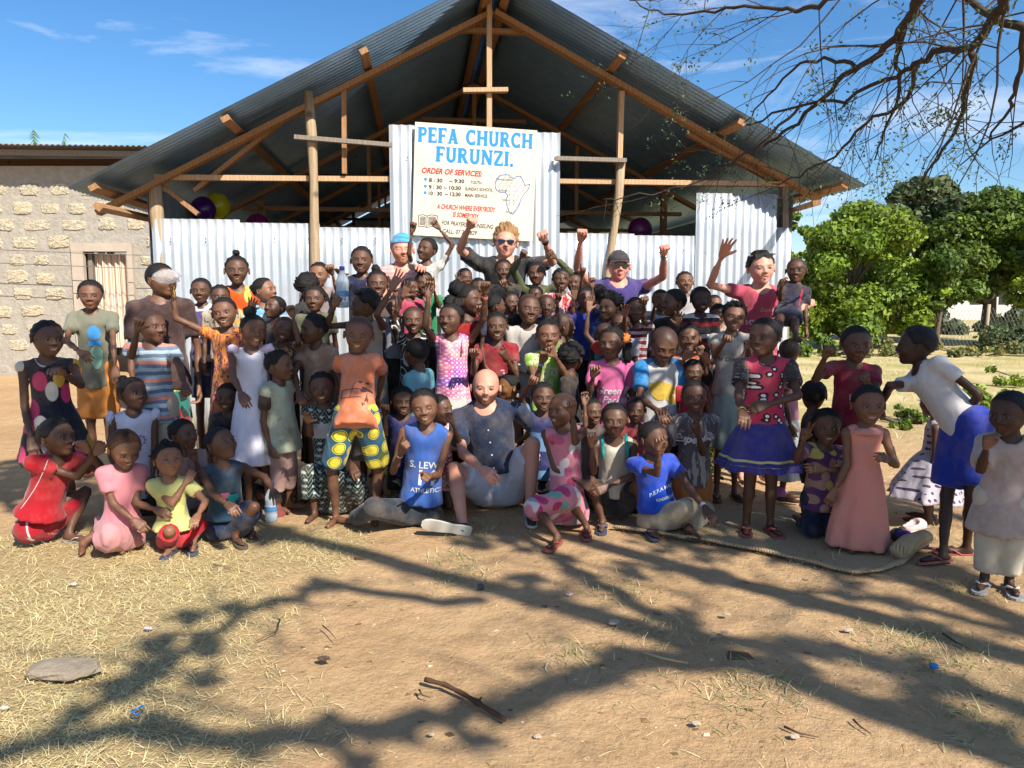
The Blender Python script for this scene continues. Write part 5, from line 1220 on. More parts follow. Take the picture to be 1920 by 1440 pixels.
# big overhead limbs outside the frame: they throw the dappled shade
top = AO+V(-.5, .6, 3.6)
OVH = [[(5.4, -1.6, 4.0), (4.2, -.8, 4.6), (3.0, .2, 4.9), (1.8, .9, 5.0), (.6, .9, 5.1), (-.5, .7, 5.2), (-1.4, .5, 5.2)], [(6.0, -1.2, 4.2), (5.9, .2, 4.8), (5.6, 1.2, 5.2), (5.4, 2.0, 5.4)], [(5.0, -1.0, 4.4), (4.4, .4, 5.0), (4.1, 1.4, 5.3)], [(4.6, -2.2, 4.5), (3.8, -1.6, 5.0), (2.6, -.9, 5.3), (1.4, -.1, 5.4), (.2, .2, 5.5), (-.9, .0, 5.5)], [(6.8, -1.4, 4.3), (7.3, .0, 4.8), (7.6, 1.2, 5.0)]]
SH = lambda z, pts: [gnd(*p)+V(sdir[0], sdir[1], 0)/sdir[2]*z+V(0, 0, z) for p in pts]
BANDS = [(SH(4.4, [(1500, 1240), (1180, 1235), (1000, 1300), (800, 1360), (480, 1375), (150, 1385), (-200, 1410)]), .07), (SH(4.7, [(2300, 1480), (1920, 1330), (1600, 1225), (1330, 1190), (1180, 1120), (1060, 1050), (960, 990)]), .075), (SH(4.9, [(1920, 1180), (1650, 1120), (1400, 1085), (1150, 1050)]), .045), (SH(4.5, [(900, 1120), (620, 1090), (450, 1150), (300, 1230), (200, 1300)]), .04)]
CL = []
for k, P_ in enumerate(OVH):
    P_ = [top]+[np.array(p) for p in P_]; Q = []
    for a, b in zip(P_[:-1], P_[1:]): Q += [a*(1-s)+b*s+V(ar.gauss(0, .02), ar.gauss(0, .02), ar.gauss(0, .02)) for s in np.linspace(0, 1, 4)[:-1]]
    Q = np.array(Q+[P_[-1]]); MB().tube(Q-AO, np.linspace(.10, .025, len(Q)), 8).ob('limb', AB, aca, True)
    for i in range(3, len(Q)):
        grow(Q[i], V(ar.gauss(0, 1), ar.gauss(0, 1), ar.gauss(.1, .3)), ar.uniform(.5, 1.1), .012, 2, .1, .5, 3.6)
        if k in (0, 2, 3, 4, 5) and Q[i][1] > -.6: CL.append((Q[i]+V(ar.gauss(0, .4), ar.gauss(0, .35), ar.gauss(.1, .15)), ar.uniform(.30, .55)))
        elif i % 3 == 1: CL.append((Q[i]+V(ar.gauss(0, .3), ar.gauss(0, .12), .1), ar.uniform(.12, .22)))
for P_, r0 in BANDS:
    s_ = top if P_[0][0] > 4.2 else None; P_ = ([top] if s_ is not None else [])+P_; Q = []
    for a, b in zip(P_[:-1], P_[1:]): Q += [a*(1-s)+b*s+V(ar.gauss(0, .03), ar.gauss(0, .02), ar.gauss(0, .03)) for s in np.linspace(0, 1, 6)[:-1]]
    Q = np.array(Q+[P_[-1]]); MB().tube(Q-AO, np.linspace(r0, r0*.5, len(Q)), 8).ob('limb', AB, aca, True)
    for i in range(4, len(Q)):
        grow(Q[i], V(ar.gauss(0, 1), ar.gauss(0, .4), ar.gauss(.1, .2)), ar.uniform(.25, .6), .010, 1, .1, .5, 3.6)
        if ar.random() < .75: CL.append((Q[i]+V(ar.gauss(0, .10), ar.gauss(0, .06), ar.gauss(0, .1)), ar.uniform(.05, .10)))
o = tw.ob('twigs', AB, aca, True); o['kind'] = 'stuff'
# sparse feathery leaflets on the twigs
if LF:
    idx = lf_rng.integers(0, len(LF), 9000); c = np.array([LF[i][0] for i in idx]); c += lf_rng.normal(0, .022, c.shape)
    n = len(c); a = lf_rng.standard_normal((n, 3)); a /= np.linalg.norm(a, axis=1)[:, None]; b = np.cross(a, lf_rng.standard_normal((n, 3))); b /= np.linalg.norm(b, axis=1)[:, None]; s = .013
    q = np.stack([c-a*s, c+b*s*.4, c+a*s, c-b*s*.4], 1).reshape(-1, 3); cc = np.repeat(np.array(GD)[lf_rng.integers(0, 4, n)], 4, 0)
    o = ob('leaflets', mk_mesh('leaflets', q-AO, np.arange(n*4).reshape(-1, 4), False, cc), LEAF, aca); o['kind'] = 'stuff'
v, f, c = leafcloud(9500, [(tuple(c_-AO), r_) for c_, r_ in CL], .085, GR, 1.5, 9, .1); o = ob('crown', mk_mesh('crown', v, f, False, c), LEAF, aca); o['kind'] = 'stuff'
# ================================================================ the people
def bun(at_, r, c='black'):
    def fn(J):
        v, f = frizz(at_, r, 12, .2, J['seed']); ob('hair_bun', mk_mesh('hair_bun', J['H']+(v@J['HR'].T)*J['S']-J['root'], f, True), HAIR[c], J['o'])
    return fn
def straps(col, w=.07):
    def fn(J):
        gk = 'dress' if 'dress' in J else 'top'
        for sg in (-1, 1):
            S = J['S']; base = J['NB']+J['r']*sg*.36*S; pts = [base-J['u']*.52*S+J['F']*(.40*S), base-J['u']*.25*S+J['F']*.36*S, base-J['u']*.03*S+J['F']*.16*S, base+J['u']*.03*S-J['F']*.08*S, base-J['u']*.3*S-J['F']*.33*S]
            m = MB().tube(pts, w*S, 6); me = m.mesh('strap', True); me.transform(Matrix.Translation(Vector(-J['root']))); ob('strap', me, fab(col), J['o'])
    return fn
def hemband(z0, z1, rad, col):
    def fn(J):
        S = J['S']; n = 72; v = []; g_ = J.get('skirt') or J.get('dress'); o, vv, q, m = g_
        loc = vv; zc = [z0*S, z1*S]; c = np.array([J['P'][0], J['P'][1]])
        rows = []
        for z in zc:
            sel = loc[np.abs(loc[:, 2]-z) < .022]; row = []
            ang = np.arctan2(sel[:, 1]-c[1], sel[:, 0]-c[0]); rr = np.hypot(sel[:, 0]-c[0], sel[:, 1]-c[1])
            for k in range(n):
                a = -math.pi+2*math.pi*k/n; d = np.abs((ang-a+math.pi) % (2*math.pi)-math.pi); w = np.exp(-(d/.05)**2)+1e-9; row.append((c[0]+math.cos(a)*((rr*w).sum()/w.sum()+.004), c[1]+math.sin(a)*((rr*w).sum()/w.sum()+.004), z))
            rows.append(row)
        v = np.array(rows[0]+rows[1])-J['root']; f = [(k, (k+1) % n, n+(k+1) % n, n+k) for k in range(n)]
        ob('hem_stripe', mk_mesh('hem_stripe', v, np.array(f), True), fab(col), o)
    return fn
def collar(col):
    def fn(J):
        S = J['S']; NB, u, F, r = J['NB'], J['u'], J['F'], J['r']; k = 1+.25*J['adult']; pts = []
        for a in np.linspace(-2.6, 2.6, 13): pts.append(NB+r*math.sin(a)*.27*S*k-F*math.cos(a)*.27*S*k-u*(.02+.10*max(0, -math.cos(a)) )*S+F*.02*S)
        me = MB().tube(pts, .055*S, 6).mesh('collar', True); me.transform(Matrix.Translation(Vector(-J['root']))); ob('collar', me, fab(col), J['o'])
    return fn
def seam(J):
    o, v, q, m = J['shirt']; bv = BVHTree.FromPolygons([Vector(a) for a in v], q.tolist()); pts = []
    for t_ in np.linspace(0, 1, 12):
        x_ = 90-52*t_+6*math.sin(t_*3); y_ = 862+92*t_; hit = bv.ray_cast(Vector(CAM), Vector(ray(x_, y_)), 9)
        if hit[0] is not None: pts.append(np.array(hit[0])-J['root'])
    if len(pts) > 2: ob('seam', MB().tube(pts, .0022, 5).mesh('seam', True), fab((.7, .6, .6)), o)
T_ = 'tee'; K_ = 'tank'
CRIM = (.22, .008, .018); NAVY = (.012, .018, .05); BLK = (.012, .012, .014)
# ---------- left side
P(90, 635, 68, 4.45, 52, 'girl in a dark dress printed with coloured drops, hand on her chest, far left', n=5.9, mouth='g', hair='row', rl=4, by=25,
  L=(47, 775, 58, 822, 'r'), R=(152, 722, 118, 700, 'r'), g=[('dress', ('blobs', (.012, .013, .022), (.5, .03, .12), (.55, .5, .42), (.6, .34, .04), (.5, .03, .12), (.5, .47, .40), 11), dict(hz=2.0*.9, fl=.95, sl=.05, neck=.26))])
P(170, 553, 54, 5.7, 22, 'boy in a grey green skateboard print tee and orange shorts by the door', n=6.5, pt=-4, hair='crop', L=(125, 640, 150, 660, 'r', ''), R=(212, 640, 216, 690, 'r'), skin=MD,
  g=[(T_, (.16, .16, .115), dict(hem=.75, sl=.6, t=.10)), ('shorts', (.62, .22, .045), dict(len=.95, t=.14))],
  extra=[lambda J: shapes_on(J, 'shirt', [disc(0, -.28, .20, .26), quadp(-.2, .2, -.72, -.55, 4, .0)], (.06, .28, .62), .12, .45), lambda J: shapes_on(J, 'shirt', [disc(0, 0, .18, .42, 14, 3, .06)], (.28, .5, .36), .16, 1.55)])
P(303, 525, 62, 5.35, 66, 'woman in a brown button blouse, face turned away behind the raised plastic bag', n=7.3, adult=.35, hair='short', cat='woman', group='adults of the crowd', skin=MD, by=25,
  g=[(T_, (.050, .026, .026), dict(sl=.7, hem=.6, t=.10, wr=1.6)), ('skirt', ('cells', (.008, .02, .02), (.02, .16, .13), (.25, .02, .03), (.5, .4, .05), 1, 14), dict(hz=.9, fl=.75))],
  extra=[collar((.075, .04, .038)), lambda J: shapes_on(J, 'shirt', [disc(0, -i*.42, .028, .028, 8, 1) for i in range(4)], (.6, .5, .3), .05, .6, 'button')])
P(285, 612, 62, 4.75, 62, 'boy in a blue and coral striped tee, thumb raised beside his ear', n=6.0, mouth='o', hair='shave', by=12, L=(247, 668, 258, 618, 't'), R=(338, 690, 346, 722, 'f'),
  g=[(T_, ('stripe', (.10, .15, .22), (.33, .43, .50), (.12, .17, .25), (.62, .22, .15), (.30, .40, .47), 9), dict(hem=.55, t=.10)), ('shorts', (.40, .33, .24), dict(len=1.0, t=.13))])
P(421, 586, 57, 5.1, 8, 'smiling girl in a long orange and red batik dress, raising an inflated plastic bag', n=6.2, mouth='s', hair='short', rl=-8, skin=MD, L=(317, 590, 324, 540, 'f', ''), R=(450, 680, 455, 735, 'r'),
  g=[('dress', ('batik', (.5, .16, .015), (.30, .02, .02), (.65, .26, .03), (.45, .10, .09), (.03, .008, .01), (.62, .30, .04), 11), dict(hz=.55, fl=.95, sl=.25, nf=9))])
P(377, 545, 47, 5.9, 10, 'serious boy in a purple shirt with a white collar, in the back row at left', n=6.6, hair='short', g=[(T_, ('stripe', (.10, .07, .2), (.5, .5, .55), (.10, .07, .2), 5), {}), ('shorts', NAVY, {})], extra=collar((.6, .6, .65)))
P(413, 556, 44, 5.6, 20, 'girl mostly hidden behind the batik dress girl, braided crown of hair showing', n=6.2, hair='row', g=[(T_, ('batik', (.5, .3, .05), (.4, .36, .3), (.1, .05, .02), 14), {}), ('skirt', BLK, {})])
P(444, 507, 54, 5.75, 18, 'tall girl with a top knot and an orange flowered dress, against the metal sheets', n=6.7, hair='knot', mouth='g', g=[('dress', ('blobs', (.62, .08, .01), (.55, .45, .08), (.15, .2, .05), (.62, .08, .01), (.6, .5, .2), 13), dict(sl=.3))])
P(497, 545, 48, 5.4, 76, 'girl in profile with cornrows and a pale blue top, one palm raised', n=6.4, pt=10, hair='row', skin=LT, by=35, L=(462, 615, 470, 580, 'o'), g=[(T_, ('stripe', (.55, .6, .62), (.15, .35, .55), 6), {}), ('skirt', (.4, .4, .4), {})], extra=bun((0, .52, .2), .12))
P(515, 577, 44, 5.25, -32, 'boy with his chin lifted, looking over his shoulder above the grimacing boy', n=6.2, pt=14, mouth='g', hair='short', g=[(T_, (.05, .05, .05), {}), ('shorts', BLK, {})])
P(532, 618, 50, 4.95, 22, 'grimacing boy with tilted head, fist holding a white wrapper in the air', n=6.0, rl=22, mouth='s', hair='shave', R=(560, 640, 548, 590, 'f'), g=[(T_, ('batik', (.4, .2, .05), (.06, .03, .03), (.5, .3, .1), 12), {}), ('shorts', BLK, {})])
P(475, 620, 60, 4.75, 38, 'frowning girl in a white satin dress with bows on the shoulders', n=6.0, mouth='s', hair='short', rl=8, skin=MD, shut=1, by=10, L=(437, 705, 452, 738, 'r', ''), g=[('tdress', (.68, .66, .74), dict(hz=1.55, fl=.95))],
  extra=[bun((-.12, .14, .56), .2), bun((.0, .42, .2), .2), lambda J: [ob('bow', mk_mesh('bow', *(lambda vf: (J['NB']+J['r']*sg*.52*J['S']+J['F']*.2*J['S']+vf[0]-J['root'], vf[1]))(frizz((0, 0, 0), .20*J['S'], 6, .4, sg, (1, .5, .6), 14)), True), fab((.62, .52, .70)), J['dress'][0]) for sg in (-1, 1)]])
P(525, 685, 58, 4.75, 78, 'small child in profile with cornrows, pale green shirt with brown sleeves and dusty pink trousers', n=5.2, pt=4, hair='row', by=60, skin=MD, R=(517, 775, 560, 752, 'r'), feet='b',
  g=[(T_, ('dirty', (.42, .46, .34), (.25, .20, .12)), dict(sl=.0, hem=.65, t=.15)), ('pants', ('dirty', (.45, .28, .24), (.3, .2, .14)), dict(len=1.6, t=.10))],
  extra=lambda J: [ob('sleeve', mk_mesh('sleeve', *(lambda vq: (vq[0]-J['root'], vq[1]))(implicit([rc(J['arms'][s][0]+J['u']*.02*J['S'], J['arms'][s][0]+(J['arms'][s][1]-J['arms'][s][0])*.62, .205*J['S'], .215*J['S'], None, None, True)], .014, .02)), True), fab((.05, .035, .028)), J['shirt'][0]) for s in (-1, 1)])
P(588, 617, 56, 4.95, -52, 'child looking left in a light brown dusty tee', n=5.9, hair='crop', L=(552, 700, 560, 735, 'r'), g=[(T_, ('dirty', (.27, .16, .11), (.42, .33, .26)), dict(hem=.7, t=.11)), ('shorts', (.2, .12, .1), {})])
P(590, 560, 48, 5.5, 4, 'child with short dangling twists and wide eyes, above the light brown tee', n=6.2, hair='dread', g=[(T_, (.10, .11, .06), {}), ('skirt', BLK, {})])
P(578, 540, 44, 5.85, 165, 'child facing away with a round black crop of hair, below the girl covering her eye', n=6.4, hair='afro', g=[(T_, (.03, .03, .03), {}), ('shorts', BLK, {})])
P(598, 515, 46, 6.3, 0, 'light skinned girl in the back row with a fist over one eye', n=6.6, hair='row', skin=LT, R=(634, 552, 622, 512, 'f'), g=[(T_, (.25, .2, .2), {}), ('skirt', BLK, {})])
P(683, 572, 56, 5.1, -74, 'girl in profile holding up the plastic water bottle, tan ragged dress', n=6.2, hair='mini', by=-25, L=(613, 612, 628, 572, 'c'), R=(706, 590, 735, 540, 'o', ''), g=[('tdress', ('dirty', (.28, .22, .175), (.2, .15, .12)), dict(hz=1.3, fl=.8))])
P(673, 627, 68, 4.55, 4, 'laughing boy with a shaved head in an orange tee and patterned wrap shorts', n=5.8, w=.82, pt=-4, rl=4, mouth='s', hair='shave', skin=MD, shut=1, hip=(668, 775), L=(636, 690, 640, 740, 'r', 'e'), R=(718, 700, 708, 750, 'r', 'ew'), fd=None,
  LL=(612, 868, 600, 955), LR=(722, 860, 732, 935), feet='b', g=[(T_, ('dirty', (.62, .17, .07), (.60, .30, .22)), dict(hem=.45, t=.13, sl=.7)), ('shorts', ('kitenge', (0, 0, 0)), dict(len=.98, t=.13))],
  extra=[lambda J: shapes_on(J, 'shirt', [quadp(-.5, .25, .02, .04, 6, .05), quadp(-.45, .1, -.22, -.205, 6, -.02), quadp(-.5, -.48, -.2, .06), quadp(-.25, -.235, -.22, .2, 4, .1), disc(.16, .02, .14, .07, 12, 2, .35, 2), disc(.2, .22, .05, .035, 8, 2, .3), disc(.02, .24, .05, .03, 8, 2, .3), disc(.2, -.25, .045, .12, 8, 2, .4, 3), disc(.12, -.42, .04, .05, 8, 2, .4, 1)], (.10, .05, .05), .12, 1.25)])
P(678, 488, 50, 6.4, 2, 'tall teenage boy in a navy shirt, one open hand raised beside the bottle', n=7.0, mouth='g', hair='crop', L=(650, 535, 640, 515, 'o'), g=[(T_, NAVY, {}), ('pants', BLK, {})], extra=collar(NAVY))
P(708, 532, 50, 5.7, 15, 'girl with tied up hair and a half smile, left of the pink vest man', n=6.4, mouth='s', hair='row', g=[(T_, (.10, .07, .06), {}), ('skirt', BLK, {})], extra=bun((-.05, .1, .55), .16))
P(754, 468, 55, 6.45, 14, 'bearded man in a pink striped vest and a backwards teal cap', n=7.4, adult=1, mouth='s', hair='men', hc='blond', skin=WR, cat='man', group='adults of the crowd', beard=(.42, .20, .09), shut=1, R=(790, 545, 790, 512, 'r', ''), L=(722, 560, 760, 590, 'r'),
  g=[(K_, ('stripe', (.62, .33, .31), (.7, .42, .40), 30), dict(hem=.5)), ('shorts', (.2, .2, .22), {})], extra=cap_item(('stripe', (.05, .35, .45), (.08, .2, .5), 25), True))
P(800, 468, 43, 6.15, -28, 'laughing boy in a white patterned shirt lifted above the crowd, both arms up', n=6.0, rl=10, pt=8, mouth='s', hair='crop', by=0, L=(766, 476, 773, 432, 'f', ''), R=(850, 458, 820, 424, 'f', ''), g=[(T_, ('batik', (.6, .58, .52), (.35, .34, .32), (.62, .6, .56), 13), dict(hem=.5)), ('shorts', BLK, {})])
P(795, 531, 44, 5.9, 10, 'dark skinned girl with her mouth open below the lifted boy, green top', n=6.4, mouth='g', hair='short', R=(822, 575, 812, 540, 'o'), g=[(T_, (.01, .20, .07), {}), ('skirt', BLK, {})])
P(774, 545, 38, 6.15, 20, 'child whose face peeks out behind the girl in the green top', n=6.2, mouth='s', hair='short', g=[(T_, (.01, .2, .07), {}), ('shorts', BLK, {})])
P(775, 600, 52, 5.35, 8, 'laughing boy in a black and white scroll patterned shirt, arms up', n=6.1, mouth='s', hair='shave', L=(738, 598, 756, 556, 'o', ''), R=(806, 620, 803, 560, 'r', 'e'), g=[('dress', ('scroll', (.010, .010, .011), (.55, .55, .52)), dict(sl=.8, hz=1.2, fl=.7))])
P(738, 575, 36, 5.5, -10, 'child almost hidden between raised arms, left of the laughing scroll shirt boy', n=6.1, hair='short', R=(745, 590, 742, 545, 'f'), g=[(T_, (.2, .2, .22), {}), ('shorts', BLK, {})])
P(845, 598, 58, 5.2, -22, 'gap toothed girl in a bright pink and purple tank top, both arms raised', n=6.0, pt=6, mouth='s', hair='puff', by=2, L=(797, 612, 803, 552, 'c', ''), R=(907, 598, 910, 548, 'f', ''), g=[(K_, ('rings', (.72, .15, .28), (.30, .08, .42), (.85, .40, .36), 1), dict(hem=.75, t=.09)), ('skirt', (.42, .43, .40), dict(hz=1.5, fl=.85))],
  extra=[band(1, (.6, .15, .08), .8, .12), straps((.75, .3, .4), .035)])
P(880, 562, 54, 5.5, 64, 'girl in profile with a big black hair puff and a red dress', n=6.3, mouth='s', hair='short', by=20, R=(915, 635, 905, 592, 'r'), g=[('dress', ('stripe', (.35, .012, .015), (.03, .01, .01), (.35, .012, .015), 7), dict(sl=.2))], extra=[bun((-.15, .38, .36), .30), bun((.1, .5, .1), .16)])
P(872, 521, 36, 6.35, 30, 'child at the back, spread hand before its face, left of the black shirt man', n=6.4, hair='short', L=(862, 565, 860, 532, 'o'), g=[(T_, (.1, .1, .12), {}), ('shorts', BLK, {})])
P(897, 540, 38, 6.0, 10, 'child in shadow between the puff haired girl and the boy touching his lips', n=6.2, hair='short', mouth='g', g=[(T_, (.3, .2, .17), {}), ('shorts', BLK, {})])
P(948, 456, 55, 6.45, 2, 'sandy haired man in a black tee and sunglasses, shouting with both fists up', n=7.5, adult=1, mouth='o', hair='curl', hc='blond', skin=WH, cat='man', group='adults of the crowd', L=(862, 468, 880, 425, 'f', ''), R=(1036, 492, 1021, 450, 'f', ''),
  g=[(T_, (.018, .019, .022), dict(sl=.75, hem=.5, t=.10)), ('shorts', BLK, {})], extra=[glasses(), band(1, (.01, .01, .01), .92, .12, 'wristwatch')], rl=3, pt=4, w=1.05)
P(944, 507, 42, 5.95, 6, 'dark boy with fingers at his lips in front of the black shirt man', n=6.5, mouth='g', hair='short', R=(962, 570, 948, 538, 'c'), g=[(T_, BLK, {}), ('shorts', BLK, {})])
P(1006, 513, 42, 6.0, -10, 'boy sticking out his tongue, olive sleeves stretched up', n=6.5, mouth='o', hair='short', L=(962, 505, 978, 480, 't', ''), R=(1068, 510, 1040, 482, 't', ''), g=[(T_, (.065, .085, .03), dict(sl=1.8)), ('shorts', BLK, {})])
P(1052, 524, 42, 5.75, 4, 'laughing girl in a red and white flowered shirt, hands framing her chin', n=6.4, mouth='s', hair='row', L=(1043, 605, 1046, 565, 'v'), R=(1073, 600, 1076, 560, 'o'), g=[(T_, ('batik', (.5, .012, .02), (.65, .5, .5), (.45, .01, .02), 16), {}), ('skirt', BLK, {})])
P(1077, 530, 38, 6.1, -15, 'child just behind the red flowered shirt, pointing upward', n=6.3, hair='short', R=(1088, 548, 1092, 515, 'p', ''), g=[(T_, (.05, .03, .02), {}), ('shorts', BLK, {})])
P(992, 579, 56, 5.35, 14, 'boy with closed eyes and shaved head in a grey long sleeved shirt', n=6.1, rl=6, mouth='g', hair='shave', shut=1, L=(966, 690, 1000, 700, 'r'), g=[(T_, ('dirty', (.40, .38, .35), (.30, .27, .24)), dict(sl=1.75, hem=.6)), ('shorts', (.3, .28, .24), dict(len=.9))])
P(1028, 628, 58, 5.15, 4, 'quiet girl in a green and yellow leaf top, two fingers raised before her mouth', n=5.8, hair='row', skin=MD, L=(1004, 722, 1016, 678, 'v', ''), R=(1062, 705, 1040, 668, 'r', ''), g=[('dress', ('batik', (.35, .36, .16), (.20, .42, .03), (.5, .5, .3), (.1, .2, .03), 9), dict(sl=.35, hz=1.4))], extra=[bun((0, .15, .5), .14), band(-1, (.2, .3, .6), .9, .1)])
P(931, 612, 54, 5.25, 6, 'smiling girl in a crimson tee with a heron print', n=5.9, mouth='s', hair='row', L=(888, 700, 888, 668, 'r', ''), R=(968, 705, 950, 672, 'p', ''), g=[(T_, CRIM, dict(hem=.6)), ('skirt', BLK, {})],
  extra=lambda J: shapes_on(J, 'shirt', [disc(0, 0, .05, .16, 8, 2), disc(-.05, .2, .08, .03, 8, 2), disc(.02, -.25, .015, .14, 6, 2)], (.5, .3, .33), .25, 1.15))
P(958, 567, 40, 5.5, 28, 'child with rows of thin braids behind the crimson tee girl', n=6.2, hair='row', g=[(T_, BLK, {}), ('skirt', BLK, {})])
P(930, 573, 40, 5.3, 105, 'child turned right with only the short black hair in view, left of the thin braids', n=6.0, hair='short', g=[(T_, NAVY, {}), ('shorts', BLK, {})])
P(1024, 573, 42, 5.45, 0, 'bald child peering between the grey sleeve boy and the red flowered shirt', n=6.1, hair='shave', g=[(T_, BLK, {}), ('shorts', BLK, {})])
P(1004, 553, 34, 5.75, -20, 'child whose forehead barely shows above the closed eye boy', n=6.0, hair='short', g=[(T_, (.05, .06, .2), {}), ('shorts', BLK, {})])
P(1057, 610, 48, 5.3, 96, 'boy in profile facing right in an olive green tee', n=5.9, hair='shave', by=40, g=[(T_, (.16, .19, .075), {}), ('shorts', BLK, {})])
P(1160, 499, 54, 6.3, 2, 'heavy man in a purple sleeveless shirt, dark cap and sunglasses, both fists up', n=7.5, adult=1, w=1.12, mouth='c', hair='men', hc='dark', skin=WR, cat='man', group='adults of the crowd', L=(1082, 504, 1089, 450, 'f', ''), R=(1243, 519, 1245, 476, 'f', ''),
  g=[(T_, (.055, .04, .16), dict(sl=.15, hem=.5, t=.09)), ('shorts', BLK, {})], extra=[glasses(), cap_item((.035, .036, .038)), band(1, (.1, .35, .15), .9, .1)])
P(1191, 581, 47, 5.35, -6, 'boy calling out in a maroon and white striped polo, thumb up', n=6.2, mouth='o', hair='short', R=(1206, 602, 1208, 570, 't', ''), g=[(T_, ('stripe', (.15, .01, .03), (.5, .42, .40), 22), {}), ('shorts', BLK, {})], extra=collar((.5, .4, .38)))
P(1142, 577, 48, 5.4, -42, 'girl with a dark afro looking left, below the purple shirt man', n=6.2, hair='afro', mouth='g', R=(1170, 620, 1172, 590, 'o', ''), g=[(T_, (.01, .03, .16), {}), ('skirt', BLK, {})])
P(1164, 608, 46, 5.25, 2, 'boy with only his eyes and forehead above the orange hair tie', n=5.9, hair='shave', g=[(T_, (.3, .3, .34), {}), ('shorts', BLK, {})])
P(1147, 643, 60, 4.95, -30, 'girl in a pink tee with white lettering and an orange flower tying her braids', n=5.8, mouth='o', hair='row', skin=DK, by=0, L=(1103, 745, 1112, 705, 'r', ''), g=[(T_, (.55, .10, .26), dict(hem=.6, sl=.6)), ('skirt', (.08, .02, .10), {})],
  extra=[lambda J: text_on(J, 'shirt', 'Green Bay', (.6, .58, .58), .10, 1.02, .30, .3, .02), lambda J: text_on(J, 'shirt', 'Packers', (.65, .62, .62), .12, 1.30, .30, .3, .02), lambda J: text_on(J, 'shirt', 'G', (.7, .65, .65), .55, 1.18, .26, 0, .03),
         lambda J: ob('hair_flower', mk_mesh('hair_flower', *(lambda vf: (J['H']+(vf[0]@J['HR'].T)*J['S']-J['root'], vf[1]))(frizz((.40, .16, .12), .15, 9, .5, 3)), True), fab((.7, .20, .03)), J['o']),
         lambda J: ob('braids', mk_mesh('braids', *(lambda vf: (J['H']+(vf[0]@J['HR'].T)*J['S']-J['root'], vf[1]))(frizz((.44, .20, -.26), .14, 14, .35, 4, (1, 1, 2.4))), True), HAIR['black'], J['o'])])
P(1245, 647, 66, 4.85, 2, 'boy with shaved head looking down, white tee with blue sleeves and yellow print', n=5.6, pt=-24, rl=4, mouth='g', hair='shave', shut=1, skin=DK, L=(1200, 745, 1232, 770, 'r', ''), g=[(T_, (.50, .48, .46), dict(sl=.05, hem=.7, t=.11)), ('shorts', BLK, dict(len=.8))],
  extra=[lambda J: [ob('sleeve', mk_mesh('sleeve', *(lambda vq: (vq[0]-J['root'], vq[1]))(implicit([rc(J['NB']*.45+J['arms'][s][0]*.55+J['u']*.05*J['S'], J['arms'][s][0], .17*J['S'], .21*J['S']), rc(J['arms'][s][0], J['arms'][s][0]+(J['arms'][s][1]-J['arms'][s][0])*.7, .21*J['S'], .23*J['S'], None, None, True)], .014, .05)), True), fab((.012, .17, .40)), J['shirt'][0]) for s in (-1, 1)],
         lambda J: shapes_on(J, 'shirt', [disc(.02, 0, .36, .26, 16, 3, .15, 2), disc(-.32, .12, .10, .12, 10, 2, .2), disc(.3, -.25, .2, .12, 10, 2, .2)], (.58, .38, .06), .0, .80), lambda J: text_on(J, 'shirt', 'POW', (.1, .1, .2), .0, 1.38, .17), lambda J: text_on(J, 'shirt', 'Bana', (.05, .12, .3), .05, 1.62, .30, .2, .03)])
P(1262, 568, 50, 5.4, -72, 'boy in profile facing left with a cupped hand at his cheek', n=6.2, mouth='g', hair='crop', by=-10, R=(1262, 650, 1270, 610, 'o'), g=[(T_, BLK, {}), ('shorts', BLK, {})])
P(1314, 562, 47, 5.35, 2, 'dark skinned boy smiling in a red, white and black striped polo', n=6.3, mouth='s', hair='crop', skin=(.05, .024, .016), g=[(T_, ('stripe', (.015, .015, .018), (.25, .01, .02), (.015, .015, .02), (.5, .48, .48), (.02, .015, .02), 7), dict(sl=.6)), ('shorts', BLK, {})], extra=collar((.3, .02, .04)))
P(1284, 529, 40, 6.3, 0, 'laughing girl in bright sun at the back, hair in flat rows', n=6.4, mouth='o', pt=6, hair='row', skin=MD, g=[(T_, (.4, .38, .38), {}), ('skirt', BLK, {})])
P(1239, 563, 40, 5.95, 6, 'child showing just a forehead and raised fingers between two boys', n=6.3, hair='short', skin=MD, L=(1222, 600, 1228, 570, 'o'), g=[(T_, (.35, .37, .4), {}), ('shorts', BLK, {})])
P(1340, 570, 34, 6.05, 8, 'small face behind the striped polo boy, furthest back', n=6.0, hair='short', skin=MD, g=[(T_, (.3, .2, .2), {}), ('shorts', BLK, {})])
P(1346, 590, 40, 5.6, -14, 'child with lowered eyes right of the striped polo boy', n=6.0, pt=-14, hair='short', shut=1, skin=MD, g=[(T_, (.35, .25, .2), {}), ('shorts', BLK, {})])
P(1376, 594, 54, 5.05, -6, 'smiling girl in a dirty white tee and a mint green skirt, hands at her collar', n=6.1, rl=8, mouth='s', hair='mini', skin=MD, L=(1340, 668, 1358, 640, 'c', ''), R=(1405, 680, 1403, 650, 'r', ''), g=[(T_, ('dirty', (.46, .43, .37), (.22, .19, .15)), dict(hem=.4, sl=.4)), ('skirt', (.36, .44, .38), dict(hz=1.8, fl=.75))],
  extra=lambda J: text_on(J, 'shirt', 'Be Dreaming', (.12, .12, .12), 0, .95, .2, .3), feet='s')
P(1291, 634, 54, 5.1, -8, 'boy with fingers in his mouth, orange and grey tee', n=5.9, hair='crop', skin=MD, mouth='g', L=(1268, 705, 1284, 672, 'r', ''), R=(1322, 700, 1314, 665, 'c', ''), g=[(T_, ('batik', (.28, .27, .26), (.62, .12, .03), (.3, .28, .27), 6), {}), ('shorts', BLK, {})])
P(1300, 697, 46, 4.85, 0, 'small dark boy in a red top with only his eyes above the lettered tee boy', n=5.2, hair='crop', g=[(T_, (.4, .01, .03), {}), ('shorts', BLK, {})])
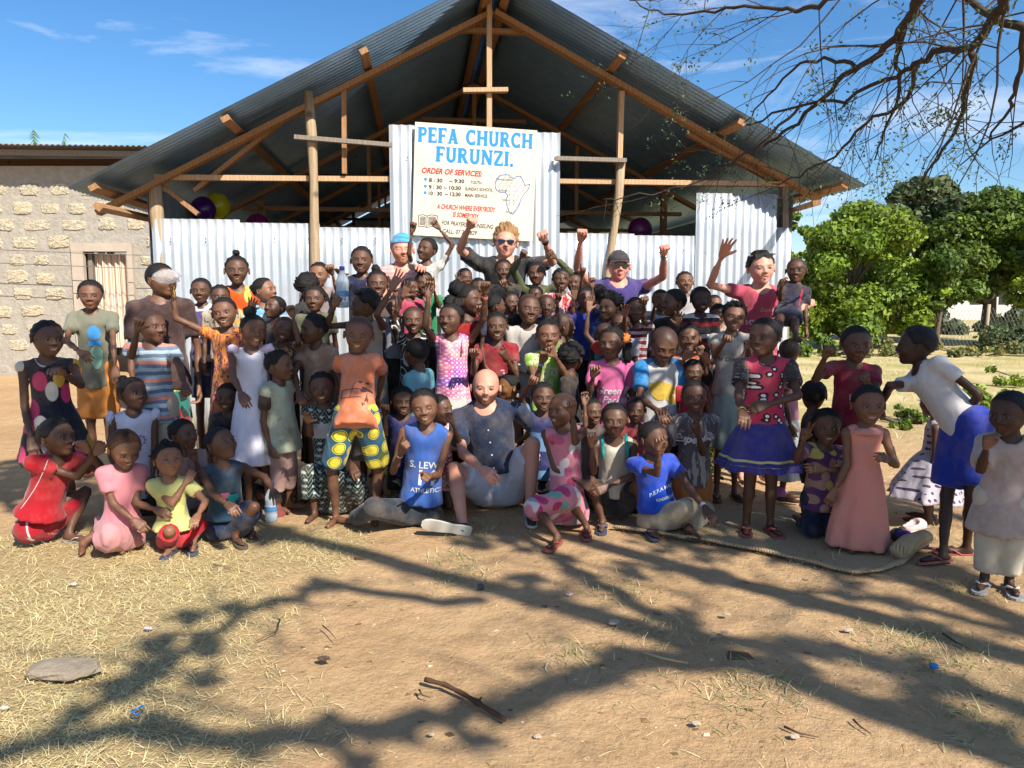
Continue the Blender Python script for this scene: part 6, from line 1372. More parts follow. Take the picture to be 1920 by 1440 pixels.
P(1427, 503, 61, 5.5, 0, 'woman in a pink lettered tee waving, sunglasses pushed up on dark hair', n=7.1, adult=.45, mouth='s', hair='wavy', hc='dark', skin=WH, cat='woman', group='adults of the crowd', rl=-4, L=(1331, 534, 1354, 480, 'o', ''), R=(1522, 568, 1480, 590, 'r', ''),
  g=[(T_, (.42, .06, .10), dict(sl=.3, hem=.5, t=.08, neck=.26)), ('shorts', (.4, .4, .42), {})], extra=[glasses(True), band(1, (.5, .48, .5), .9, .12, 'wristwatch'), lambda J: text_on(J, 'shirt', 'Shop. Travel.', (.65, .45, .48), .14, 1.12, .32, 0, .02), lambda J: text_on(J, 'shirt', 'Relax.', (.65, .45, .48), .0, 1.44, .32, 0, .02), lambda J: text_on(J, 'shirt', 'Explorer', (.6, .35, .38), .2, .72, .17, .3)])
P(1493, 507, 46, 5.25, -24, 'toddler in a navy and red shirt carried on the pink tee woman\'s arm', n=4.8, hair='shave', cat='toddler_held', L=(1462, 560, 1466, 535, 'r', ''), hip=(1478, 588), LL=(1462, 600, 1462, 625, 'f'), LR=(1490, 605, 1492, 630, 'f'), g=[(T_, (.02, .018, .035), dict(sl=.7)), ('shorts', (.015, .02, .035), {})],
  extra=lambda J: shapes_on(J, 'shirt', [quadp(-.03, .03, -.6, .3, 4)], (.45, .02, .05), .25, .7))
# ---------- right side
P(1433, 632, 72, 4.3, -46, 'girl in a pink leopard spotted tee and a blue skirt with yellow hem stripes', n=6.1, rl=-4, hair='short', skin=DK, by=-6, mouth='g', L=(1384, 742, 1392, 772, 'r', ''), R=(1497, 742, 1440, 758, 'r', ''), feet='s',
  g=[(T_, ('leopard', (.50, .03, .09)), dict(sl=.05, hem=.5, t=.10)), ('skirt', (.035, .035, .20), dict(hz=1.72, fl=1.12, nf=9, wz=.3))],
  extra=[hemband(1.80, 1.90, 0, (.55, .5, .2)), hemband(2.0, 2.06, 0, (.5, .45, .2)), band(-1, (.55, .3, .05), .9, .1),
         lambda J: [ob('sleeve', mk_mesh('sleeve', *(lambda vq: (vq[0]-J['root'], vq[1]))(implicit([rc(J['arms'][s][0]+J['u']*.03*J['S'], J['arms'][s][0]+(J['arms'][s][1]-J['arms'][s][0])*.62, .205*J['S'], .22*J['S'], None, None, True)], .014, .02)), True), fab(('dots', (.012, .012, .014), (.3, .3, .3), 1., .12, 60)), J['shirt'][0]) for s in (-1, 1)]])
P(1480, 660, 50, 5.0, 160, 'child seen from behind in pink top and white net skirt, behind leopard tee girl', n=5.6, hair='shave', g=[(T_, (.5, .2, .27), {}), ('skirt', (.5, .5, .5), dict(hz=.9, fl=.9))])
P(1605, 645, 68, 4.35, -6, 'boy in a crimson tee with a small emblem, one fist raised to the side', n=5.7, pt=-4, hair='short', skin=DK, by=-5, L=(1528, 712, 1548, 668, 'f', ''), R=(1645, 745, 1625, 715, 'f', ''), g=[(T_, (.20, .008, .03), dict(hem=.6)), ('shorts', BLK, {})],
  extra=lambda J: shapes_on(J, 'shirt', [quadp(-.14, .14, .0, .03), quadp(-.14, .14, -.14, -.11), quadp(-.16, -.12, -.14, .03), quadp(.12, .16, -.14, .03), disc(0, -.05, .06, .06, 10, 2), disc(0, .08, .1, .03, 10, 2), quadp(-.15, .15, -.22, -.19)], (.5, .3, .33), .0, .85))
P(1525, 742, 58, 4.55, 165, 'child facing away with dark hair between the leopard tee girl and crimson tee boy', n=5.0, hair='crop', g=[(T_, BLK, {}), ('shorts', BLK, {})])
P(1628, 759, 74, 3.98, -8, 'little girl in a long coral peach dress on the edge of the mat', n=4.55, mouth='g', hair='short', skin=MD, by=-4, L=(1588, 880, 1562, 925, 'r', ''), R=(1682, 878, 1664, 862, 'c', ''), g=[('tdress', ('dirty', (.66, .24, .18), (.62, .26, .20)), dict(hz=.06, fl=.86, t=.075, nf=6))],
  extra=[lambda J: [ob('frill', mk_mesh('frill', *(lambda vf: (vf[0]-J['root'], vf[1]))(frizz(J['NB']+J['F']*.14*J['S']-J['u']*.16*J['S'], .34*J['S'], 5, .14, 2, (1.15, .9, .36))), True), fab((.62, .26, .21)), J['dress'][0])], bun((.25, .3, -.12), .14)])
P(1550, 800, 68, 4.2, -10, 'kneeling boy in a purple flowered tee and dark jeans, fingers in a V', n=5.2, pose='kneel', hair='crop', mouth='g', skin=DK, L=(1494, 862, 1507, 822, 'v', ''), R=(1590, 885, 1545, 880, 'r', ''), g=[(T_, ('blobs', (.09, .03, .10), (.5, .12, .15), (.5, .4, .1), (.35, .2, .15), (.09, .03, .10), 22), dict(sl=.6)), ('pants', (.008, .015, .035), {})], torso=1.55)
P(1716, 648, 72, 4.05, -112, 'child in a white tee and shiny blue shorts bending forward, hand behind its back', n=6.2, hair='crop', skin=(.05, .024, .015), by=-82, hip=(1812, 800), L=(1668, 722, 1652, 762, 'r', 'w'), R=(1838, 742, 1800, 790, 'r', 'w'), LL=(1775, 935, 1768, 1040), LR=(1822, 930, 1818, 1012, 'k'), fd=((-1, -.25, 0), (-1, .1, 0)), feet='f', mouth='g',
  g=[(T_, (.55, .53, .52), dict(hem=.25, t=.09, sl=.5)), ('shorts', (.012, .035, .30), dict(len=.85, t=.19))])
P(1752, 752, 60, 4.5, -150, 'child behind the bending boy in a white dress with dark dots', n=4.9, hair='short', skin=DK, by=-120, g=[('tdress', ('dots', (.42, .38, .42), (.05, .03, .08), .0, .22, 26), dict(hz=.9, fl=1.5))])
P(1892, 775, 84, 3.42, -62, 'toddler in a beige tee and cream trousers at the right edge, hand at mouth', n=4.65, pt=-6, hair='short', skin=(.06, .029, .018), by=-30, L=(1838, 882, 1850, 838, 'r', ''), feet='s', fc=(.40, .39, .37), g=[(T_, ('dirty', (.42, .33, .29), (.3, .24, .2)), dict(hem=.8, t=.13, sl=.8)), ('pants', (.47, .43, .33), dict(len=1.85, t=.13))])
# ---------- front rows
P(108, 820, 72, 4.1, 74, 'squatting boy in a red tee with a white seam down its back', n=5.6, pt=6, pose='squat', hair='crop', skin=DK, by=66, hip=(-.62, -.05), R=(196, 884, 165, 845, 'r', ''), L=(170, 900, 178, 850, 'r', 'e'), LR=(186, 898, 128, 1000, ''), LL=(176, 890, 118, 985, 'k'), feet='f', torso=1.9,
  g=[(T_, (.33, .008, .016), dict(hem=.5, t=.12)), ('shorts', ('batik', (.33, .008, .016), (.3, .01, .02), (.55, .5, .5), 4), dict(len=.8))],
  extra=seam)
P(234, 842, 70, 3.95, 46, 'toddler with reddish brown hair in a pink tee and ruffled pink skirt, sitting', n=4.7, pt=-22, pose='sit', hair='crop', hc='brown', skin=MD, mouth='s', by=35, hip=(-.25, .15), R=(252, 945, 292, 955, 'r', ''), L=(215, 950, 250, 975, 'r', ''), LL=(205, 985, 155, 1018, ''), LR=(262, 985, 215, 1018, ''),
  g=[(T_, (.55, .19, .22), dict(sl=.6, t=.10)), ('lap', (.50, .22, .23), dict(len=1.15, t=.12, wr=2.5))])
P(250, 738, 62, 4.6, 60, 'girl in a white frilled top with braids tied on top, sitting behind the toddlers', n=5.6, pt=8, pose='sit', hair='row', skin=DK, by=30, hip=(0, .2), L=(208, 860, 228, 905, 'r', ''), R=(290, 850, 285, 895, 'r', ''), g=[(K_, (.58, .57, .66), dict(t=.10)), ('pants', (.02, .025, .04), {})],
  extra=[bun((-.1, .25, .46), .13), lambda J: shapes_on(J, 'top', [disc(.14*math.cos(a), .14*math.sin(a), .04, .04, 6, 1) for a in np.linspace(0, 6.28, 10)[:-1]], (.25, .22, .5), .1, .85),
         lambda J: [ob('frill', mk_mesh('frill', *(lambda vf: (vf[0]-J['root'], vf[1]))(frizz(J['NB']+J['r']*s*.62*J['S']-J['u']*.18*J['S'], .20*J['S'], 7, .3, s, (.6, 1, 1.1), 14)), True), fab((.58, .57, .66)), J['top'][0]) for s in (-1, 1)]])
P(316, 862, 64, 3.98, 40, 'toddler in a yellow tee and red shorts sucking a finger, sandals on the grass', n=4.7, pt=14, pose='sit', hair='mini', skin=LT, by=12, hip=(0, .15), L=(322, 945, 348, 905, 'c', ''), R=(386, 940, 372, 965, 'r', ''), LL=(305, 985, 322, 1018, ''), LR=(365, 965, 362, 1014, ''), feet='f',
  g=[(T_, (.52, .50, .17), dict(sl=.55, t=.10)), ('shorts', (.40, .01, .02), dict(len=.85, t=.05))], extra=bun((0, .1, .5), .14))
P(345, 815, 58, 4.4, 66, 'girl with a ponytail looking right, dusty pink tee, behind the yellow tee toddler', n=5.4, pt=8, pose='sit', hair='tail', skin=DK, by=40, hip=(0, .2), R=(380, 905, 366, 862, 'v', ''), g=[(T_, (.28, .18, .17), {}), ('pants', (.2, .2, .2), {})])
P(415, 832, 66, 4.15, 62, 'boy looking up, sleeveless navy top with a flower bunch, sitting with a knee raised', n=5.5, pt=22, pose='sit', hair='short', skin=DK, by=30, hip=(.0, .2), L=(398, 925, 425, 945, 'r', ''), R=(497, 895, 512, 920, 'r', ''), LR=(487, 928, 440, 1003, ''), LL=(420, 965, 470, 990, ''), feet='f',
  g=[(K_, (.018, .045, .075), dict(t=.085)), ('shorts', (.008, .018, .045), dict(len=.85, t=.12))],
  extra=[lambda J: shapes_on(J, 'top', [disc(0, 0, .22, .14, 12, 3, .3, 1)], (.02, .30, .28), .15, 1.0), lambda J: shapes_on(J, 'top', [disc(-.22, .12, .13, .10, 10, 2, .3), disc(.25, -.22, .1, .08, 10, 2, .3)], (.5, .12, .22), .15, 1.0), lambda J: shapes_on(J, 'top', [disc(.02, -.3, .2, .08, 10, 2, .3)], (.3, .33, .35), .15, 1.1)])
P(427, 745, 54, 4.95, 2, 'grinning dark boy in a black top half hidden by the white dress', n=5.5, pose='squat', mouth='s', hair='short', g=[(T_, (.008, .010, .02), {}), ('shorts', BLK, {})], LR=(545, 905, 563, 975, ''), fd=(None, (-.2, -.6, .8)), feet='f', hip=(0, .2))
P(604, 727, 60, 4.65, 6, 'smiling girl in a dark green dress with white dots and a white chest band, sitting', n=5.6, pose='sit', mouth='s', hair='row', skin=DK, rl=-6, L=(583, 815, 578, 790, 'o', ''), R=(645, 830, 660, 870, 'r'), hip=(.15, .3), LL=(585, 915, 590, 960, ''), LR=(670, 905, 678, 950, ''), g=[('dress', ('zig', (.005, .022, .016), (.42, .45, .42)), dict(sl=.25, t=.10, len=1.6))],
  extra=lambda J: shapes_on(J, 'dress', [quadp(-.42, .42, -.2, .28, 10)], (.45, .44, .47), 0, .82, 'chest_band'))
P(796, 763, 68, 4.4, 2, 'boy in a blue jersey with the number 14, kneeling with both hands raised in front', n=6.2, rl=-8, pose='sit', mouth='s', hair='crop', skin=MD, hip=(-.25, .15), shut=1, L=(737, 885, 752, 848, 'p', ''), R=(818, 905, 805, 892, 'p', ''), LL=(690, 950, 662, 975, ''), LR=(795, 945, 786, 972, ''), fd=((-.9, .3, 0), (.5, .6, 0)),
  g=[(K_, (.035, .10, .34), dict(hem=.4, t=.12, neck=.25)), ('pants', (.020, .026, .035), dict(t=.13))],
  extra=[lambda J: text_on(J, 'top', 'S. LEWIS', (.6, .6, .62), .14, 1.12, .27, 0, .02), lambda J: text_on(J, 'top', '14', (.65, .65, .66), .12, 1.58, .58, 0, .03), lambda J: text_on(J, 'top', 'ATHLETICS', (.55, .55, .58), .16, 1.80, .17, 0, .02), band(-1, (.5, .4, .25), .85, .06)])
P(755, 752, 54, 4.95, 14, 'boy in a dark blue tee behind the jersey boy, fist at his cheek', n=5.8, pose='kneel', hair='crop', mouth='g', L=(722, 815, 722, 775, 'f', ''), g=[(T_, (.012, .018, .10), {}), ('shorts', BLK, {})])
P(826, 766, 54, 4.75, 62, 'child in profile in red and white dress between jersey boy and bald man', n=5.6, pose='kneel', hair='short', R=(862, 830, 848, 792, 'r', ''), by=20, g=[('dress', ('rings', (.5, .03, .03), (.05, .02, .02), (.6, .5, .4), 1), dict(sl=.3))])
P(780, 662, 56, 5.15, -135, 'child turned away in a light blue tee, next to the tank top girl', n=5.5, hair='short', by=-120, g=[(T_, (.13, .36, .43), {}), ('shorts', BLK, {})])
P(911, 726, 68, 4.8, 2, 'bald bearded man in dark denim shirt and light shorts sitting on the ground', n=7.4, adult=1, rl=2, mouth='s', hair=None, skin=(.52, .25, .17), cat='man', group='adults of the crowd', w=1.09, beard=(.13, .06, .035), pose='sit', hip=(.35, .3), feet='c', gap=.6,
  R=(1012, 812, 966, 856, 'r', 'eh'), L=(868, 850, 905, 880, 'r', ''), LL=(858, 890, 868, 986, ''), LR=(1003, 815, 993, 955, ''), fd=((-.92, -.20, .22, .05, .95, .28), (.05, -1, -.02)),
  g=[(T_, (.016, .026, .055), dict(sl=.72, t=.09, neck=.25, sb=.75)), ('shorts', (.46, .47, .52), dict(len=.82, t=.055, sb=.75, wr=1.6))],
  extra=[collar((.016, .026, .055)), lambda J: shapes_on(J, 'shirt', [disc(0, -i*.36, .025, .025, 8, 1) for i in range(5)], (.6, .6, .6), .0, .55, 'button')])
P(953, 725, 48, 5.15, -62, 'boy with an afro peeking out behind the bald man\'s ear', n=5.8, pose='kneel', hair='crop', skin=(.20, .085, .03), g=[(T_, (.3, .15, .1), {}), ('shorts', BLK, {})])
P(1018, 744, 56, 4.9, 6, 'smiling small boy in navy to the right of the bald man, arm raised', n=5.5, pose='kneel', mouth='g', hair='short', L=(978, 745, 995, 718, 'c', ''), g=[(T_, ('stripe', (.012, .02, .09), (.1, .2, .35), 4), {}), ('shorts', BLK, {})])
P(1053, 768, 64, 4.4, -42, 'girl in a pink panda printed dress crouching, fist at her forehead', n=5.6, mouth='s', pose='squat', hair='shave', skin=DK, by=-15, hip=(.15, .25), R=(1078, 830, 1074, 775, 't', ''), L=(1040, 880, 1090, 905, 'r', ''), LR=(1065, 930, 1100, 985, ''), LL=(1035, 975, 1045, 1005, ''), feet='f',
  g=[('tdress', ('blobs', (.55, .20, .26), (.40, .03, .12), (.50, .10, .18), (.12, .33, .30), (.6, .55, .55), (.45, .04, .12), 20), dict(t=.10, len=1.15))])
P(1152, 787, 64, 4.5, -4, 'girl calling out in a cream top with teal straps, crouching with one hand up', n=5.7, mouth='o', pose='squat', hair='short', skin=DK, L=(1113, 885, 1110, 835, 'c', ''), R=(1188, 890, 1140, 912, 'r', ''), hip=(.1, .3), LL=(1115, 925, 1130, 975, ''), LR=(1192, 905, 1215, 985, ''), feet='s',
  g=[(K_, (.45, .40, .32), dict(t=.085, neck=.3)), ('shorts', (.02, .02, .02), {})], extra=straps((.01, .30, .30), .05))
P(1226, 823, 66, 4.3, 32, 'boy in a bright blue school tee sitting on the mat, hand at brow', n=5.6, mouth='o', pose='sit', hair='short', skin=DK, by=8, hip=(.3, .2), L=(1232, 888, 1235, 842, 'r', ''), R=(1292, 915, 1322, 952, 'r', ''), LL=(1268, 975, 1225, 985, ''), LR=(1345, 965, 1290, 990, ''),
  g=[(T_, (.008, .055, .42), dict(t=.11, sl=.5)), ('pants', ('dirty', (.30, .25, .17), (.42, .37, .28)), dict(t=.15))], extra=[lambda J: text_on(J, 'shirt', 'P.E.F.A MAJENGO', (.5, .6, .7), .28, .92, .15, 0, .02, -.5), lambda J: text_on(J, 'shirt', 'KINDERGARTEN', (.5, .6, .7), .28, 1.22, .11, 0, .03), band(1, (.4, .4, .45), .88, .1)])
P(1303, 743, 62, 4.6, -10, 'gap toothed boy in a worn grey tee with white slanted lettering, two fingers up', n=5.8, rl=-6, mouth='g', hair='short', skin=DK, pose='kneel', R=(1318, 850, 1308, 812, 'v', ''), L=(1250, 850, 1244, 800, 'o', ''),
  g=[(T_, ('batik', (.30, .28, .26), (.10, .08, .09), (.35, .33, .30), (.06, .10, .25), 4), dict(sl=.6)), ('shorts', (.4, .13, .03), {})], extra=lambda J: text_on(J, 'shirt', 'Superior', (.7, .68, .66), -.05, .85, .34, .35, .04, .12))
P(1111, 771, 50, 4.8, 20, 'child in shadow between the panda dress girl and the girl with teal straps', n=5.4, pose='kneel', mouth='g', hair='short', L=(1098, 800, 1096, 755, 'c'), g=[(T_, (.08, .06, .06), {}), ('shorts', BLK, {})])
P(1192, 769, 48, 4.7, -8, 'child with a solemn face just right of the girl calling out', n=5.4, pose='kneel', hair='short', g=[(T_, (.35, .05, .06), {}), ('shorts', BLK, {})])
P(1134, 628, 46, 5.2, 170, 'child facing away with shaved head in a red and teal tee, an arm reaching up', n=5.9, hair='shave', L=(1098, 625, 1104, 578, 'o', ''), g=[(T_, ('stripe', (.42, .02, .02), (.03, .14, .17), 4), {}), ('shorts', BLK, {})])
P(1098, 560, 42, 5.65, 8, 'open mouthed child in a blue jersey, fingers crossed high above', n=6.2, hair='short', mouth='g', R=(1113, 580, 1110, 530, 'p', ''), g=[(T_, (.01, .03, .25), {}), ('shorts', BLK, {})])
P(1124, 552, 38, 5.95, 150, 'child turned to the metal wall, left of the purple shirt man', n=6.3, hair='short', g=[(T_, (.03, .03, .04), {}), ('shorts', BLK, {})])
P(1072, 672, 50, 5.05, 150, 'child with round dark head between the leaf top girl and pink tee girl', n=5.0, hair='afro', g=[(T_, BLK, {}), ('shorts', BLK, {})])
P(770, 540, 36, 5.7, 60, 'child mostly hidden by raised hands under the pink vest man', n=6.0, hair='short', g=[(T_, (.4, .05, .1), {}), ('shorts', BLK, {})])
P(945, 673, 44, 5.3, 178, 'child with back turned whose dark hair shows above the bald man', n=4.7, hair='short', g=[(T_, BLK, {}), ('shorts', BLK, {})])
# ================================================================ small things
def bottle(base, axis, h, label, water=.5, capc=(.01, .04, .35)):
    ax = nrm(axis); M = np.array(Vector(ax).to_track_quat('Z', 'Y').to_matrix()); g = empty('water_bottle', base, 0, label, 'bottle')
    r = h*.155; prof = [(.0001, .0), (r*.8, 0), (r, h*.03), (r, h*.2), (r*.93, h*.22), (r, h*.25), (r, h*.42), (r*.94, h*.44), (r, h*.47), (r, h*.62), (r*.9, h*.70), (r*.45, h*.84), (r*.36, h*.88), (r*.36, h*.93)]
    t = NT('clear_plastic', .06, .6); t.b.inputs['Transmission Weight'].default_value = .6; t.b.inputs['IOR'].default_value = 1.12; t.b.inputs['Base Color'].default_value = (.72, .83, .92, 1)
    MB().lathe(prof, 20, M).ob('shell', t.m, g, True); MB().lathe([(r*.42, h*.90), (r*.42, h*.985), (r*.3, h), (.0001, h)], 16, M).ob('cap', plain('bottle_cap', capc, .4, .5), g, True)
    MB().lathe([(r*1.012, h*.28), (r*1.012, h*.41)], 20, M).ob('label', plain('bottle_label', (.12, .32, .60), .4, .4, 0, .8, 60), g, True)
    if water: 
        t = NT('water', .05, .5); t.b.inputs['Transmission Weight'].default_value = .85; t.b.inputs['IOR'].default_value = 1.2; t.b.inputs['Base Color'].default_value = (.45, .62, .80, 1); MB().lathe([(.0001, h*.02), (r*.9, h*.03), (r*.9, h*water), (.0001, h*water)], 18, M).ob('water', t.m, g, True)
p = gnd(508, 978); bottle(p+V(0, 0, .0), (.05, 0, 1), .245, 'small half full plastic water bottle with a blue cap standing beside the sitting boy', .5)
p = at(643, 577, 4.93); bottle(p, (0, 0, 1), .265, 'large clear plastic water bottle held up in the middle of the crowd', .62)
# inflated plastic bag in the raised fist
t = NT('thin_plastic_bag', .12, .6); t.b.inputs['Transmission Weight'].default_value = .55; t.b.inputs['IOR'].default_value = 1.05; t.b.inputs['Base Color'].default_value = (.86, .86, .88, 1); t.b.inputs['Alpha'].default_value = .5
c = at(312, 519, 4.9); v, f = frizz((0, 0, 0), .062, 5, .22, 3, (1.4, .8, .66), 26); o = ob('plastic_bag', mk_mesh('plastic_bag', v, f, True), t.m, None, c); tag(o, 'clear inflated plastic bag squeezed in the batik dress girl\'s raised fist', 'bag')
c0_ = at(327, 545, 4.95); o = MB().tube([V(0, 0, .03), V(0, -.01, 0), V(.006, -.01, -.03), V(.004, 0, -.055)], .0025, 5).ob('yellow_string', plain('yellow_string', (.6, .35, .03)), None, True, c0_); tag(o, 'thin yellow string hanging from the plastic bag', 'string')
# cloth bundle in the far left girl's hand
c = at(66, 845, 4.38); v, f = frizz((0, 0, 0), .045, 7, .35, 4, (.8, .7, 1.5), 20); tag(ob('cloth_bundle', mk_mesh('cloth_bundle', v, f, True), fab((.02, .20, .40)), None, c), 'crumpled bright blue cloth held by the far left girl', 'cloth')
# woven mat with rolled edge
mt = NT('woven_palm_mat', .9, .15); x_, y_, z_ = mt.sep(); w_ = mt.math('MULTIPLY', mt.math('SINE', mt.math('MULTIPLY', mt.math('ADD', x_, y_), 260)), mt.math('SINE', mt.math('MULTIPLY', mt.math('SUBTRACT', x_, y_), 260)))
mt.col(mt.mix(mt.ramp(w_, [(.3, 0.), (.6, 1.)]), (.46, .34, .20), (.26, .18, .09))); mt.bump(w_, .6, .004)
mat_ = empty('woven_mat', (0, 0, 0), 0, 'worn woven palm mat with a rolled frayed edge under the kneeling children', 'mat')
fr_px = [(1150, 990), (1250, 1003), (1330, 1015), (1420, 1033), (1500, 1050), (1560, 1066), (1600, 1076), (1650, 1072), (1690, 1055), (1712, 1035)]
F_ = np.array([gnd(*p) for p in fr_px]); B_ = F_+np.linspace(0, 1, len(F_))[:, None]*V(.5, .45, 0)+V(.25, .55, 0); rows = [F_*(1-s)+B_*s for s in np.linspace(0, 1, 8)]
v = np.concatenate(rows); v[:, 2] = gh(v[:, 0], v[:, 1])+.010+.004*np.sin(v[:, 0]*7); k = len(F_); f = np.array([(j*k+i, j*k+i+1, (j+1)*k+i+1, (j+1)*k+i) for j in range(7) for i in range(k-1)])
ob('sheet', mk_mesh('sheet', v, f, True), mt.m, mat_)
E = []; 
for a, b in zip(F_[:-1], F_[1:]): E += [a*(1-s)+b*s for s in np.linspace(0, 1, 6)[:-1]]
E = np.array(E+[F_[-1]]); E[:, 2] = .016+.004*np.sin(np.arange(len(E))*.9); MB().tube(E, [.015+.006*math.sin(i*.7)*math.sin(i*.23)+.006*(i > 38) for i in range(len(E))], 9).ob('rolled_edge', mt.m, mat_, True).scale = (1, 1, .6)
R0 = gnd(1683, 1052)+V(0, 0, .05); R1 = gnd(1735, 1018)+V(.02, 0, .05); MB().tube([R0, R0*.7+R1*.3+V(0, 0, .01), R0*.3+R1*.7, R1], [.045, .052, .046, .035], 12).ob('rolled_corner', mt.m, mat_, True)
n = 500; i_ = NR.integers(0, len(E), n); 
X = E[i_, 0]+NR.normal(0, .02, n); Y = E[i_, 1]+NR.normal(0, .015, n); g = blades('frayed_fibres', X, Y, .02, .04, [(.45, .34, .18), (.35, .25, .12)], 1.1, .0012, 'stuff'); g.parent = mat_
# rock, stick, litter
def rock(p, s, label, seed, col=(.36, .30, .23), cat='stone', sq=(1, .7, .35), name='stone'):
    th = np.linspace(0, 2*math.pi, 25)[:-1]; ph = np.linspace(-1.5, 1.5, 12); D = np.stack([np.cos(ph)[:, None]*np.cos(th), np.cos(ph)[:, None]*np.sin(th), np.sin(ph)[:, None]+0*th], -1).reshape(-1, 3)
    v = np.sign(D)*np.abs(D)**.75*(1+.16*hnoise(D, 2.2, seed)+.06*hnoise(D, 6, seed))[:, None]*np.array(sq)*s; v[:, 2] = np.maximum(v[:, 2], -s*.12); k = 24
    f = np.array([(i*k+j, i*k+(j+1) % k, (i+1)*k+(j+1) % k, (i+1)*k+j) for i in range(11) for j in range(k)]+[(0, 1, 2, 3)][:0]); caps = [np.arange(24)[::-1][None], (np.arange(24)+11*24)[None]]
    me = mk_mesh(name, v, [f]+caps, False); o = ob(name, me, plain(name, col, .95, .1, 0, .4, 20, .6), None, p); return tag(o, label, cat)
rock(gnd(118, 1262)+V(0, 0, .015), .125, 'flat grey brown slab of broken concrete lying on the dry grass', 2, (.33, .27, .20), 'stone', (1, .55, .20), 'broken_slab')
for i, (x_, y_, s, lb) in enumerate(((1152, 1167, .020, 'pale pebble right of the dark soil chip'), (1008, 1383, .012, 'pebble near the bottom edge'), (1246, 1150, .010, 'tiny pebble in the middle of the sand'), (1358, 1187, .014, 'white pebble in the shade band'), (1335, 1195, .012, 'tan pebble left of the white one'), (1150, 1170, .018, 'cracked pale stone beside straw'), (1590, 1183, .018, 'flat tan stone right of centre'), (1490, 1383, .015, 'pale stone among straw at lower right'), (809, 1379, .010, 'rounded grey pebble under the stick'), (1305, 1358, .014, 'ochre pebble by the grass tuft'), (1240, 1182, .012, 'small ochre stone in the shade band'), (1362, 1153, .016, 'crumbly stone on the lit sand'))):
    o = rock(gnd(x_, y_)+V(0, 0, .004), s, lb, i+3, (.55, .45, .33)); o['group'] = 'loose stones on the sand'
S0 = [gnd(x_, y_)+V(0, 0, .012) for x_, y_ in ((797, 1280), (835, 1290), (870, 1308), (905, 1330), (947, 1356))]
st = empty('stick', S0[2], 0, 'broken brown stick lying diagonally on the sand in the foreground', 'stick'); STK = plain('stick_bark', (.13, .07, .04), .85, .2, 0, .5, 40, .4)
Q = []
for a, b in zip(S0[:-1], S0[1:]): Q += [a*(1-s)+b*s for s in np.linspace(0, 1, 5)[:-1]]
Q = np.array(Q+[S0[-1]])-S0[2]; MB().tube(Q, [.0085+.0012*math.sin(i*1.9)+(.003 if i == 11 else 0) for i in range(len(Q))], 9).ob('stem', STK, st, True); MB().tube([Q[11], Q[11]+V(.012, .01, .016)], [.006, .003], 6).ob('knot', STK, st)
def twig(pts, r, label, col=(.12, .075, .045)):
    P_ = np.array([gnd(*p)+V(0, 0, .005) for p in pts]); o = MB().tube(P_-P_[0], np.linspace(r, r*.5, len(P_)), 6).ob('twig', plain('twig_bark', col, .9), None, True, P_[0]); tag(o, label, 'twig', 'twigs lying on the sand')
twig([(786, 1296), (792, 1306), (806, 1310)], .004, 'short curled twig beside the thick stick'); twig([(1600, 1352), (1612, 1364), (1632, 1378)], .004, 'dark twig at lower right'); twig([(400, 1060), (440, 1066), (476, 1076)], .005, 'pale twig on the sand in front of the toddlers', (.4, .28, .15)); twig([(1205, 1225), (1240, 1236), (1290, 1246)], .006, 'split pale stalk on the sand near the centre', (.55, .42, .22))
twig([(605, 1175), (618, 1186), (630, 1200)], .003, 'thin dark twig left of centre'); twig([(664, 1048), (686, 1049)], .005, 'small bark chip in front of the jersey boy'); twig([(525, 1162), (520, 1185), (480, 1204)], .003, 'bent root fibre at the edge of the grass'); twig([(1470, 1365), (1500, 1378), (1535, 1385)], .004, 'brown twig in the straw at lower right'); twig([(1768, 1190), (1790, 1205), (1820, 1220)], .005, 'bark strip in the shade at the right')
def scrap(x_, y_, s, col, label, seed, name='paper_scrap', cat='litter', sq=(1.2, .8, .45)):
    v, f = frizz((0, 0, 0), s, 5, .4, seed, sq, 14); tag(ob(name, mk_mesh(name, v, f, False), plain(name, col, .6), None, gnd(x_, y_)+V(0, 0, s*.35)), label, cat)
scrap(278, 1180, .014, (.5, .42, .45), 'crumpled pinkish wrapper on the dry grass', 1); scrap(901, 1103, .017, (.05, .06, .08), 'dark chip of plastic standing in the sand', 2, 'plastic_chip', 'litter', (1, .4, .9)); scrap(8, 1329, .011, (.6, .58, .55), 'white scrap at the left edge', 3); scrap(1068, 1116, .013, (.6, .5, .48), 'pale crumpled paper on the shaded sand', 4); scrap(138, 1097, .016, (.45, .40, .32), 'chalky crumpled scrap near the pink skirt', 5)
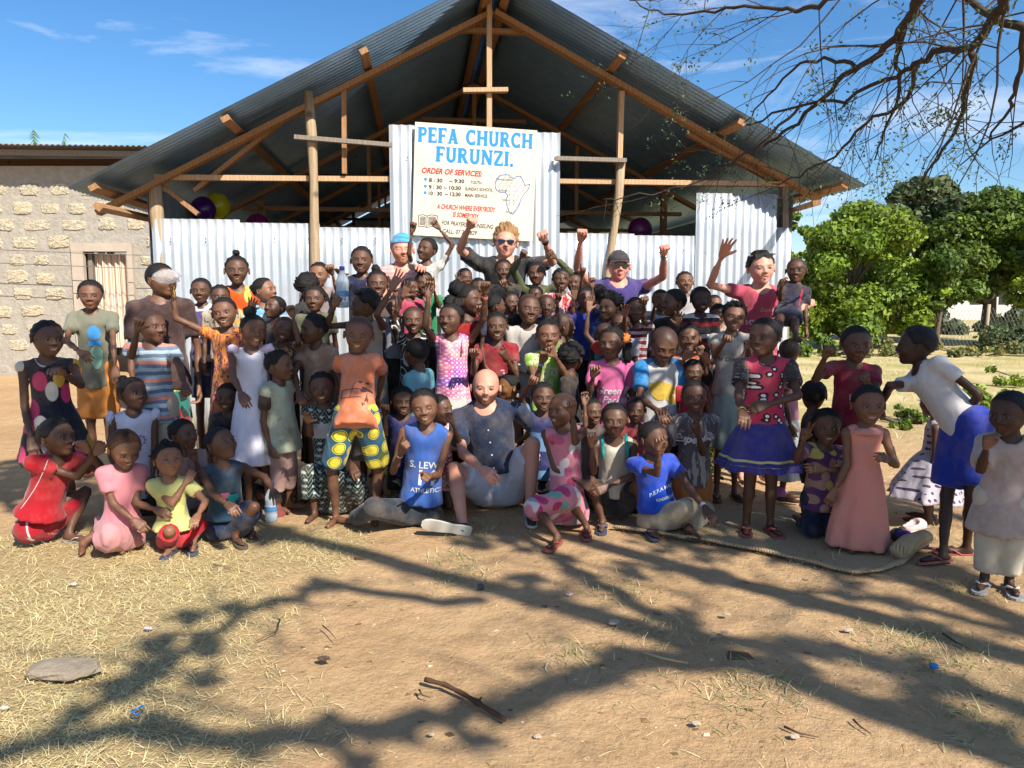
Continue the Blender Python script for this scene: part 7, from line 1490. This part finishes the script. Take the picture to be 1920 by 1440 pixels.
scrap(608, 1238, .020, (.10, .06, .04), 'curled dead leaves on the sand edge', 6, 'dead_leaf', 'leaf', (1.3, .8, .3)); scrap(1150, 1165, .010, (.55, .5, .42), 'small white shard of bone or shell', 7)
p = gnd(258, 1338)+V(0, 0, .012); o = MB().tube([(.016*math.cos(a)*(1+.1*math.sin(3*a)), .022*math.sin(a), .006*math.sin(2*a)) for a in np.linspace(.3, 5.9, 16)], .0032, 6).ob('plastic_ring', plain('blue_plastic', (.02, .22, .60), .35, .5), None, True, p); tag(o, 'broken bright blue plastic ring lying in the straw', 'litter')
p = gnd(1751, 1252)+V(0, 0, .002); o = MB().lathe([(.0001, .011), (.014, .011), (.0155, .009), (.016, 0), (.014, 0), (.0135, .008)], 20).ob('bottle_top', plain('blue_plastic_cap', (.02, .22, .60), .35, .5), None, True, p); tag(o, 'light blue plastic bottle top on the sand at the right', 'bottle top')
# shoes lying behind the peach dress
for i, (x_, y_, c, lb) in enumerate(((1712, 985, (.62, .48, .47), 'pale clog tipped on its side behind the peach dress'), (1690, 1008, (.03, .03, .06), 'dark sandal lying left of the pale clog'), (1712, 1010, (.08, .04, .25), 'purple strapped sandal below the pale clog'))):
    p = gnd(x_, y_+10); g = empty('loose_shoe', p, .5+i, lb, 'shoe', 'shoes left behind the peach dress')
    v, f = implicit([rc((-.05, 0, .025), (.06, 0, .025), .032, .036), rc((.02, 0, .035), (.06, 0, .03), .036, .034)], .009, .02, [('sub', rc((-.06, 0, .06), (.0, 0, .06), .03, .03)), ('plane', V(0, 0, .004), V(0, 0, -1))]); ob('upper', mk_mesh('upper', v, f, True), plain('shoe_rubber', c, .5), g); MB().box((.005, 0, .003), (.16, .062, .012)).ob('sole', plain('shoe_sole', tuple(min(1, q*1.3+.05) for q in c), .6), g)
# print on a pink ball seen between the legs
o = rock(gnd(1458, 940)+V(0, 0, .05), .05, 'small pink and purple ball on the ground behind the leopard tee girl', 1, (.4, .15, .4), 'ball', (1, 1, 1), 'ball')
